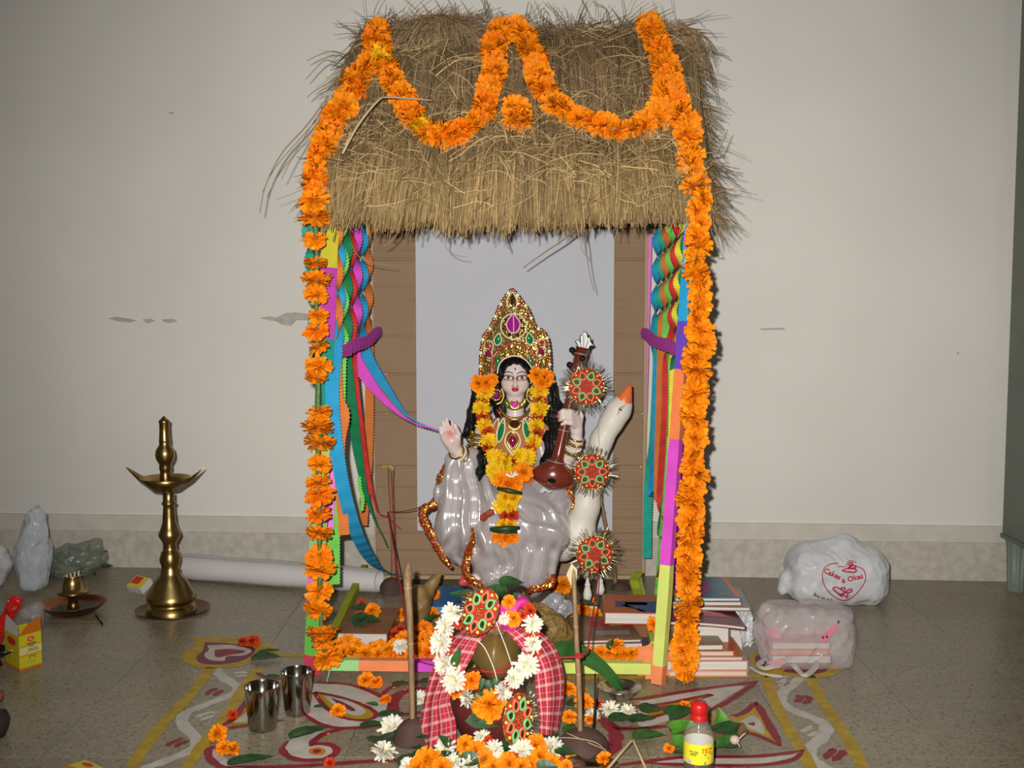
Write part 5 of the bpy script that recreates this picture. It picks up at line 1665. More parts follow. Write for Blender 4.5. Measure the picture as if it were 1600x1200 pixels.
# ---------------------------------------------------------------- garland of flowers on the idol
def fl_chain(name, pts, size, picks, label, step, nrm=V((0, -1, 0))):
    P3 = resample(cat_rom([I(*p) for p in pts], 8), step * S)
    g = empty(name, P3[0], label, 'garland')
    b = MB(); b.tube(P3, 0.8 * S, 5); b.build('thread', M_thread, parent=g)
    for i, p in enumerate(P3):
        k = picks[i % len(picks)]
        me = R.choice(k[0]); sc = size * S * k[1] * R.uniform(0.9, 1.1)
        t = (P3[min(len(P3) - 1, i + 1)] - P3[max(0, i - 1)]).normalized()
        d = nrm + t * R.gauss(0, 0.35) + V((R.gauss(0, .4), 0, R.gauss(0, .2)))
        inst(me, me.name.split('.')[0], g, p + V((R.gauss(0, 1.5) * S, -k[2] * S, 0)), zto(d, R.random() * 6), sc)
    return g
Yc, Rr = (F_cy, 1.0, 3), (F_rust + F_re, 0.72, 0)
chain1 = [(756, 612, 20), (753, 630, 22), (757, 655, 26), (763, 680, 36), (765, 700, 46), (774, 720, 56), (783, 735, 64)]
chain2 = [(842, 612, 20), (844, 630, 24), (840, 650, 30), (837, 672, 38), (832, 695, 50), (822, 715, 60), (806, 735, 66)]
g1 = fl_chain('flower_garland', chain1, 13.5, [Yc, Rr], 'yellow and red flower string of the idol garland on the side of its raised palm', 13.0)
g2 = fl_chain('flower_garland', chain2, 13.5, [Yc, Rr], 'yellow and red flower string of the idol garland on the side of the veena', 13.0)
cen = [(772, 712, 58), (796, 715, 62), (800, 700, 54)]
g3 = fl_chain('flower_garland', [(778, 716, 66), (796, 722, 70), (812, 712, 66)], 13, [Yc, Yc, Rr], 'yellow flowers where the two strings of the idol garland meet', 15)
pen = empty('flower_pendant', tuple(I(795, 742, 74)), 'pendant of orange, yellow and red flowers with green strips ending the idol garland', 'garland')
def put(me, px, py, d, r, dirv=(0, -1, 0.1), par=pen):
    return inst(me, me.name.split('.')[0], par, I(px, py, d), zto(V(dirv) + V((R.gauss(0, .12), 0, R.gauss(0, .12))), R.random() * 6), r * S)
for x, y, d, r, me in ((786, 752, 78, 15, F_or[0]), (803, 751, 80, 15, F_or[1]), (818, 738, 76, 14, F_or[2]), (795, 756, 84, 15, F_de[0]), (790, 776, 84, 12, F_ye[0]), (802, 777, 84, 12, F_ye[1]), (783, 790, 84, 12, F_cy[0]), (796, 791, 86, 12, F_cy[1]),
                       (800, 805, 88, 10, F_re[0]), (790, 806, 88, 9, F_re[1]), (786, 820, 90, 10, F_ye[0]), (797, 820, 91, 10, F_ye[1]), (782, 838, 92, 13, F_or[0]), (797, 838, 93, 14, F_de[1]), (790, 841, 96, 13, F_or[1]), (772, 735, 70, 12, F_cy[0]), (776, 745, 74, 12, F_cy[1])):
    put(me, x, y, d, r)
for x0, y0, x1, y1, w, d in ((777, 763, 815, 771, 5, 100), (766, 827, 812, 825, 6, 106), (770, 829, 808, 831, 5, 104)):
    b = MB(); b.tube([I(x0, y0, d), I((x0 + x1) / 2, (y0 + y1) / 2, d + 5), I(x1, y1, d)], [w * S * .55, w * S * .8, w * S * .5], 8); b.build('leaf_roll', M_leaf_d, parent=pen)
b = MB()
for k in range(16):                                    # tuberose tuft
    a = R.random() * 6.28; b.tube([I(800, 744, 92), I(800 + 10 * math.cos(a), 741 + 5 * math.sin(a), 98)], [1.6 * S, 0.7 * S], 5)
b.build('white_tuft', M_pearl, parent=pen)
for x, y, r, d, n_ in ((748, 599, 13, 26, 0), (760, 599, 13, 28, 1), (769, 594, 10, 26, 2), (838, 586, 12, 26, 0), (852, 591, 15, 26, 1), (846, 598, 12, 28, 2)):
    inst((F_or + F_de)[n_], 'marigold', None, I(x, y, d), zto(V((R.gauss(0, .2), -1, R.gauss(0, .2)))), r * S,
         ('outermost', 'middle', 'innermost')[n_ if x < 800 else (2, 0, 1)[[838, 852, 846].index(x)]] + ' orange marigold of the bunch beside the crown, on the ' + ('raised palm' if x < 800 else 'veena') + ' side', 'flower', 'marigolds at the ' + ('palm' if x < 800 else 'veena') + ' side of the crown')
for p, d, ln, w, lab in ((I(832, 604, 24), (1, 0, 0.15), 0.055, 0.026, 'dark leaf under the crown marigold on the veena side'), (I(742, 608, 20), (1, -.2, -0.15), 0.045, 0.02, 'dark leaf under the crown marigold on the raised palm side')):
    b = MB(); leaf_geo(b, p, d, (0, -1, 0.3), ln, w); b.build('leaf', M_leaf_d, label=lab, cat='leaf')

# ---------------------------------------------------------------- sequined paper rosettes
M_rdisc = mat('red_velvet_paper', (0.40, 0.016, 0.008), 0.75)
M_salm = mat('salmon_foam', (0.80, 0.17, 0.085), 0.6); M_mint = mat('green_foam', (0.20, 0.55, 0.20), 0.6); M_dot = mat('yellow_foam_dot', (0.80, 0.68, 0.10), 0.5)
M_mirror = mat('dark_mirror_foil', (0.085, 0.07, 0.02), 0.3, metal=0.6)
M_tins = mat('gold_silver_tinsel', (0.50, 0.44, 0.32), 0.28, metal=0.9)
def rosette(c, nrm, r, label, spin=0.0, sx=1.0, sy=1.0, tins=(0, 2 * PI), rt=1.44, roll=0.0):
    c = V(c)
    z = V(nrm).normalized(); x = V((0, 0, 1)).cross(z).normalized(); y = z.cross(x)
    x, y = x * math.cos(roll) + y * math.sin(roll), y * math.cos(roll) - x * math.sin(roll)
    W = lambda a, b, h: c + x * (a * r * sx) + y * (b * r * sy) + z * (h * r)
    g = empty('paper_rosette', c, label, 'ornament')
    n = 36
    b = MB()
    rows = [[W(q * math.cos(2 * PI * j / n), q * math.sin(2 * PI * j / n), h) for j in range(n + 1)] for q, h in ((0.0, -0.06), (0.98, -0.06), (1.0, 0.0), (0.98, 0.05), (0.5, 0.06), (0.0, 0.06))]
    b.grid(rows); b.build('disc', M_rdisc, parent=g)
    b = MB(); b.tube([W(math.cos(2 * PI * j / n), math.sin(2 * PI * j / n), 0.02) for j in range(n + 1)], 0.04 * r, 6, caps=False); b.build('gold_rim', M_goldg, parent=g)
    for k in range(8):
        a = spin + 2 * PI * k / 8
        pc = 0.62
        def U(u, v, h):                                  # u outward, v sideways
            rr_ = pc + u
            return W(rr_ * math.cos(a) - v * math.sin(a), rr_ * math.sin(a) + v * math.cos(a), h)
        m_ = 18
        oo = []
        for j in range(m_):
            t = 2 * PI * j / m_
            u = 0.27 * math.cos(t); v = 0.235 * math.sin(t) * (1 - 0.75 * max(0, math.cos(t)) ** 1.5)
            if math.cos(t) > 0: u *= 1.15
            oo.append((u, v))
        b = MB(); f = 0.60
        rows = [[U(u * q, v * q, h) for u, v in oo + [oo[0]]] for q, h in ((1, 0.05), (1.0, 0.13), (0.80, 0.15), (f, 0.13), (f, 0.07))]
        b.grid(rows); po = b.build('petal', M_mint if k % 2 else M_salm, parent=g)
        b = MB(); b.add([U(u * f, v * f, 0.085) for u, v in oo], [tuple(range(m_))]); b.build('mirror', M_mirror, parent=po)
        a2 = a + PI / 8
        b = MB(); b.ell(W(0.86 * math.cos(a2), 0.86 * math.sin(a2), 0.08), 0.07 * r, 8, 5); b.build('yellow_dot', M_dot, parent=g)
    b = MB()
    for k in range(14):
        a = 2.4 * k; q = 0.058 * math.sqrt(k) * 1.0
        b.ell(W(q * math.cos(a), q * math.sin(a), 0.10), 0.032 * r, 6, 4)
    for k in range(20):
        a = 2 * PI * k / 20; b.ell(W(0.28 * math.cos(a), 0.28 * math.sin(a), 0.09), 0.022 * r, 5, 3)
    b.build('centre_beads', M_gold, parent=g)
    b = MB(); b.smooth = False
    for k in range(190):
        a = R.uniform(*tins); l_ = rt + R.gauss(0, 0.10); w = 0.012; h0 = R.uniform(-0.15, -0.03)
        hb = R.gauss(0, 0.22)
        tw = R.gauss(0, 0.5)
        def U2(q, v, h): return W(q * math.cos(a) - v * math.sin(a), q * math.sin(a) + v * math.cos(a), h)
        mid = (1 + l_) / 2
        vs = [U2(0.9, -w, h0), U2(0.9, w, h0), U2(mid, -w, h0 + hb * .4 - w * tw), U2(mid, w, h0 + hb * .4 + w * tw), U2(l_, -w, h0 + hb - w * 2 * tw), U2(l_, w, h0 + hb + w * 2 * tw)]
        b.add(vs, [(0, 1, 3, 2), (2, 3, 5, 4)])
    b.build('tinsel_fringe', M_tins, parent=g, kind='stuff')
    return g
rosette(I(916, 604, 86), (0.12, -1, 0.1), 26.5 * S, 'round red sequined rosette covering the neck of the veena', 0.35)
rosette(I(925, 737, 50), (0.1, -1, 0.08), 26.5 * S, 'round red sequined rosette on the throat of the swan', 0.0)
rosette(I(929, 866, 66), (0.06, -1, 0.1), 27.5 * S, 'round red sequined rosette lowest of the three hung on the thread by the swan', 0.2)
b = MB(); b.tube([I(932, 570, 80), I(934, 660, 60), I(937, 705, 42), I(940, 790, 44), I(944, 800, 44)], 0.35 * S, 4); b.build('hanging_thread', M_thread, label='thin thread on which the three rosettes hang by the swan neck', cat='thread')

# ================================================================ THE POT WITH THE COCONUT, IN FRONT
PYc = 2.14
SP = PYc / FPX
def Z(px, py, d=0.0):                           # d in pixel-sized steps toward the viewer from the pot's middle
    return at(px, py, PYc - d * SP)
def zc(prims, X, k):
    F = None
    for p in prims:
        if p[0] == 'e':
            g = sd_ell(X, Z(p[1], p[2], p[3]), (p[4] * SP, p[6] * SP, p[5] * SP)); F = g if F is None else smin(F, g, k)
        else:
            for a, b in zip(p, p[1:]):
                g = sd_cap(X, Z(*a[:3]), Z(*b[:3]), a[3] * SP, b[3] * SP); F = g if F is None else smin(F, g, k)
    return F
pb = fl(766, 1160)
pot = empty('clay_pot', (Z(766, 1100).x, PYc, 0), 'dark maroon clay water pot draped with red checked cloth under the coconut', 'pot')
M_pot = mat('maroon_fired_clay', (0.13, 0.025, 0.020), 0.45, var=0.3, vscale=25)
b = MB()
cx = Z(766, 1100).x
zt_ = Z(766, 1062).z
b.lathe((cx, PYc, 0), [(0.0, 0.0), (0.045, 0.0), (0.062, 0.02), (0.076, 0.055), (0.078, 0.085), (0.066, 0.115), (0.045, zt_ - 0.012), (0.040, zt_), (0.052, zt_ + 0.012), (0.048, zt_ + 0.012), (0.036, zt_)], 36)
b.build('body', M_pot, parent=pot)
M_coco = mat('green_coconut_husk', (0.115, 0.080, 0.018), 0.32, var=0.45, vscale=22, col2=(0.20, 0.12, 0.035), coat=0.3)
def fcoco(X):
    F = sd_ell(X, Z(775, 1024, 2), (41 * SP, 40 * SP, 43 * SP))
    a = np.arctan2(X[1] - PYc, X[0] - Z(775, 1024).x)
    F = F + SP * (6.5 * np.abs(np.cos(1.5 * a + 0.9)) + 1.2 * vnoise(X, 90) - 2)
    return smin(F, ic2, 3 * SP) if False else F
lo = list(Z(725, 1076, 0)); hi = list(Z(826, 974, 0)); lo[1] = PYc - 48 * SP; hi[1] = PYc + 48 * SP
Pn, Qn = nets(fcoco, lo, hi, 2.0 * SP)
co = empty('coconut', tuple(Z(775, 1064, 0)), 'olive brown green coconut set on the clay pot under a red checked cloth', 'coconut')
np_obj('husk', Pn, Qn, M_coco, parent=co)
b = MB()
for k in range(7):
    a = k * 0.9
    b.tube([Z(778, 990, 18), Z(778 + 12 * math.cos(a), 984 + 5 * math.sin(a), 22), Z(778 + 17 * math.cos(a), 988 + 6 * math.sin(a), 24)], [6 * SP, 4.5 * SP, 1.5 * SP], 6)
b.build('calyx', mat('dry_brown_calyx', (0.20, 0.10, 0.04), 0.7, var=0.4), parent=co)
b = MB(); b.tube([Z(742, 1046, 38), Z(765, 1050, 46), Z(790, 1043, 46), Z(812, 1030, 34)], 1.3 * SP, 6); b.tube([Z(752, 1050, 42), Z(780, 1052, 48), Z(806, 1046, 40)], 1.2 * SP, 6)
b.build('sacred_thread', mat('red_cotton_thread', (0.45, 0.02, 0.03), 0.8), label='red thread wound round the coconut', cat='thread')

# checked cotton towel
def checks():
    m = bpy.data.materials.new('red_white_checked_cotton'); m.use_nodes = True
    nt = m.node_tree; b = nt.nodes['Principled BSDF']; L = nt.links.new
    uv = nt.nodes.new('ShaderNodeUVMap'); uv.uv_map = 'weave'
    sx = nt.nodes.new('ShaderNodeSeparateXYZ'); L(uv.outputs[0], sx.inputs[0])
    def M(op, *a):
        n = nt.nodes.new('ShaderNodeMath'); n.operation = op
        for i, x in enumerate(a):
            if isinstance(x, (int, float)): n.inputs[i].default_value = x
            else: L(x, n.inputs[i])
        return n.outputs[0]
    def lines(c):
        f = M('FRACT', c)
        wide = M('LESS_THAN', M('ABSOLUTE', M('SUBTRACT', f, 0.5)), 0.11)
        thin = M('LESS_THAN', M('ABSOLUTE', M('SUBTRACT', M('FRACT', M('MULTIPLY', c, 2)), 0.08)), 0.06)
        return M('MINIMUM', M('ADD', M('MULTIPLY', wide, 0.42), M('MULTIPLY', thin, 0.30)), 0.6)
    f = M('MINIMUM', M('ADD', lines(sx.outputs[0]), lines(sx.outputs[1])), 0.85)
    wv = nt.nodes.new('ShaderNodeMix'); wv.data_type = 'RGBA'
    wv.inputs[6].default_value = (0.43, 0.012, 0.035, 1); wv.inputs[7].default_value = (0.74, 0.46, 0.44, 1)
    L(f, wv.inputs[0]); L(wv.outputs[2], b.inputs['Base Color'])
    b.inputs['Roughness'].default_value = 0.8
    return m
M_gam = checks()
gam = empty('checked_towel', (cx, PYc + 0.02, 0), 'red and white checked cotton towel draped over the coconut and pot', 'cloth')
def drape(outer, inner, dO, dI, dM, nfold, name, su, sv, amp=5.0, ph=0.0):
    """outer, inner: edges from top to bottom (px); d*: depth toward the viewer at the edges and the middle"""
    NV, NU = 70, 36
    eo = resample([V((x, y, 0)) for x, y in cat2(outer)], 0.1); ei = resample([V((x, y, 0)) for x, y in cat2(inner)], 0.1)
    P_, uvs = [], []
    for i in range(NV + 1):
        t = i / NV
        a, c = eo[round(t * (len(eo) - 1))], ei[round(t * (len(ei) - 1))]
        row = []
        for j in range(NU + 1):
            s_ = j / NU
            dd = dO(t) * (1 - s_) + dI(t) * s_ + dM(t) * math.sin(s_ * PI)
            fold = amp * (0.25 + 0.75 * t) * (abs(math.sin(s_ * PI * nfold + ph + 1.2 * t + 0.5 * math.sin(t * 5))) ** 0.8 - 0.5)
            row.append(Z(a.x + (c.x - a.x) * s_, a.y + (c.y - a.y) * s_, dd + fold))
        P_.append(row)
    vs = [p for r_ in P_ for p in r_]
    nb = len(vs)
    vs2 = vs + [p + V((0, 0.0012, 0)) for p in vs]
    w = NU + 1
    fs = [(i * w + j, i * w + j + 1, (i + 1) * w + j + 1, (i + 1) * w + j) for i in range(NV) for j in range(NU)]
    fs += [tuple(q + nb for q in f[::-1]) for f in fs]
    b = MB(); b.add(vs2, fs)
    o = b.build(name, M_gam, parent=gam)
    uvl = o.data.uv_layers.new(name='weave')
    uvv = [(j / NU * su, i / NV * sv) for i in range(NV + 1) for j in range(NU + 1)] * 2
    for lp in o.data.loops: uvl.data[lp.index].uv = uvv[lp.vertex_index]
    return o
def cat2(p): return [(q.x, q.y) for q in cat_rom([V((x, y, 0)) for x, y in p], 8)]
drape([(742, 970), (715, 990), (690, 1018), (672, 1055), (660, 1105), (652, 1150), (647, 1188)], [(776, 978), (752, 1000), (738, 1025), (722, 1055), (703, 1090), (712, 1130), (712, 1166)],
      lambda t: 0 + 14 * t, lambda t: 36 + 22 * t, lambda t: 10, 3.4, 'towel_end', 4.0, 9.5, 9.0)
drape([(800, 966), (842, 986), (868, 1012), (880, 1050), (881, 1085), (876, 1120), (871, 1152)], [(780, 978), (805, 1002), (824, 1030), (834, 1050), (838, 1085), (842, 1115), (843, 1146)],
      lambda t: -6 + 16 * t, lambda t: 34 + 10 * t, lambda t: 16, 2.2, 'towel_end', 4.0, 9.0, 6.0, 0.8)
drape([(735, 985), (745, 962), (770, 952), (800, 955), (815, 975)], [(742, 1000), (752, 985), (772, 980), (795, 982), (806, 1000)], lambda t: 2, lambda t: 30, lambda t: 8, 1.5, 'towel_fold', 2.0, 6.0, 3.0)

# pot garland of white chrysanthemums and red marigolds
G_ = lambda x, y: (620 + x / 4, 900 + y / 4)
def fl_thing(me, kind, px, py, Y, r, label, dirv, par=None, group=None, s=None, cat='flower'):
    p = at(px, py, Y)
    sc = r * Y / FPX
    return inst(me, kind, par, p, zto(V(dirv) + V((R.gauss(0, .15), R.gauss(0, .1), R.gauss(0, .15))), R.random() * 6.28), sc, label, cat if par is None else None, group)
pg_ = empty('pot_garland', tuple(Z(700, 960, 30)), 'garland of white chrysanthemums and red marigolds looped round the coconut and pot', 'garland')
gp = [(345, 235), (300, 320), (270, 420), (285, 540), (350, 650), (440, 755), (530, 800), (620, 770), (690, 690), (745, 625), (810, 555), (850, 430), (850, 300), (835, 220)]
gd = [34, 36, 38, 40, 46, 54, 58, 58, 56, 56, 52, 46, 40, 34]
Q = resample(cat_rom([Z(*G_(*p), d) for p, d in zip(gp, gd)], 8), 0.004)
b = MB(); b.tube(Q, 0.0008, 5); b.build('thread', M_thread, parent=pg_)
for x, y, r, d, dv in ((345, 232, 16, 44, (-.2, -1, .2)), (300, 318, 15, 44, (-.5, -1, .2)), (275, 422, 18, 48, (-.4, -1, .3)), (300, 545, 18, 50, (-.6, -1, .1)), (355, 650, 19, 58, (-.1, -1, .3)), (443, 758, 15, 62, (-1, -.7, 0)),
                       (672, 268, 9, 50, (.2, -1, .1)), (850, 300, 15, 48, (.2, -1, .2)), (850, 425, 14, 52, (.5, -1, 0)), (812, 558, 19, 60, (.1, -1, .2)), (735, 640, 15, 62, (.3, -1, .5)), (662, 722, 15, 64, (.7, -.8, .2))):
    inst(R.choice(F_ch), 'chrysanthemum', pg_, Z(*G_(x, y), d), zto(V(dv), R.random() * 6), r * SP)
for x, y, r, d, me in ((392, 285, 11, 34, F_re), (305, 368, 12, 40, F_rust), (292, 475, 12, 42, F_re), (312, 595, 12, 46, F_re), (372, 715, 13, 52, F_de), (470, 650, 14, 52, F_de), (440, 668, 12, 52, F_de), (832, 222, 10, 40, F_re), (850, 352, 11, 42, F_re), (852, 470, 12, 46, F_re), (775, 605, 9, 54, F_rust), (700, 682, 12, 56, F_re), (632, 742, 12, 58, F_de)):
    inst(R.choice(me), 'red_marigold', pg_, Z(*G_(x, y), d), zto(V((R.gauss(0, .4), -1, R.gauss(0, .4))), R.random() * 6), r * SP)
for x, y, d, ln, w, dv in ((540, 640, 56, 20, 12, (-.3, -.3, -1)), (570, 650, 58, 24, 14, (.4, -.3, -1)), (610, 640, 58, 18, 12, (.8, -.3, -1)), (500, 730, 60, 20, 16, (.5, -.3, -.6))):
    b = MB(); leaf_geo(b, Z(*G_(x, y), d), dv, (0, -1, .2), ln * SP, w * SP); b.build('leaf', M_leaf_d, parent=pg_)
inst(F_or[1], 'marigold', None, Z(764, 1103, 66), zto((0, -.62, 1), 0.3), (25 * SP, 25 * SP, 22 * SP), 'big orange marigold hung at the front of the pot, above a betel leaf', 'flower')
b = MB(); leaf_geo(b, Z(738, 1114, 58), (1, -.15, -.35), (0, -1, .4), 52 * SP, 40 * SP, 0.2, 1); leaf_geo(b, Z(750, 1112, 60), (.3, -.15, -1), (0, -1, .2), 34 * SP, 34 * SP, 0.1, 1)
b.build('betel_leaf', M_leaf_d, label='dark betel leaf on the front of the pot below the big marigold', cat='leaf')
b = MB(); leaf_geo(b, Z(708, 1041, 56), (.35, -.1, 1), (0, -1, .1), 34 * SP, 15 * SP, -0.05); b.build('leaf', M_leaf, label='upright pointed green leaf among the chrysanthemums left of the coconut', cat='leaf')
# what lies on the coconut's crown: leaves, pink cloth flower, marigolds
for x, y, d, ln, w, dv, lab in ((790, 925, 20, 46, 30, (-1, -.2, .1), 'dark mango leaf lying over the top of the pot behind the rosette'), (780, 912, 14, 40, 26, (.6, .1, .1), 'dark leaf below the hem of the sari'), (800, 930, 24, 52, 26, (1, -.3, -.6), 'long dark leaf hanging toward the brown sack from the pot top'), (745, 935, 18, 44, 22, (-.9, -.1, .35), 'dark leaf sticking out behind the tilted rosette')):
    b = MB(); leaf_geo(b, Z(x, y, d), dv, (0, -.6, 1), ln * SP, w * SP, 0.25); b.build('mango_leaf', M_leaf_d, label=lab, cat='leaf')
M_pinkc = mat('crumpled_pink_paper', (0.62, 0.03, 0.25), 0.6, var=0.2, vscale=90)
def fpink(X):
    F = zc([[(790, 955, 30, 12), (806, 950, 30, 12), (816, 940, 26, 8), (812, 932, 24, 4)], [(794, 975, 34, 11), (806, 972, 34, 9)]], X, 3 * SP)
    return F + SP * 2.2 * vnoise(X, 260, 5)
lo = list(Z(774, 994, 0)); hi = list(Z(830, 922, 0)); lo[1] = PYc - 50 * SP; hi[1] = PYc - 8 * SP
Pn, Qn = nets(fpink, lo, hi, 1.4 * SP)
np_obj('pink_paper_flower', Pn, Qn, M_pinkc, label='crumpled magenta pink paper flower on top of the coconut', cat='flower')
for x, y, r, d, me, lab in ((795, 941, 11, 34, F_or[2], 'orange marigold above the pink paper flower'), (802, 966, 13, 44, F_or[0], 'orange marigold below the pink paper flower'), (816, 962, 9, 42, F_re[0], 'small red marigold beside the pink paper flower'), (826, 950, 8, 34, F_re[1], 'red flower at the edge of the towel near the brown sack')):
    inst(me, 'marigold', None, Z(x, y, d), zto((R.gauss(0, .2), -1, .4), 0.4), r * SP, lab, 'flower')
rosette(Z(751, 956, 66), (-0.55, -1, 0.25), 39 * SP, 'tilted sequined rosette leaning on the top of the coconut', 0.2, 0.72, 1.0, (PI * 0.75, PI * 1.2), 1.2, roll=-0.45)
rosette(Z(809, 1124, 84), (0.75, -1, 0.05), 39 * SP, 'upright narrow sequined rosette on the front of the pot', 0.39, 0.72, 1.02, (-0.9, 0.9), 1.25, roll=-0.05)
b = MB(); b.tube(cat_rom([Z(745, 1000, 64), Z(757, 1012, 62), Z(770, 1040, 64), Z(777, 1064, 66)], 5), 0.9 * SP, 5); b.tube(cat_rom([Z(775, 972, 66), Z(790, 1010, 62), Z(800, 1040, 64), Z(807, 1060, 64)], 5), 0.9 * SP, 5)
b.build('white_thread', M_thread, label='two white threads hanging over the coconut from the tilted rosette', cat='thread')

# heap of flowers before the pot
HY = 2.04
heap = 'flowers heaped on the floor before the pot'
wl = 'white chrysanthemum in the flower heap before the pot'
ol = 'orange marigold in the flower heap before the pot'
for x, y, r, Y, dv in ((695, 1171, 18, 2.05, (-.2, -1, .5)), (708, 1191, 14, 2.0, (0, -.6, 1)), (732, 1197, 15, 1.99, (.3, -.8, .7)), (753, 1153, 14, 2.06, (0, -1, .4)), (772, 1171, 15, 2.03, (.2, -1, .6)), (815, 1172, 19, 2.02, (.1, -1, .7)), (862, 1171, 20, 2.04, (.2, -1, .2)), (640, 1198, 16, 2.0, (-.3, -.7, 1)), (683, 1188, 12, 2.02, (-.6, -.7, .6)), (778, 1186, 13, 2.0, (0, -.9, .8))):
    fl_thing(R.choice(F_ch), 'chrysanthemum', x, y, Y, r, wl, dv, group=heap + ', white')
for x, y, r, Y, me in ((728, 1165, 15, 2.04, 0), (745, 1176, 18, 2.02, 1), (757, 1186, 15, 2.0, 2), (670, 1190, 22, 2.0, 0), (655, 1199, 18, 1.99, 1), (690, 1199, 16, 1.98, 2), (795, 1193, 17, 1.99, 1), (815, 1199, 15, 1.98, 0), (837, 1165, 18, 2.04, 2), (845, 1183, 16, 2.01, 0), (832, 1196, 15, 1.99, 1), (862, 1194, 15, 1.99, 2), (770, 1199, 14, 1.985, 0), (885, 1197, 10, 1.99, 1)):
    fl_thing((F_or)[me], 'marigold', x, y, Y, r, ol, (R.gauss(0, .3), -1, .7), group=heap + ', orange')
for x, y, r, Y in ((764, 1160, 10, 2.045), (872, 1190, 9, 2.0), (802, 1183, 9, 2.0)):
    fl_thing(F_re[0], 'red_marigold', x, y, Y, r, 'small red marigold in the flower heap before the pot', (R.gauss(0, .3), -1, .7), group=heap + ', red')
for x, y, Y, ln, w, dv, lab in ((720, 1186, 1.995, .05, .03, (1, -.2, .1), 'dark leaf between two chrysanthemums of the heap'), (775, 1196, 1.985, .06, .035, (1, 0, -.1), 'dark leaf at the very front of the heap'), (838, 1200, 1.975, .04, .03, (1, -.2, .2), 'green leaf at the heap near the clay lump'), (705, 1165, 2.05, .035, .02, (-.5, -.3, .6), 'small green leaf tip between towel and heap')):
    b = MB(); leaf_geo(b, at(x, y, Y), dv, (0, -.8, .6), ln, w); b.build('leaf', M_leaf_d, label=lab, cat='leaf')
# bed of greens and petals that carries the heap
b = MB()
for k in range(70):
    x = R.uniform(650, 880); p = fl(x, R.uniform(1168, 1198)); p.z = R.uniform(0.004, 0.03)
    a = R.random() * 6.28
    leaf_geo(b, p, (math.cos(a), math.sin(a), R.uniform(-.1, .3)), (0, -.3, 1), R.uniform(.03, .05), R.uniform(.015, .026), n=5)
b.build('leaf_litter', M_leaf_d, label='bed of dark leaves under the heaped flowers', cat='leaves', kind='stuff')

# ---------------------------------------------------------------- clay lumps with reed sticks and red thread
M_lump = mat('dark_brown_clay', (0.075, 0.040, 0.030), 0.8, var=0.2, vscale=35, bump=0.2, bscale=50)
M_reed = mat('dry_reed', (0.25, 0.155, 0.075), 0.55, var=0.25, vscale=30, stretch=(6, 6, 1))
M_reedp = mat('pale_reed_tip', (0.42, 0.31, 0.16), 0.6, var=0.2, vscale=30)
def lump(px, py, rx, hz, label, seed):
    c = fl(px, py); s_ = c.y / FPX
    def f(X):
        F = sd_ell(X, (c.x, c.y + 0.004, 0.0), (rx * s_, rx * s_ * 0.9, hz * s_))
        F = F + 0.0022 * vnoise(X, 60, seed)
        return smax(F, 0.0005 - X[2], 0.002)
    r = rx * s_ * 1.2
    Pn, Qn = nets(f, (c.x - r, c.y - r, -0.004), (c.x + r, c.y + r, hz * s_ * 1.25), 0.0025)
    return np_obj('clay_lump', Pn, Qn, M_lump, label=label, cat='clay lump'), c
def reed(pts, rad, label, tipm=None, base=None, Y0=None, Y1=None):
    n = len(pts)
    Q = [at(x, y, Y0 + (Y1 - Y0) * i / (n - 1)) for i, (x, y) in enumerate(pts)]
    g = empty('reed_stick', Q[0], label, 'stick')
    Qc = cat_rom(Q, 6); k = len(Qc)
    rr_ = [np.interp(i / (k - 1), np.linspace(0, 1, len(rad)), rad) * (Y0 / FPX) for i in range(k)]
    b = MB(); b.tube(Qc, rr_, 8); b.build('shaft', M_reed, parent=g)
    for f in (0.35, 0.62):
        p = Qc[int(f * (k - 1))]
        b = MB(); b.ell(p, (rr_[int(f * (k - 1))] * 1.18, rr_[int(f * (k - 1))] * 1.18, 0.0018), 8, 4); b.build('node', M_reedp, parent=g)
    return g, Q
lump(648, 1160, 34, 40, 'dark clay lump holding the stick beside the checked towel', 1)
lump(912, 1176, 44, 38, 'dark clay lump holding the stick beside the steel bowl', 2)
lump(614, 926, 22, 24, 'dark clay lump on the floor before the cardboard wall', 3)
lump(970, 921, 16, 12, 'small dark clay lump behind the books inside the hut', 4)
YA, YBk = fl(648, 1160).y, fl(614, 924).y
gL, QL = reed([(645, 1148), (643, 1060), (641, 980), (637, 918), (637, 900), (638, 880)], [4.8, 5.0, 5.2, 6.8, 8.0, 4.0], 'split reed pen stick standing left of the checked towel', Y0=YA, Y1=YA + 0.06)
YC = fl(912, 1176).y
gR, QR = reed([(907, 1155), (905, 1080), (901, 1000), (898, 940), (896, 885)], [4.4, 4.4, 4.4, 4.2, 3.6], 'reed stick with a pale paper nib standing right of the checked towel', Y0=YC, Y1=YC + 0.05)
b = MB()
b.prism([at(893, 880, YC + 0.045), at(885, 898, YC + 0.045), at(889, 908, YC + 0.045), at(899, 928, YC + 0.045), at(902, 890, YC + 0.045)], V((0, 0.004, 0)))
b.build('paper_nib', mat('pale_buff_paper', (0.52, 0.45, 0.28), 0.7), parent=gR)
gB, QB = reed([(616, 915), (615, 860), (613, 800), (611, 760), (611, 735)], [5.2, 4.2, 3.8, 4.5, 5.5], 'thin reed stick standing before the cardboard near the green streamer tail', Y0=YBk, Y1=YBk + 0.03)
b = MB(); b.tube([at(615, 734, YBk + .03), at(610, 728, YBk + .03), at(605, 732, YBk + .03)], [4 * YBk / FPX, 4 * YBk / FPX, 2.5 * YBk / FPX], 6); b.build('hooked_tip', M_reedp, parent=gB)
YD = fl(962, 920).y
reed([(962, 914), (956, 860), (945, 815), (939, 780), (937, 752)], [3.8, 3.6, 3.4, 3.2, 2.6], 'thin pinkish stick standing behind the swan neck', Y0=YD, Y1=YD + 0.02)
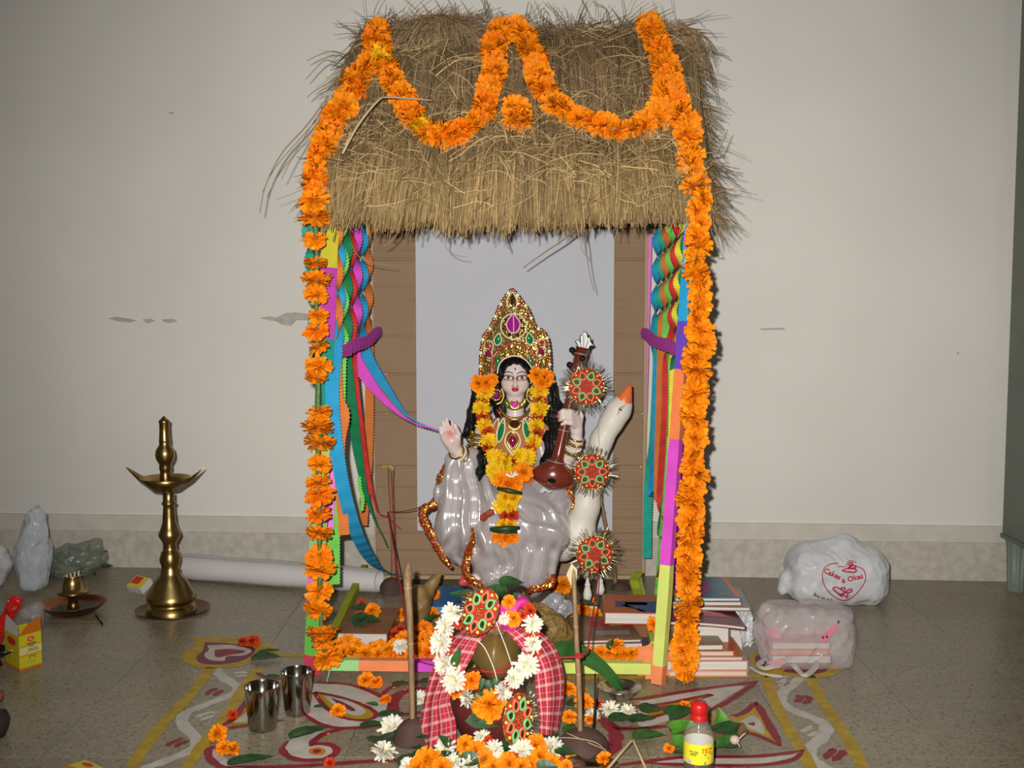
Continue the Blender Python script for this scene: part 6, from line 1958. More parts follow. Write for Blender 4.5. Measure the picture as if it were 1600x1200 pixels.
M_rth = mat('red_cotton_thread', (0.45, 0.02, 0.03), 0.8)
b = MB()
def rth(a, c, sag=0.01, r=0.0014):
    a, c = V(a), V(c); m_ = a.lerp(c, .5) - V((0, 0, sag)); b.tube(cat_rom([a, m_, c], 8), r, 5)
rth(at(609, 800, YBk - 0.01), at(656, 793, 2.93), 0.004)
rth(at(606, 800, YBk - 0.01), at(645, 1030, YA + 0.02), 0.0, 0.0022)
rth(at(611, 738, YBk), at(618, 900, YBk - 0.03), 0.0, 0.0018)
rth(at(645, 1026, YA - 0.01), at(700, 1030, PYc - 0.05), 0.006)
rth(at(840, 1024, PYc - 0.02), at(905, 1026, YC - 0.006), 0.003, 0.0018)
rth(at(905, 1026, YC - 0.006), at(918, 1018, YC + 0.03), 0.0, 0.002)
rth(at(918, 1018, YC + 0.03), at(938, 872, 2.85), 0.004, 0.0018)
for Q_ in ((at(905, 1026, YC), 0.008), (at(644, 1028, YA + .03), 0.009)):
    for k in range(3):
        b.tube([V(Q_[0]) + V((Q_[1] * math.cos(t), Q_[1] * math.sin(t), 0.002 * k)) for t in np.linspace(0, 6.28, 14)], 0.0011, 4, caps=False)
b.build('red_thread', M_rth, label='red cotton thread strung between the reed sticks around the idol', cat='thread')

# ---------------------------------------------------------------- steel tumblers, bowl, plate, bottle
M_steel = mat('polished_steel', (0.40, 0.385, 0.35), 0.13, metal=1.0)
def tumbler(px0, px1, ytop, ybot, label):
    c = fl((px0 + px1) / 2, ybot - 8); s_ = c.y / FPX
    h = (at(0, ytop + 9, c.y).z)
    r1 = (px1 - px0) / 2 * s_; r0 = r1 * 0.78
    b = MB()
    b.lathe((c.x, c.y, 0), [(0.0, 0.0), (r0 * 0.93, 0.0), (r0, 0.004), (r0 * 1.02, h * 0.12), (r0 * 1.04, h * 0.14), (r1 * 0.985, h * 0.96), (r1, h * 0.985), (r1, h), (r1 * 0.97, h), (r1 * 0.95, h * 0.97), (r0 * 0.96, h * 0.06), (0.0, h * 0.05)], 40)
    t = empty('steel_tumbler', (c.x, c.y, 0), label, 'tumbler'); b.build('cup', M_steel, parent=t)
    b = MB(); b.tube([V((c.x + r1 * 0.985 * math.cos(a), c.y + r1 * 0.985 * math.sin(a), h)) for a in np.linspace(0, 2 * PI, 41)], 0.0011, 6, caps=False); b.build('rolled_rim', M_steel, parent=t)
tumbler(382, 439, 1062, 1146, 'steel tumbler standing nearer the camera of the two, on the painted floor')
tumbler(439, 490, 1039, 1122, 'steel tumbler standing just before the foot of the flower strung post')
bc = fl(968, 1090); s_ = bc.y / FPX
bowl = empty('steel_bowl', (bc.x, bc.y, 0), 'small shiny steel bowl with a drooping banana leaf tip over it', 'bowl')
b = MB(); hb = at(968, 1072, bc.y).z
b.lathe((bc.x, bc.y, 0), [(0, 0.0), (18 * s_, 0.0), (20 * s_, 0.003), (28 * s_, hb * .45), (34 * s_, hb * .9), (36 * s_, hb), (35 * s_, hb), (33 * s_, hb * .9), (26 * s_, hb * .45), (17 * s_, 0.006), (0, 0.005)], 40); b.build('body', mat('bright_steel', (0.62, 0.61, 0.58), 0.2, metal=1.0), parent=bowl)
pc_ = fl(925, 1206); pc_.z = 0
b = MB(); b.lathe((pc_.x, pc_.y, 0), [(0, 0.003), (0.040, 0.003), (0.050, 0.012), (0.053, 0.013), (0.052, 0.0115), (0.041, 0.001), (0, 0.001)], 40)
b.build('steel_plate', M_steel, label='steel plate whose rim just shows at the bottom edge of the picture', cat='plate')
# bottle of oil
M_cap = mat('red_plastic_cap', (0.55, 0.012, 0.012), 0.35, var=0.05)
M_bot = mat('clear_bottle_plastic', (0.75, 0.74, 0.68), 0.06, alpha=0.10, coat=1.0)
M_oil = mat('dark_amber_oil', (0.055, 0.009, 0.003), 0.1, coat=0.5)
M_lab = mat('yellow_label_paper', (0.80, 0.70, 0.03), 0.45)
BYb = fl(1091, 1240).y
s_ = BYb / FPX
Bc = at(1091, 1200, BYb); bx = Bc.x
zz_ = lambda y: at(1091, y, BYb).z
bt = empty('oil_bottle', (bx, BYb, 0), 'clear oil bottle with red cap and yellow TEZ label at the front', 'bottle')
rb = 24.0 * s_
b = MB()
b.lathe((bx, BYb, 0), [(0, 0.001), (rb * .9, 0.0), (rb, 0.006), (rb, zz_(1150)), (rb * .97, zz_(1145)), (rb * .80, zz_(1134)), (rb * .56, zz_(1124)), (rb * .50, zz_(1118)), (rb * .50, zz_(1108))], 36); b.build('glass', M_bot, parent=bt)
b = MB(); zl = zz_(1188)
b.lathe((bx, BYb, 0), [(0, 0.004), (rb * .86, 0.003), (rb * .96, 0.008), (rb * .96, zl), (0, zl)], 36); b.build('oil', M_oil, parent=bt)
b = MB(); b.lathe((bx, BYb, 0), [(rb * .57, zz_(1124)), (rb * .58, zz_(1118)), (rb * .53, zz_(1116)), (rb * .53, zz_(1114)), (rb * .59, zz_(1113)), (rb * .57, zz_(1102)), (rb * .48, zz_(1097)), (0, zz_(1096))], 30); b.build('cap', M_cap, parent=bt)
b = MB(); b.lathe((bx, BYb, 0), [(rb * 1.012, zz_(1186)), (rb * 1.012, zz_(1155))], 48); lab_o = b.build('label', M_lab, parent=bt)
b = MB(); b.lathe((bx, BYb, 0), [(rb * 1.004, zz_(1185.5)), (rb * 1.004, zz_(1155.5))], 48); b.build('label_back', mat('white_label_back', (0.55, 0.53, 0.47), 0.6), parent=bt)
def on_bottle(px, py, lift=0.0006):
    d_ = ray(px, py); x = at(px, py, BYb).x - bx
    x = max(-rb * .98, min(rb * .98, x)); y = -math.sqrt(max(0, (rb * 1.04) ** 2 - x * x))
    return V((bx + x, BYb + y - lift, zz_(py)))
def print_on(txt, size, px, py, m, fn, par, name='lettering', shear=0.0, bold=0.0, rot=0.0, arc=0.0):
    vs, fs = text_mesh(txt, size, shear=shear, bold=bold)
    b = MB(); o = []
    for v in vs:
        x, y = v.x, v.y + arc * v.x * v.x
        c, s2 = math.cos(rot), math.sin(rot)
        o.append(fn(px + x * c + y * s2, py + x * s2 - y * c))
    b.smooth = False
    b.add(o, fs); return b.build(name, m, parent=par)
print_on('TEZ', 9.8, 1099.5, 1164.5, mat('red_print', (0.62, 0.03, 0.01), 0.5), on_bottle, lab_o, shear=0.2, bold=0.16)
M_ink = mat('black_print', (0.03, 0.03, 0.025), 0.6)
def patch_on(poly, m, fn, par, name='printed_patch'):
    b = MB(); b.smooth = False; b.add([fn(x, y) for x, y in poly], [tuple(range(len(poly)))]); return b.build(name, m, parent=par)
for x0, x1, y, m in ((1096, 1110, 1170.5, M_ink), (1074, 1087, 1166, M_ink), (1076, 1086, 1168.5, M_ink), (1075, 1084, 1171, M_ink), (1101, 1104, 1175.5, mat('red_print', ()))):
    patch_on([(x0, y - .6), (x1, y - .6), (x1, y + .6), (x0, y + .6)], m, on_bottle, lab_o, 'small_print')
patch_on([(1096, 1181), (1111, 1180), (1111, 1185), (1096, 1185)], mat('green_print', (0.18, 0.42, 0.15), 0.5), on_bottle, lab_o)
patch_on([(1070, 1179), (1077, 1179.5), (1077, 1185), (1070, 1185)], mat('grey_print', (0.45, 0.47, 0.45), 0.5), on_bottle, lab_o)

# leaf plate with betel leaves
M_lp = mat('stitched_sal_leaf', (0.23, 0.14, 0.05), 0.65, var=0.35, vscale=40)
lc = fl(1104, 1156); s_ = lc.y / FPX
lpq = empty('leaf_plate', (lc.x, lc.y, 0), 'brown stitched leaf plate holding green betel leaves behind the oil bottle', 'plate')
b = MB(); n = 40; rows = []
for q, h in ((0, .004), (.6, .005), (.85, .014), (1.0, .028)):
    rows.append([V((lc.x + 64 * s_ * q * math.cos(2 * PI * j / n) * (1 + .04 * math.sin(5 * j)), lc.y + 64 * s_ * q * math.sin(2 * PI * j / n) * 0.95, h + (0.004 * math.sin(j * 1.7) if q > .9 else 0))) for j in range(n + 1)])
b.grid(rows); b.build('dish', M_lp, parent=lpq)
for x, y, dv, ln, w, m, z, lab in ((1045, 1118, (1, .3, .2), .085, .06, M_leaf_d, .040, 'dark betel leaf at the far side of the leaf plate, nearest the garland'), (1050, 1140, (1, .1, .3), .075, .05, M_leaf_b, .04, 'bright green betel leaf folded at the side of the plate nearest the pot'), (1052, 1158, (1, -.4, -.05), .07, .05, M_leaf_b, .03, 'bright green betel leaf hanging over the near rim of the leaf plate'),
                                   (1150, 1142, (-1, .2, .1), .075, .06, M_leaf_d, .045, 'dark betel leaf on the side of the plate by the red triangle'), (1150, 1160, (-1, -.1, 0), .08, .05, M_leaf, .035, 'green betel leaf at the front of the plate by the bottle label'), (1130, 1136, (-.2, .3, 1), .05, .045, M_leaf_b, .03, 'green betel leaf standing with its point up in the leaf plate'), (1075, 1165, (.8, .3, .1), .06, .04, M_leaf, .03, 'green betel leaf half hidden by the bottle in the plate')):
    b = MB(); leaf_geo(b, fl(x, y, z * .8), dv, (0, -.35, 1), ln * .8, w * .75, .12, 1); b.build('betel_leaf', m, label=lab, cat='leaf')
b = MB(); c = fl(1148, 1156, .04); b.ell(c, (.010, .009, .009), 10, 8); b.tube([c + V((.008, 0, .002)), c + V((.016, 0, .010)), c + V((.022, 0, .014))], [.002, .0015, .001], 5); b.tube([c + V((.005, -.004, -.004)), c + V((.009, -.006, -.012))], .0012, 5)
b.build('ginger_root', mat('pale_root', (0.55, 0.42, 0.33), 0.6), label='small pale root with a thin tail at the edge of the leaf plate', cat='root')
# banana leaf, incense stick and tripod of sticks
b = MB()
Qb_ = cat_rom([at(850, 1022, 2.24), at(885, 1012, 2.27), at(915, 1022, 2.3), at(943, 1042, 2.3), at(962, 1066, 2.3), at(973, 1076, 2.31)], 8)
rows = []
for i, p in enumerate(Qb_):
    t = i / (len(Qb_) - 1); w = 0.018 * (1 - 0.35 * t) * min(1, .12 + 4.5 * (1 - t))
    tt = (Qb_[min(len(Qb_) - 1, i + 1)] - Qb_[max(0, i - 1)]).normalized(); sd = tt.cross(V((0, -1, .25))).normalized()
    rows.append([p + sd * w * k + V((0, -0.010 * abs(k), 0.003 * math.sin(9 * t + k))) for k in (-1, -.5, 0, .5, 1)])
b.smooth = False
b.grid(rows); b.build('banana_leaf', mat('banana_leaf_green', (0.035, 0.115, 0.025), 0.4, var=0.25, vscale=20), label='banana leaf strip curving out from behind the towel to the steel bowl', cat='leaf')
b = MB(); b.tube([fl(927, 1149), at(930, 1100, 2.16), at(930, 1052, 2.18)], [.0028, .0026, .0016], 6); b.build('incense_stick', mat('black_incense', (0.012, 0.011, 0.012), 0.7), label='thin black incense stick upright between the clay lump and the bowl', cat='stick')
b = MB(); a_ = at(987, 1157, 2.02)
b.tube([a_, fl(945, 1206)], .0028, 6); b.build('bamboo_splint', M_reedp, label='pale bamboo splint of the pair by the bottle, leaning toward the steel plate', cat='stick')
b = MB(); b.tube([a_ + V((.003, 0, 0)), fl(1014, 1212)], .0026, 6); b.build('bamboo_splint', M_reedp, label='pale bamboo splint of the pair by the bottle, leaning toward the bottle', cat='stick')
for pts, r_ in (([(842, 1154, 2.06), (890, 1153, 2.06), (930, 1160, 2.05), (950, 1178, 2.02)], .0009), ([(885, 1145, 2.07), (930, 1165, 2.05), (947, 1172, 2.03)], .0008)):
    b = MB(); b.tube(cat_rom([at(*p) for p in pts], 6), r_, 4); b.build('dry_straw', M_stalk_pale, label='thin dry straw lying across the clay lump by the bowl', cat='straw', group='straws on the clay lump')

# ---------------------------------------------------------------- flowers, petals and leaves on the floor
def onfloor(me, kind, px, py, r, label, z=None, group=None, dv=(0, -.5, 1)):
    p0 = fl(px, py); sc = r * p0.y / FPX
    p = fl(px, py, sc * 0.45)
    return inst(me, kind, None, p, zto(V(dv) + V((R.gauss(0, .25), R.gauss(0, .2), 0)), R.random() * 6.28), sc, label, 'flower', group)
for x, y, r, me, lab in ((380, 1004, 9, F_re[0], 'dark red marigold on the painted corner motif, the one farther from the hut'), (395, 1003, 11, F_re[1], 'dark red marigold on the painted corner motif, the one nearer the hut'),
                         (341, 1148, 15, F_or[0], 'large orange marigold lying on the inner yellow line near the tumblers'), (350, 1170, 13, F_or[1], 'orange marigold lying just in front of the large one by the yellow line'), (365, 1172, 12, F_or[2], 'orange marigold at the end of the row by the inner yellow line'), (364, 1118, 9, F_re[0], 'small red marigold beside the tumbler nearest the camera'),
                         (572, 1064, 13, F_or[2], 'orange marigold lying before the salmon part of the rail'), (588, 1068, 11, F_de[0], 'deep orange marigold touching another before the salmon part of the rail'), (603, 1094, 9, F_de[1], 'small deep orange marigold near the reed stick'), (528, 1112, 12, F_or[0], 'orange marigold on the yellow painted petal'), (515, 1193, 9, F_re[1], 'red marigold at the bottom edge between curls of paint'),
                         (888, 1078, 13, F_or[0], 'orange marigold behind the reed stick next to the towel hem'), (912, 1098, 15, F_or[1], 'large orange marigold between the reed stick and the black incense stick'), (889, 1122, 12, F_or[2], 'orange marigold low beside the towel hem'), (934, 1100, 8, F_re[0], 'small red marigold next to the black incense stick'), (922, 1126, 9, F_or[0], 'small orange marigold at the clay lump by the incense stick'),
                         (1070, 1104, 9, F_or[1], 'orange marigold behind the red bottle cap'), (1046, 1170, 9, F_de[0], 'deep orange marigold at the near rim of the leaf plate'), (944, 1187, 12, F_or[2], 'orange marigold between the steel plate and the bamboo splints'), (893, 1186, 9, F_or[0], 'small orange marigold in front of the clay lump by the heap')):
    onfloor(me, 'marigold', x, y, r, lab)
for x, y, r, lab in ((612, 1136, 19, 'white chrysanthemum lying by the clay lump left of the towel'), (600, 1176, 20, 'white chrysanthemum on the floor in front of the clay lump left of the towel'), (657, 1092, 14, 'white chrysanthemum half hidden behind the towel edge'), (926, 1118, 12, 'cream chrysanthemum beside the incense stick')):
    onfloor(F_ch[1], 'chrysanthemum', x, y, r, lab)
for x, y, r, lab in ((953, 1110, 15, 'cream white chrysanthemum below the steel bowl, nearer the pot'), (981, 1112, 13, 'cream white chrysanthemum below the steel bowl, nearer the bottle')):
    onfloor(F_ch[2], 'chrysanthemum', x, y, r, lab)
for x, y, ln, w, a, m, lab in ((392, 1030, .075, .05, .1, M_leaf_d, 'curled dark leaf on the inner edge of the corner motif'), (402, 1021, .06, .025, .35, M_leaf_d, 'narrow dark leaf beside the red marigolds of the corner motif'), (415, 1058, .04, .02, 0, M_leaf_d, 'thin dark leaf behind the tumbler near the post'), (452, 1152, .085, .04, .55, M_leaf_d, 'dark leaf with a stalk between the tumblers and the paint curl'), (490, 1104, .035, .015, -.2, M_leaf_d, 'tiny dark leaf beside the tumbler near the post'),
                                 (355, 1194, .09, .035, .3, M_leaf_d, 'long dark leaf at the bottom edge below the orange marigolds'), (590, 1118, .06, .03, .1, M_leaf_d, 'dark leaf at the tip of the yellow painted petal'), (562, 1134, .06, .03, 0, M_leaf_d, 'dark flat leaf near the tip of the painted petal, closer to the camera'), (590, 1150, .07, .06, -1.2, M_leaf_d, 'broad dark leaf left of the clay lump by the towel'), (606, 1148, .07, .05, -.6, M_leaf_d, 'broad dark leaf touching the clay lump by the towel'),
                                 (622, 1196, .06, .05, .4, M_leaf_d, 'dark leaf overlapping the white chrysanthemum at the bottom edge'), (612, 1070, .05, .025, .1, M_leaf_d, 'small dark leaf before the rail near the reed stick'), (655, 1066, .05, .03, 0, M_leaf_d, 'small dark leaf between reed stick and towel'), (590, 1102, .03, .018, 2.8, M_leaf, 'small green leaf by the small orange marigold near the reed stick'),
                                 (884, 1100, .07, .04, -.1, M_leaf_d, 'dark leaf between the towel hem and the reed stick'), (950, 1124, .06, .045, -.1, M_leaf_d, 'dark leaf in front of the cream white chrysanthemums'), (982, 1126, .06, .04, .1, M_leaf_d, 'dark leaf right of another before the steel bowl'), (1002, 1112, .05, .05, .4, M_leaf_d, 'crumpled dark leaf near the painted orange petal'), (988, 1152, .07, .045, .05, M_leaf, 'green leaf behind the bamboo splints'), (1052, 1176, .04, .02, -.2, M_leaf, 'small green leaf in front of the leaf plate'), (885, 1146, .05, .03, 1.2, M_leaf, 'yellowish green leaf at the foot of the reed stick by the towel')):
    b = MB(); leaf_geo(b, fl(x, y, .004), (math.cos(a), math.sin(a), .12), (0, -.1, 1), ln, w, .08); b.build('leaf', m, label=lab, cat='leaf')
b = MB()
for k in range(26):
    p = fl(R.uniform(440, 1040), R.uniform(1062, 1195), .001); a = R.random() * 6.28
    b.prism([p, p + V((.008 * math.cos(a), .008 * math.sin(a), 0)), p + V((.006 * math.cos(a + .7), .006 * math.sin(a + .7), 0))], V((0, 0, .0012)))
b.build('fallen_petals', mat('loose_orange_petal', (0.85, 0.25, 0.02), 0.6), label='loose orange petals scattered on the painted floor', cat='petals', kind='stuff')

# ================================================================ BOOKS AND OFFERINGS IN THE HUT
M_page = mat('white_pages', (0.62, 0.58, 0.53), 0.8, var=0.12, vscale=8, stretch=(1, 1, 60))
M_pages = mat('salmon_pages', (0.66, 0.48, 0.40), 0.8, var=0.1, vscale=8, stretch=(1, 1, 60))
def cov(n, c, r=0.3): return mat(n + '_cover', c, r, var=0.12, vscale=12)
def book(x0, x1, yb, yt, Y, depth, cover, label, rot=0.0, pages=M_page, prints=(), sag=0.0, group=None, z0=None, right_spine=True, thick=0.0018):
    """front face between columns x0, x1 and rows yb (bottom), yt (top) at distance Y"""
    A0, A1 = at(x0, yb, Y), at(x1, yb, Y)
    zb_ = A0.z if z0 is None else z0
    zb_ = max(zb_, 0.0005)
    h = max(0.004, at(x0, yt, Y).z - zb_); w = A1.x - A0.x
    org = V((A0.x, Y, zb_)); M = Matrix.Rotation(rot, 3, 'Z')
    g = empty('book', tuple(org + M @ V((w / 2, depth / 2, 0))), label, 'book', group)
    N = 8
    def W(u, v, z):
        zz = z + (-sag * (u ** 2) if sag else 0)
        return org + M @ V((u * w, v * depth, max(zz, 0.0004 - zb_)))
    def slab(b, u0, u1, v0, v1, za, zb2):
        rows = []
        for s_, (v, z) in enumerate(((v0, za), (v0, zb2), (v1, zb2), (v1, za), (v0, za))):
            rows.append([W(u0 + (u1 - u0) * i / N, v, z) for i in range(N + 1)])
        b.smooth = False
        b.grid(rows)
        for u in (u0, u1):
            b.add([W(u, v0, za), W(u, v0, zb2), W(u, v1, zb2), W(u, v1, za)], [(0, 1, 2, 3)])
    e = 0.003 / max(w, .01); ev = 0.003 / depth
    b = MB(); slab(b, e, 1 - e, ev, 1 - ev, thick, h - thick); b.build('page_block', pages, parent=g)
    b = MB(); slab(b, 0, 1, 0, 1, h - thick, h); front = b.build('front_cover', cover, parent=g)
    b = MB(); slab(b, 0, 1, 0, 1, 0, thick); b.build('back_cover', cover, parent=g)
    b = MB(); u0 = 1 - e * .6 if right_spine else 0; slab(b, u0, u0 + e * .6, 0, 1, thick, h - thick); b.build('spine', cover, parent=g)
    for poly, m in prints:
        b = MB(); b.smooth = False
        pts = []
        for (ua, va), (ub, vb2) in zip(poly, poly[1:] + poly[:1]):
            for k in range(4): pts.append(W(ua + (ub - ua) * k / 4, va + (vb2 - va) * k / 4, h + 0.0004))
        b.add(pts, [tuple(range(len(pts)))]); b.build('cover_print', m, parent=front)
    return g
q = lambda a, b_, c, d: [(a, b_), (c, b_), (c, d), (a, d)]
C_br = cov('brown_book', (0.27, 0.115, 0.05), .25); C_or = cov('orange_red', (0.50, 0.12, 0.04)); C_navy = cov('navy', (0.03, 0.035, 0.14)); C_mar = cov('maroon', (0.17, 0.022, 0.045), .25); C_blue = cov('blue', (0.035, 0.15, 0.26)); C_tan = cov('tan', (0.26, 0.145, 0.085)); C_sal = cov('salmon', (0.52, 0.27, 0.19)); C_grey = cov('grey', (0.24, 0.22, 0.21)); C_sky = cov('sky_blue', (0.03, 0.20, 0.46))
I_red = mat('red_print_gloss', (0.50, 0.03, 0.05), .3); I_bl = mat('blue_print_gloss', (0.03, 0.06, 0.22), .3); I_blk = mat('black_print_gloss', (0.012, 0.012, 0.015), .3); I_mag = mat('magenta_print_gloss', (0.30, 0.035, 0.16), .3); I_gr = mat('green_print_gloss', (0.22, 0.26, 0.13), .4); I_grey = mat('grey_print_gloss', (0.32, 0.27, 0.24), .4); I_or = mat('orange_print_gloss', (0.60, 0.17, 0.06), .35)
Yb1 = fl(560, 1010).y
book(517, 606, 1008, 989, Yb1, .235, C_br, 'thick brown book lying inside the hut beside the olive side rail', rot=-.04)
Yb2 = fl(700, 960).y
book(672, 748, 960, 948, Yb2, .22, C_sky, 'flat sky blue book behind the pot, below the hem of the sari', pages=mat('sky_blue_side', (0.05, 0.27, 0.52), .5))
# stack A, inside the hut by the right post
Y0 = fl(975, 1030).y
book(926, 1022, 1029, 1019, Y0, .20, C_navy, 'navy covered book lowest in the stack inside the hut', rot=.03, z0=0.001)
book(906, 1006, 1019, 1006, Y0 - .005, .20, C_navy, 'second lowest book inside the hut, dark cover with white page edges', rot=.06)
book(902, 1004, 1006, 1001, Y0 - .008, .20, C_tan, 'brown covered book with red and grey print, middle of the stack inside the hut', rot=.07, prints=((q(.30, .55, .62, .78), I_red), (q(.32, .2, .88, .38), I_grey), (q(.8, .5, .97, .6), I_red)))
book(944, 1032, 975, 957, Y0 + .06, .17, C_or, 'book with orange, blue and black cover topmost in the stack inside the hut', rot=-.05, prints=((q(.22, .30, .98, .62), I_bl), (q(.40, .42, .80, .56), I_red), ([(.30, .40), (.72, .04), (.74, .1), (.42, .42)], I_blk), (q(.6, .06, .98, .28), I_bl)), z0=at(944, 975, Y0 + .06).z)
b = MB(); b.box((at(985, 990, Y0 + .12).x, Y0 + .16, .032), (.09, .11, .064)); 
z9 = at(944, 975, Y0 + .06).z; b2 = MB(); b2.box((at(988, 990, Y0 + .12).x, Y0 + .17, (z9 + .0) / 2), (.12, .10, z9 - .002)); b2.build('book', C_br, label='closed brown book under the topmost one in the hut, mostly hidden', cat='book')
# stack B, outside the right post
Y1 = fl(1110, 1058).y
book(1044, 1169, 1057, 1048, Y1, .19, C_sal, 'salmon edged book lowest in the stack outside the post', pages=M_pages, z0=0.001)
book(1041, 1170, 1048, 1033, Y1, .19, C_sal, 'thick white paged book second from the bottom outside the post', rot=.01)
book(1045, 1162, 1033, 1026, Y1 + .004, .19, C_grey, 'book with grey and orange cover in the middle of the outer stack', prints=((q(.86, .0, 1, 1), I_or),), pages=M_pages)
book(1052, 1148, 1026, 1017, Y1 + .006, .18, C_or, 'thin book with salmon edge right under the brown one in the outer stack', pages=M_pages)
book(1042, 1132, 1017, 1008, Y1, .17, C_tan, 'brown covered book with a greenish picture, below the maroon magazine', rot=.03, prints=((q(.48, .3, .9, .75), I_gr), (q(.55, .45, .72, .6), I_grey)))
ztop = at(1100, 1008, Y1).z
Y2 = Y1 + .05
zz2 = at(1050, 977, Y2).z
book(1047, 1166, 977, 971, Y2, .16, C_mar, 'maroon glossy magazine drooping over the end of the outer stack', sag=.013, prints=((q(.5, .35, .8, .62), mat('painted_red_highlight', (0.45, 0.02, 0.05), .2)),), z0=zz2)  # the red highlight on the maroon cover is painted as a brighter patch
for k, (x0, x1, yb, yt, c, lab) in enumerate(((1052, 1140, 986, 978, C_grey, 'grey magazine filling the outer stack just under the maroon one'), )):
    book(x0, x1, yb + 20, yt, Y2 + .02, .13, c, lab)
Y3 = Y1 + .16
book(1050, 1172, 953, 947, Y3, .19, C_grey, 'white edged magazine under the blue one at the back of the outer stack', rot=-.06)
book(1050, 1160, 947, 940, Y3, .19, C_br, 'thin magazine second from the top at the back of the outer stack')
book(1054, 1158, 940, 934, Y3 + .004, .20, C_blue, 'blue covered magazine with a pink figure on top of the outer stack', prints=((q(.0, .0, .08, 1), I_or), (q(.92, .0, 1, 1), I_or), ([(.10, .05), (.40, .02), (.62, .35), (.70, .75), (.45, .92), (.15, .8)], I_mag), (q(.72, .1, .86, .2), I_gr)))
book(1056, 1162, 1005, 953, Y3 + .02, .16, C_grey, 'tall pile of paper carrying the magazines at the back of the outer stack', z0=0.001)
# crumpled white polythene at the end of the stack
M_poly = mat('white_polythene', (0.62, 0.64, 0.66), 0.25, var=0.06, vscale=30, alpha=0.9)
def blob(prims, Y, px0, px1, py0, py1, dd, k, amp, sc, seed, res, ridge=False):
    s_ = Y / FPX
    def W(x, y, d): return at(x, y, Y - d * s_)
    def f(X):
        F = None
        for p in prims:
            if p[0] == 'b': g = sd_box(X, W(*p[1:4]), (p[4] * s_, p[6] * s_, p[5] * s_), p[7] * s_)
            elif p[0] == 'e': g = sd_ell(X, W(*p[1:4]), (p[4] * s_, p[6] * s_, p[5] * s_))
            else:
                g = None
                for a, c in zip(p, p[1:]):
                    h = sd_cap(X, W(*a[:3]), W(*c[:3]), a[3] * s_, c[3] * s_); g = h if g is None else smin(g, h, k * s_)
            F = g if F is None else smin(F, g, k * s_)
        n = vnoise(X, sc, seed)
        if ridge: n = 1 - 2 * np.abs(n)
        F = F - amp * s_ * n
        if ridge: F = F - 0.4 * amp * s_ * (1 - 2 * np.abs(vnoise(X, sc * 2.3, seed + 9)))
        return smax(F, 0.0006 - X[2], 0.001)
    a = [W(x, y, d) for x in (px0, px1) for y in (py0, py1) for d in (-dd, dd)]
    lo = [min(p[i] for p in a) for i in range(3)]; hi = [max(p[i] for p in a) for i in range(3)]
    lo[2] = max(lo[2], -0.006)
    return nets(f, lo, hi, res * s_)
Yq = Y3 + .02
Pn, Qn = blob([[(1166, 955, 0, 6), (1172, 980, 0, 8), (1168, 1005, 0, 6)], [(1160, 960, 4, 5), (1163, 1000, 4, 6)]], Yq, 1145, 1190, 935, 1030, 22, 5, 3, 130, 4, 1.3, True)
np_obj('polythene_wrap', Pn, Qn, M_poly, label='crumpled white polythene hanging at the end of the book stacks by the clear bag', cat='plastic bag')
# cloth sack pieces, packets
M_sack = mat('brown_wrapped_paper', (0.27, 0.165, 0.06), 0.5, var=0.25, vscale=25, bump=0.2, bscale=60)
M_jute = mat('golden_jute', (0.26, 0.165, 0.045), 0.6, var=0.45, vscale=160, bump=0.4, bscale=180)
Ya = fl(650, 985).y
Pn, Qn = blob([[(650, 972, 0, 16), (650, 945, 0, 21), (655, 928, -6, 16)], [(662, 930, -14, 14), (680, 908, -22, 8), (688, 898, -24, 4)]], Ya, 618, 700, 885, 1000, 40, 6, 1.6, 70, 11, 1.5, True)
np_obj('wrapped_bundle', Pn, Qn, M_sack, label='brown wrapped bundle with a twisted upper end, between reed stick and blue book', cat='bundle')
Yj = fl(865, 1012).y
Pn, Qn = blob([[(842, 962, 0, 16), (862, 982, 4, 25), (880, 995, 0, 18)], [(850, 955, -4, 12), (835, 950, -8, 8)]], Yj, 815, 910, 935, 1025, 44, 6, 1.5, 90, 12, 1.6, True)
np_obj('jute_sack', Pn, Qn, M_jute, label='small golden brown jute sack right of the pot', cat='sack')
Yk = Yj + .05
Pn, Qn = blob([[(850, 948, 0, 8), (868, 940, 0, 12), (884, 948, 0, 10), (892, 952, 0, 4)], [(860, 955, 2, 8), (880, 958, 2, 7)]], Yk, 835, 905, 922, 972, 24, 5, 2.2, 130, 13, 1.2, True)
np_obj('silver_packet', Pn, Qn, mat('silver_grey_packet', (0.42, 0.43, 0.45), 0.3, metal=0.3), label='crumpled silver grey packet behind the jute sack', cat='packet')
M_tas = mat('white_cotton_tassel', (0.66, 0.62, 0.56), 0.8)
for x, y0_, y1_, lab in ((918, 902, 938, 'white cotton tassel hanging below the lowest rosette, nearer the stick'), (938, 898, 928, 'white cotton tassel hanging below the lowest rosette, nearer the books')):
    Yt = 2.88
    b = MB(); s_ = Yt / FPX
    b.tube([at(x, y0_, Yt), at(x, (y0_ * 2 + y1_) / 3, Yt)], [2 * s_, 4 * s_], 8); b.ell(at(x, (y0_ * 2 + y1_) / 3, Yt), 5 * s_, 8, 6); b.tube([at(x, (y0_ * 2 + y1_) / 3, Yt), at(x, (y0_ + 3 * y1_) / 4, Yt), at(x - 1, y1_, Yt)], [3.5 * s_, 7.5 * s_, 6 * s_], 10)
    b.build('cotton_tassel', M_tas, label=lab, cat='tassel')
streamer([at(1000, 893, 3.15), at(991, 905, 3.1), at(995, 922, 3.05), at(998, 932, 3.0)], .026, 'olive', 'crumpled scrap of lime streamer standing behind the books in the hut', wdir=(1, 0, 0))
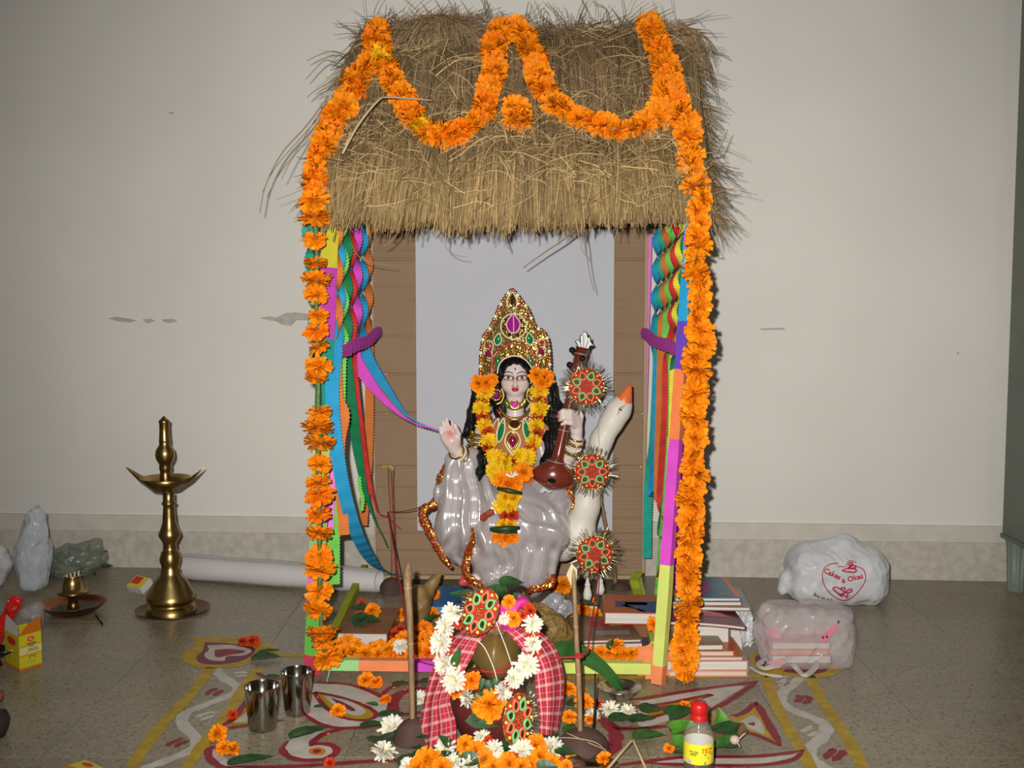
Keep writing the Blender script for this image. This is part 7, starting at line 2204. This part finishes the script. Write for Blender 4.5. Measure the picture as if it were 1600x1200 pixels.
# flowers inside the hut
def at_hut(px, py, r, me, lab, Y=None, group=None, dv=(0, -.7, .8), kind='marigold'):
    Yx = Y or fl(px, py + r * .6).y
    fl_thing(me, kind, px, py, Yx, r, lab, dv, group=group)
gl = 'marigolds heaped behind the front rail near the brown book'
row = [(518, 1018), (531, 1011), (543, 1006), (554, 1012), (536, 1020), (549, 1021), (571, 1023), (583, 1016), (596, 1013), (608, 1019), (618, 1011), (628, 1022), (638, 1013), (592, 1024), (614, 1025), (648, 1006), (655, 1018), (664, 1000), (670, 1012), (650, 992), (662, 985), (640, 1000), (672, 992), (632, 998), (676, 1002), (668, 1022)]
for i, (x, y) in enumerate(row):
    at_hut(x, y, R.uniform(12, 15), R.choice(F_or if x < 640 else F_or + F_de), 'orange marigold heaped behind the front rail before the brown book', group=gl, Y=fl(x, min(y + 10, 1030)).y)
for x, y, r, me, lab in ((616, 993, 11, F_re[0], 'dark red marigold at the corner of the brown book'), (625, 985, 9, F_re[1], 'small red marigold by the spine of the brown book'), (565, 944, 8, F_re[0], 'red flower lying at the far edge of the brown book'), (678, 928, 10, F_or[1], 'orange marigold on the front of the blue book'), (632, 961, 12, F_or[0], 'orange marigold at the foot of the wrapped bundle, beside the reed stick'), (655, 962, 12, F_or[2], 'orange marigold at the middle of the wrapped bundle'), (676, 960, 11, F_or[1], 'orange marigold between wrapped bundle and blue book'),
                       (879, 916, 15, F_or[0], 'large orange marigold by the hem of the sari'), (840, 935, 11, F_de[0], 'deep orange marigold below the gold hem of the sari'), (885, 968, 12, F_or[1], 'orange marigold at the corner of the jute sack'), (893, 984, 9, F_or[2], 'small orange marigold between the jute sack and the reed stick'), (919, 942, 12, F_or[0], 'orange marigold under the cotton tassels'), (912, 953, 11, F_de[1], 'deep orange marigold beside the reed with the paper nib'), (931, 962, 10, F_or[2], 'orange marigold at the corner of the topmost book in the hut'), (930, 1000, 8, F_or[1], 'orange marigold lying against the brown print book'),
                       (962, 1010, 13, F_or[0], 'orange marigold standing on the books before the lime rail'), (1022, 976, 12, F_or[1], 'orange marigold squeezed between the book stacks and the post')):
    at_hut(x, y, r, me, lab, Y={(962, 1010): Y0 - .03, (1022, 976): Y0 + .02, (565, 944): Yb1 + .2, (678, 928): Yb2 + .08}.get((x, y)))
gr2 = 'marigolds lined up behind the lime front rail'
for x in range(915, 1016, 12):
    at_hut(x, 1022 + R.uniform(-2, 2), 12, R.choice(F_or), 'orange marigold lined up behind the lime front rail', group=gr2, Y=fl(x, 1033).y)
at_hut(582, 956, 13, F_or[2], 'orange marigold lying on the brown book', Y=Yb1 + .13)
at_hut(562, 962, 8, F_re[0], 'small red marigold on the brown book beside the leaves', Y=Yb1 + .12)
at_hut(626, 1010, 12, F_ch[0], 'white chrysanthemum among the marigolds behind the rail', Y=fl(626, 1030).y - .01, kind='chrysanthemum')
at_hut(925, 952, 9, F_ch[0], 'cream flower bud below the cotton tassels', kind='chrysanthemum')
for x, y, Y, dv, ln, w, lab in ((575, 950, Yb1 + .15, (-1, 0, .1), .05, .03, 'dark leaf at the back of the brown book'), (575, 962, Yb1 + .1, (-1, -.4, 0), .06, .03, 'dark leaf on the brown book pointing at the post'), (565, 965, Yb1 + .1, (-.1, -1, -.1), .06, .045, 'broad dark leaf hanging toward the front of the brown book'), (568, 966, Yb1 + .1, (1, -.3, 0), .05, .03, 'dark leaf on the brown book pointing at the reed stick'), (575, 1008, Yb1 - .03, (1, 0, .1), .05, .02, 'dark leaf lying along the marigolds before the brown book'), (660, 972, fl(660, 985).y - .03, (.8, 0, .45), .05, .025, 'dark leaf in front of the wrapped bundle'), (905, 940, 2.86, (1, 0, -.1), .05, .02, 'dark leaf near the reed with the paper nib'), (690, 1018, fl(690, 1030).y, (-.2, -.2, 1), .05, .03, 'dark leaf between marigolds and towel behind the rail'), (950, 1014, Y0 - .04, (.3, 0, .7), .03, .02, 'small dark leaf beside the marigold on the lowest hut book')):
    b = MB(); leaf_geo(b, at(x, y, Y), dv, (0, -.5, 1), ln, w); b.build('leaf', M_leaf_d, label=lab, cat='leaf')

# ================================================================ LEFT SIDE: LAMP AND OFFERINGS
M_brass = mat('old_brass', (0.40, 0.275, 0.10), 0.30, metal=1.0, var=0.25, vscale=14)
M_brassd = mat('dark_brass', (0.20, 0.12, 0.045), 0.35, metal=1.0, var=0.3, vscale=20)
M_copper = mat('copper', (0.28, 0.095, 0.05), 0.3, metal=1.0, var=0.25, vscale=15)
Lc = fl(268, 956); sL = Lc.y / FPX
LX = lambda: Lc.x
zL = lambda y: at(268, y, Lc.y).z
lamp = empty('brass_lamp', (Lc.x, Lc.y, 0), 'tall brass standing oil lamp with a spouted dish and turned stem', 'lamp')
prof = [(930, 40), (926, 40), (903, 38), (898, 36), (893, 34), (880, 33), (876, 37), (870, 38.5), (860, 38), (845, 36), (815, 30), (790, 26), (765, 17.5), (752, 15), (742, 15.2), (735, 13.5), (720, 14), (705, 16), (690, 16.5), (675, 14.5), (662, 14), (656, 11), (640, 10.5), (622, 10.5), (612, 12.5), (590, 17), (580, 17), (560, 14), (530, 10.5), (500, 9.8), (470, 9.0), (455, 8.6), (450, 11), (442, 11), (436, 8.8), (400, 9)]
b = MB(); b.lathe((Lc.x, Lc.y, 0), [(0, 0)] + [(r * sL, max(0, zL(640 + y / 2.856) - zL(640 + 930 / 2.856))) for y, r in prof], 36); b.build('stem', M_brass, parent=lamp)
prof = [(395, 8), (345, 9), (325, 9), (312, 8.2), (300, 8.2), (292, 9.5), (284, 9.5), (272, 9), (262, 11.5), (245, 14.2), (228, 15), (210, 14), (195, 11), (185, 8.5), (170, 8.4), (165, 9), (160, 8.3), (120, 7.6), (90, 7.6), (84, 8.4), (78, 8.4), (72, 6), (56, 0.3)]
b = MB(); off_ = zL(640 + 930 / 2.856); tz = lambda y: zL(640 + y / 2.856) - off_
b.lathe((Lc.x - 4 * sL, Lc.y, 0), [(r * sL, tz(y)) for y, r in prof], 30); b.build('finial', M_brass, parent=lamp)
b = MB(); n = 96; rows = []
zr = tz(330); zbq = tz(385)
for q_, hz in ((0.0, zbq), (0.55, zbq), (0.80, zbq + (zr - zbq) * .45), (1.0, zr), (0.985, zr), (0.78, zbq + (zr - zbq) * .5), (0.5, zbq + .004), (0, zbq + .004)):
    row = []
    for j in range(n + 1):
        a = 2 * PI * j / n
        sp = max(0, math.cos(2 * (a - 0.03))) ** 22 if True else 0
        r = 39 * sL * q_ * (1 + 0.60 * sp * (1 if q_ > .75 else 0.0) * (q_ - .5) * 2)
        row.append(V((Lc.x - 4 * sL + r * math.cos(a), Lc.y + r * math.sin(a), hz + sp * (0.030 if q_ > .9 else .010 if q_ > .7 else 0))))
    rows.append(row)
b.grid(rows); b.build('spouted_dish', M_brass, parent=lamp)
b = MB(); b.lathe((Lc.x, Lc.y + 0.012, 0), [(0, .003), (52 * sL, .003), (57 * sL, .008), (58 * sL, .008), (53 * sL, .001), (0, .001)], 44); b.build('brass_plate', M_brassd, label='thin round brass plate under the foot of the tall lamp', cat='plate')
# matchbox leaning on it
mb = fl(219, 931); 
Mx = Matrix.Rotation(-.55, 3, 'Z') @ Matrix.Rotation(.55, 3, 'X')
mbx = empty('matchbox', (mb.x, mb.y, 0), 'small white matchbox with yellow and red top leaning against the brass lamp', 'box')
cm = V((mb.x, mb.y, .034))
b = MB(); b.box(cm, (.062, .046, .022), mtx=Mx); b.build('sleeve', mat('white_card', (0.62, 0.60, 0.56), .6), parent=mbx)
b = MB(); b.box(cm + Mx @ V((0, 0, .0112)), (.060, .044, .0006), mtx=Mx); b.build('top_print', mat('yellow_print', (0.68, 0.55, 0.03), .5), parent=mbx)
b = MB(); b.box(cm + Mx @ V((-.010, .006, .0118)), (.034, .028, .0006), mtx=Mx); b.build('red_print', mat('red_print', ()), parent=mbx)
# copper dish with a brass cup
cd = fl(115, 958); sC = cd.y / FPX
dish = empty('copper_dish', (cd.x, cd.y, 0), 'low round copper dish with soot and ash on the floor', 'dish')
b = MB(); b.lathe((cd.x, cd.y, 0), [(0, .004), (30 * sC, .002), (34 * sC, .006), (46 * sC, .022), (50 * sC, .030), (51 * sC, .031), (49 * sC, .030), (44 * sC, .022), (32 * sC, .010), (0, .009)], 44); b.build('bowl', M_copper, parent=dish)
b = MB(); b.lathe((cd.x, cd.y, 0), [(0, .013), (34 * sC, .013), (38 * sC, .012)], 30); b.build('ash', mat('grey_ash', (0.10, 0.09, 0.08), .9, var=.4, vscale=60), parent=dish)
cup = empty('brass_cup', (cd.x, cd.y, .014), 'small brass incense cup standing in the copper dish', 'cup')
b = MB(); b.lathe((cd.x, cd.y, .014), [(0, 0), (9 * sC, 0), (10 * sC, .004), (8 * sC, .012), (8 * sC, .035), (24 * sC, .045), (24 * sC, .050), (17 * sC, .052), (14 * sC, .080), (12.5 * sC, .092), (13.5 * sC, .095), (11 * sC, .095), (11 * sC, .06)], 32); b.build('body', M_brass, parent=cup)
b = MB()
for dx in (-7, -2, 3, 8): b.tube([V((cd.x + dx * sC, cd.y, .08)), V((cd.x + dx * 1.3 * sC, cd.y, .116 + .0008 * dx))], .0022, 5)
b.build('wick', M_thread, parent=cup)
b = MB(); b.tube([fl(150, 962, .004), fl(160, 975, .004)], .003, 6); b.build('burnt_match', M_black, label='burnt black stub on the floor beside the copper dish', cat='match')
# paper roll by the wall
M_roll = mat('white_paper_roll', (0.60, 0.58, 0.58), .7)
ra, rb_ = at(283, 883, 3.40), at(592, 902, 3.22)
ra.z = rb_.z = .042
b = MB(); d_ = (rb_ - ra).normalized(); sd = d_.cross(V((0, 0, 1))).normalized(); up_ = V((0, 0, 1)); rows = []
for i in range(25):
    p = ra.lerp(rb_, i / 24); rr_ = .041 * (1 + .03 * math.sin(i * .7)); row = []
    for j in range(46):
        a = 2 * PI * j / 30 + 1.2; q_ = rr_ * (1 - .0035 * j)
        row.append(p + sd * math.cos(a) * q_ + up_ * math.sin(a) * q_ * (1.0 - .12 * (i / 24) ** 3))
    rows.append(row)
b.grid(rows); b.build('paper_roll', M_roll, label='long white roll of chart paper lying along the foot of the wall', cat='paper roll')

# plastic bags on the left
def plastic(n, c, alpha, rough=.25): return mat(n, c, rough, alpha=alpha, var=.05, vscale=20)
M_bagb = plastic('bluish_white_polythene', (0.60, 0.65, 0.70), .72)
Yt = fl(52, 926).y
Pn, Qn = blob([[(52, 905, 0, 20), (52, 870, 0, 27), (54, 835, 0, 22), (56, 805, 0, 12), (58, 790, 0, 5)]], Yt, 8, 96, 778, 940, 40, 6, 2.6, 55, 21, 1.5, True)
np_obj('polythene_bag', Pn, Qn, M_bagb, label='tall knotted bluish white polythene bag standing by the wall', cat='plastic bag')
M_bagg = plastic('greenish_polythene', (0.30, 0.34, 0.28), .45)
Yg = fl(120, 900).y
Pn, Qn = blob([[(85, 880, 0, 22), (110, 878, 4, 27), (140, 872, 0, 22), (155, 868, 0, 12)], [(140, 860, 0, 14), (150, 848, 0, 8)]], Yg, 55, 178, 835, 915, 46, 8, 2.2, 60, 22, 1.6, True)
np_obj('greens_bag', Pn, Qn, M_bagg, label='crumpled clear bag of dark green leaves lying behind the copper dish', cat='plastic bag')
b = MB()
for k in range(46):
    p = at(R.uniform(78, 150), R.uniform(862, 892), Yg + R.uniform(-.02, .02)); a = R.random() * 6.28
    leaf_geo(b, p, (math.cos(a), R.uniform(-.3, .3), .4 * math.sin(a)), (0, -.7, .5), R.uniform(.03, .055), R.uniform(.015, .03), n=5)
b.build('packed_greens', M_leaf_d, label='dark green leaves packed inside the clear bag behind the copper dish', cat='leaves', kind='stuff')
Ye = fl(5, 918).y
Pn, Qn = blob([[(-8, 905, 0, 16), (-2, 880, 0, 18), (0, 862, 0, 12)]], Ye, -40, 30, 835, 930, 36, 6, 2.4, 60, 23, 1.6, True)
np_obj('shopping_bag', Pn, Qn, M_poly, label='white plastic shopping bag with black print at the edge of the picture', cat='plastic bag')
# red packet, clear bag, yellow carton, dark lamp
Yr = fl(20, 1010).y
Pn, Qn = blob([[(27, 938, 0, 6), (19, 950, 0, 9), (10, 966, 0, 8.5), (1, 985, 0, 9), (-8, 1006, 0, 8)], [(28, 940, 2, 5), (33, 948, 2, 2)], [(22, 935, 0, 4), (16, 940, 0, 3)]], Yr, -30, 52, 920, 1022, 26, 3, 1.8, 150, 24, 1.1, True)
np_obj('red_packet', Pn, Qn, mat('shiny_red_plastic', (0.62, 0.02, 0.015), .2, var=.2, vscale=60), label='crumpled shiny red plastic packet beside the yellow carton', cat='packet')
M_clear = plastic('clear_polythene', (0.45, 0.44, 0.40), .32, .15)
Pn, Qn = blob([[(42, 958, 0, 10), (55, 952, 0, 11), (60, 975, 0, 6)]], Yr + .04, 22, 78, 930, 995, 26, 5, 2.2, 80, 25, 1.2, True)
np_obj('clear_bag', Pn, Qn, M_clear, label='thin clear polythene sheet rising behind the yellow carton', cat='plastic bag')
bx0, bx1, bx2 = fl(31, 1049), fl(66, 1038), fl(9, 1036)
hbx = at(28, 995, bx0.y).z
carton = empty('incense_carton', tuple((bx1 + bx2) / 2), 'yellow incense carton with an open orange flap on the floor', 'box')
u_, v_ = bx1 - bx0, bx2 - bx0
M_yel = mat('yellow_carton', (0.60, 0.52, 0.02), .45); M_orf = mat('orange_carton', (0.62, 0.16, 0.01), .5); M_wcard = mat('white_card', ())
b = MB(); b.smooth = False
top = V((0, 0, hbx)); c4 = [bx0, bx1, bx1 + v_, bx0 + v_]
for i in range(4):
    p, r_ = c4[i], c4[(i + 1) % 4]
    b.add([p, r_, r_ + top, p + top], [(0, 1, 2, 3)])
b.add(c4, [(3, 2, 1, 0)]); b.build('carton_body', M_yel, parent=carton)
b = MB(); e1 = u_.normalized() * .001
b.prism([bx0 + top, bx1 + top, bx1 + top + V((-.006, .012, .034)), bx0 + top + V((.016, .012, .026))], V((0, .001, 0))); b.build('open_flap', M_orf, parent=carton)
b = MB(); b.prism([bx2 + top, bx0 + top, bx0 + top + V((-.006, .01, .022)), bx2 + top + V((.004, .004, .036))], V((0, .001, 0))); b.build('open_flap', M_wcard, parent=carton, label='white inner side of the flap')
nrm = V((u_.y, -u_.x, 0)).normalized(); nrm = nrm if nrm.y < 0 else -nrm
nrm2 = V((v_.y, -v_.x, 0)).normalized(); nrm2 = nrm2 if nrm2.y < 0 else -nrm2
def fc(s_, t, o=.0008): return bx0 + u_ * s_ + top * t + nrm * o
def fc2(s_, t, o=.0008): return bx0 + v_ * s_ + top * t + nrm2 * o
def quad_on(fn, s0, s1, t0, t1, m, name):
    b = MB(); b.smooth = False; b.add([fn(s0, t0), fn(s1, t0), fn(s1, t1), fn(s0, t1)], [(0, 1, 2, 3)]); b.build(name, m, parent=carton)
quad_on(fc, 0, 1, 0, .06, M_orf, 'orange_band'); quad_on(fc2, 0, 1, 0, .06, M_orf, 'orange_band')
quad_on(fc, 0, 1, .42, .66, mat('pale_yellow_print', (0.66, 0.62, 0.22), .5), 'pale_band')
quad_on(fc, 0, 1, .655, .672, mat('red_print', ()), 'red_rule'); quad_on(fc, 0, 1, .40, .418, mat('red_print', ()), 'red_rule')
for s0, s1, t0 in ((.34, .76, .72), (.36, .74, .69), (.42, .68, .625), (.38, .82, .55), (.40, .84, .50), (.3, .36, .47), (.42, .72, .35), (.40, .5, .30), (.6, .7, .30)):
    quad_on(lambda s_, t: fc(s_, t, .0012), s0, s1, t0, t0 + .018, M_ink, 'small_print')
for s0, s1, t0 in ((.36, .76, .22), (.34, .74, .18), (.36, .78, .14)):
    quad_on(lambda s_, t: fc(s_, t, .0012), s0, s1, t0, t0 + .012, mat('green_print', ()), 'small_print')
b = MB(); b.smooth = False; n = 18; b.add([fc(.52 + .16 * math.cos(2 * PI * k / n), .85 + .075 * math.sin(2 * PI * k / n), .0012) for k in range(n)], [tuple(range(n))]); b.build('red_emblem', mat('red_print', ()), parent=carton)
b = MB(); b.smooth = False; b.add([fc2(.5 + .3 * math.cos(2 * PI * k / n), .78 + .12 * math.sin(2 * PI * k / n), .0012) for k in range(n)], [tuple(range(n))]); b.build('red_emblem', mat('red_print', ()), parent=carton)
b = MB(); b.smooth = False; b.add([fc(.52 + .10 * math.cos(2 * PI * k / n), .85 + .045 * math.sin(2 * PI * k / n), .0016) for k in range(n)], [tuple(range(n))]); b.build('pink_emblem', mat('pink_print', (0.75, .25, .25), .5), parent=carton)
# second carton lying at the bottom edge
k0, k1, k2 = fl(134, 1187, .03), fl(70, 1206, .03), fl(190, 1212, .03)
flat = empty('incense_carton', (k0.x, k0.y - .06, 0), 'yellow incense carton lying flat at the bottom edge of the picture', 'box')
b = MB(); b.smooth = False
k3 = k1 + k2 - k0
b.prism([k0, k2, k3, k1], V((0, 0, -.0295))); b.build('carton_body', M_yel, parent=flat)
b = MB(); b.smooth = False; cc_ = (k0 * 2 + k1 + k2) / 4
b.add([k0.lerp(k1, .10 + .0).lerp(k0.lerp(k2, .1), .5) + (k2 - k0) * (.17 + .13 * math.cos(2 * PI * j / 16)) + (k1 - k0) * (.10 + .08 * math.sin(2 * PI * j / 16)) + V((0, 0, .0006)) for j in range(16)], [tuple(range(16))]); b.build('red_emblem', mat('red_print', ()), parent=flat)
b = MB(); b.smooth = False; up6 = V((0, 0, .0005)); b.add([k0.lerp(k1, .45) + up6, k1 + up6, k3 + up6, k0.lerp(k2, .45).lerp(k3, .35) + up6], [(0, 1, 2, 3)]); b.build('orange_print', M_orf, parent=flat)
# dark pointed oil lamp and clay pots cut by the edge
Yo = fl(5, 1046).y; sO = Yo / FPX
b = MB()
oc = fl(-12, 1040)
dk = empty('oil_lamp', (oc.x, oc.y, 0), 'dark shiny oil lamp with a pointed spout reaching in front of the yellow carton', 'lamp')
n = 40; rows = []
for q_, hz in ((0, .020), (.55, .020), (.85, .030), (1, .040), (.96, .040), (.8, .030), (0, .026)):
    row = []
    for j in range(n + 1):
        a = 2 * PI * j / n; sp = max(0, math.cos(a - .02)) ** 30
        r = 26 * sO * q_ * (1 + .95 * sp * max(0, q_ - .4) / .6)
        row.append(V((oc.x + r * math.cos(a), oc.y + r * math.sin(a), hz + sp * .006 * q_)))
    rows.append(row)
b.grid(rows); b.build('dish', mat('dark_bronze', (0.035, 0.02, 0.015), .25, metal=.6, coat=.4), parent=dk)
b = MB(); b.lathe((oc.x, oc.y, 0), [(0, 0), (16 * sO, 0), (14 * sO, .008), (10 * sO, .022)], 24); b.build('foot', mat('dark_bronze', ()), parent=dk)
pc2 = fl(-4, 1150); s2 = pc2.y / FPX
b = MB(); b.lathe((pc2.x, pc2.y, 0), [(0, 0), (12 * s2, 0), (18 * s2, .02), (20 * s2, .035), (17 * s2, .045), (15 * s2, .046), (16 * s2, .05), (13 * s2, .048), (15 * s2, .03), (0, .006)], 28)
b.build('clay_cup', mat('sooty_clay', (0.03, 0.022, 0.016), .8), label='sooty dark clay cup cut by the edge of the picture', cat='cup')
pc3 = fl(-4, 1096)
b = MB(); b.lathe((pc3.x, pc3.y, 0), [(0, 0), (9 * s2, 0), (12 * s2, .014), (11 * s2, .02), (9 * s2, .014), (0, .006)], 24)
b.build('clay_saucer', mat('red_clay', (0.25, 0.09, 0.05), .8), label='reddish clay saucer at the edge of the picture behind the sooty cup', cat='cup')

# ================================================================ RIGHT SIDE: SHOPPING BAGS
M_bagw = mat('white_carrier_bag', (0.60, 0.61, 0.63), .3, var=.05, vscale=10)
Yw = fl(1300, 946).y
bag = empty('carrier_bag', tuple(fl(1304, 940)), 'knotted white carrier bag with red heart print by the wall', 'plastic bag')
Pn, Qn = blob([('b', 1306, 898, -26, 80, 46, 46, 34), [(1262, 868, -26, 22), (1318, 858, -22, 20), (1322, 846, -22, 9)], [(1318, 858, -22, 20), (1360, 872, -26, 18)], [(1228, 905, -18, 11), (1224, 922, -12, 8)]], Yw, 1200, 1410, 828, 965, 84, 12, 1.15, 62, 31, 1.5, True)
np_obj('sack', Pn, Qn, M_bagw, parent=bag)
bagb = BVHTree.FromPolygons([V(p) for p in Pn.tolist()], Qn.tolist())
def on_bag(px, py, lift=.0012):
    d_2 = ray(px, py).normalized(); h = bagb.ray_cast(CAM, d_2)
    return (h[0] if h[0] else at(px, py, Yw)) - d_2 * lift
M_rp = mat('red_bag_print', (0.50, 0.012, 0.05), .45)
print_on('Cakes', 11.5, 1300.5, 897, M_rp, on_bag, bag, bold=.38, rot=.42)
print_on('&', 9.5, 1318, 908, M_rp, on_bag, bag, bold=.3)
print_on('Okes', 11.5, 1336.5, 903, M_rp, on_bag, bag, bold=.38, rot=-.25)
def line_on(pts, w, m, name, closed=False, par=bag, fn=on_bag):
    Q2 = resample([V((x, y, 0)) for x, y in pts], 1.0)
    b = MB(); b.smooth = False; vs = []
    for i, p in enumerate(Q2):
        t = (Q2[min(len(Q2) - 1, i + 1)] - Q2[max(0, i - 1)]).normalized()
        vs += [fn(p.x - t.y * w / 2, p.y + t.x * w / 2), fn(p.x + t.y * w / 2, p.y - t.x * w / 2)]
    b.add(vs, [(2 * i, 2 * i + 1, 2 * i + 3, 2 * i + 2) for i in range(len(Q2) - 1)]); return b.build(name, m, parent=par)
c2 = lambda p: [(v.x, v.y) for v in cat_rom([V((x, y, 0)) for x, y in p], 8)]
H_ = lambda x, y: (1220 + x / 8.89, 840 + y / 8.89)
line_on(c2([H_(800, 358), H_(700, 365), H_(610, 420), H_(578, 520), H_(600, 650), H_(680, 770), H_(790, 850), H_(890, 875), H_(980, 840), H_(1080, 750), H_(1150, 650), H_(1180, 560), H_(1150, 450), H_(1060, 400)]), 1.5, M_rp, 'heart_outline')
line_on(c2([H_(790, 400), H_(880, 405), H_(915, 390), H_(930, 340), H_(990, 325), H_(1050, 350)]), 1.3, M_rp, 'heart_outline')
for pts in ([H_(850, 460), H_(930, 430), H_(1040, 440), H_(1030, 480), H_(920, 475), H_(850, 460)], [H_(930, 420), H_(1000, 390), H_(1050, 400), H_(1010, 425), H_(930, 420)], [H_(945, 360), H_(990, 350), H_(990, 380), H_(950, 385), H_(945, 360)], [H_(720, 700), H_(780, 690), H_(850, 730), H_(920, 770), H_(990, 740), H_(970, 715), H_(900, 750), H_(830, 790), H_(740, 730), H_(720, 700)], [H_(790, 775), H_(850, 820), H_(860, 785), H_(920, 830), H_(930, 780)], [H_(830, 700), H_(890, 700), H_(880, 730)]):
    line_on(c2(pts), 2.2, M_rp, 'scroll_ornament')
print_on('Buy an it b -', 7.2, 1288, 935, M_ink, on_bag, bag, rot=.30, bold=.15, arc=.004)
line_on([H_(990, 915), H_(1100, 890), H_(1240, 865)], .8, M_rp, 'small_print')
# clear carrier bag with books
M_cb = plastic('pinkish_clear_polythene', (0.60, 0.53, 0.53), .40, .2)
Yc_ = fl(1250, 1040).y
cbag = empty('clear_carrier_bag', tuple(fl(1258, 1030)), 'translucent pinkish carrier bag with open handles lying over a few books', 'plastic bag')
Pn, Qn = blob([('b', 1258, 992, -14, 72, 50, 40, 20), [(1196, 952, -10, 10), (1190, 985, -10, 14), (1200, 1015, -6, 16)], [(1320, 960, -10, 10), (1328, 1005, -10, 12)]], Yc_, 1160, 1352, 922, 1052, 66, 10, 1.6, 62, 41, 1.5, True)
np_obj('sack', Pn, Qn, M_cb, parent=cbag)
cb_b = BVHTree.FromPolygons([V(p) for p in Pn.tolist()], Qn.tolist())
def on_cb(px, py, lift=.0012):
    d_2 = ray(px, py).normalized(); h = cb_b.ray_cast(CAM, d_2)
    return (h[0] if h[0] else at(px, py, Yc_)) - d_2 * lift
patch_on([(1205, 980), (1222, 995), (1218, 1000), (1204, 992)], mat('pink_bag_print', (0.62, .16, .26), .5), on_cb, cbag); patch_on([(1284, 992), (1307, 974), (1310, 980), (1290, 1003), (1284, 1004)], mat('pink_bag_print', ()), on_cb, cbag); patch_on([(1196, 1035), (1220, 1028), (1226, 1030), (1218, 1044)], mat('pink_bag_print', ()), on_cb, cbag)
for x, y in ((1310, 972), (1286, 996), (1292, 995), (1196, 1035)): patch_on([(x - 1.5, y - 2), (x + 1.5, y - 2), (x + 1.5, y + 2), (x - 1.5, y + 2)], M_ink, lambda a, c: on_cb(a, c, .002), cbag, 'small_print')
M_hd = plastic('white_bag_handle', (0.58, .56, .52), .85, .3)
def strap(pts, w):
    Q2 = cat_rom([fl(x, y, z) for x, y, z in pts], 6); b = MB(); vs = []
    for i, p in enumerate(Q2):
        t = (Q2[min(len(Q2) - 1, i + 1)] - Q2[max(0, i - 1)]).normalized(); s2_ = t.cross(V((0, -.5, 1))).normalized()
        vs += [p - s2_ * w / 2, p + V((0, 0, .003)), p + s2_ * w / 2]
    b.add(vs, [f for i in range(len(Q2) - 1) for f in ((3 * i, 3 * i + 1, 3 * i + 4, 3 * i + 3), (3 * i + 1, 3 * i + 2, 3 * i + 5, 3 * i + 4))]); b.build('handle', M_hd, parent=cbag)
strap([(1236, 1024, .02), (1220, 1036, .012), (1196, 1044, .006), (1186, 1038, .006), (1196, 1030, .01)], .014)
strap([(1240, 1038, .012), (1248, 1048, .005), (1258, 1055, .004), (1272, 1045, .006), (1276, 1034, .014)], .014)
strap([(1172, 1042, .004), (1190, 1052, .003), (1222, 1057, .003)], .008)
Yi = Yc_ + .01
book(1206, 1300, 1028, 1024, Yi, .13, C_navy, 'dark covered book lowest inside the clear carrier bag', z0=.001)
book(1204, 1296, 1024, 1015, Yi, .13, C_or, 'orange covered book inside the clear carrier bag', pages=mat('orange_edge', (0.62, .22, .08), .6))
book(1206, 1298, 1015, 1004, Yi + .004, .13, cov('pink', (0.55, .16, .24)), 'pink covered book on top inside the clear carrier bag')
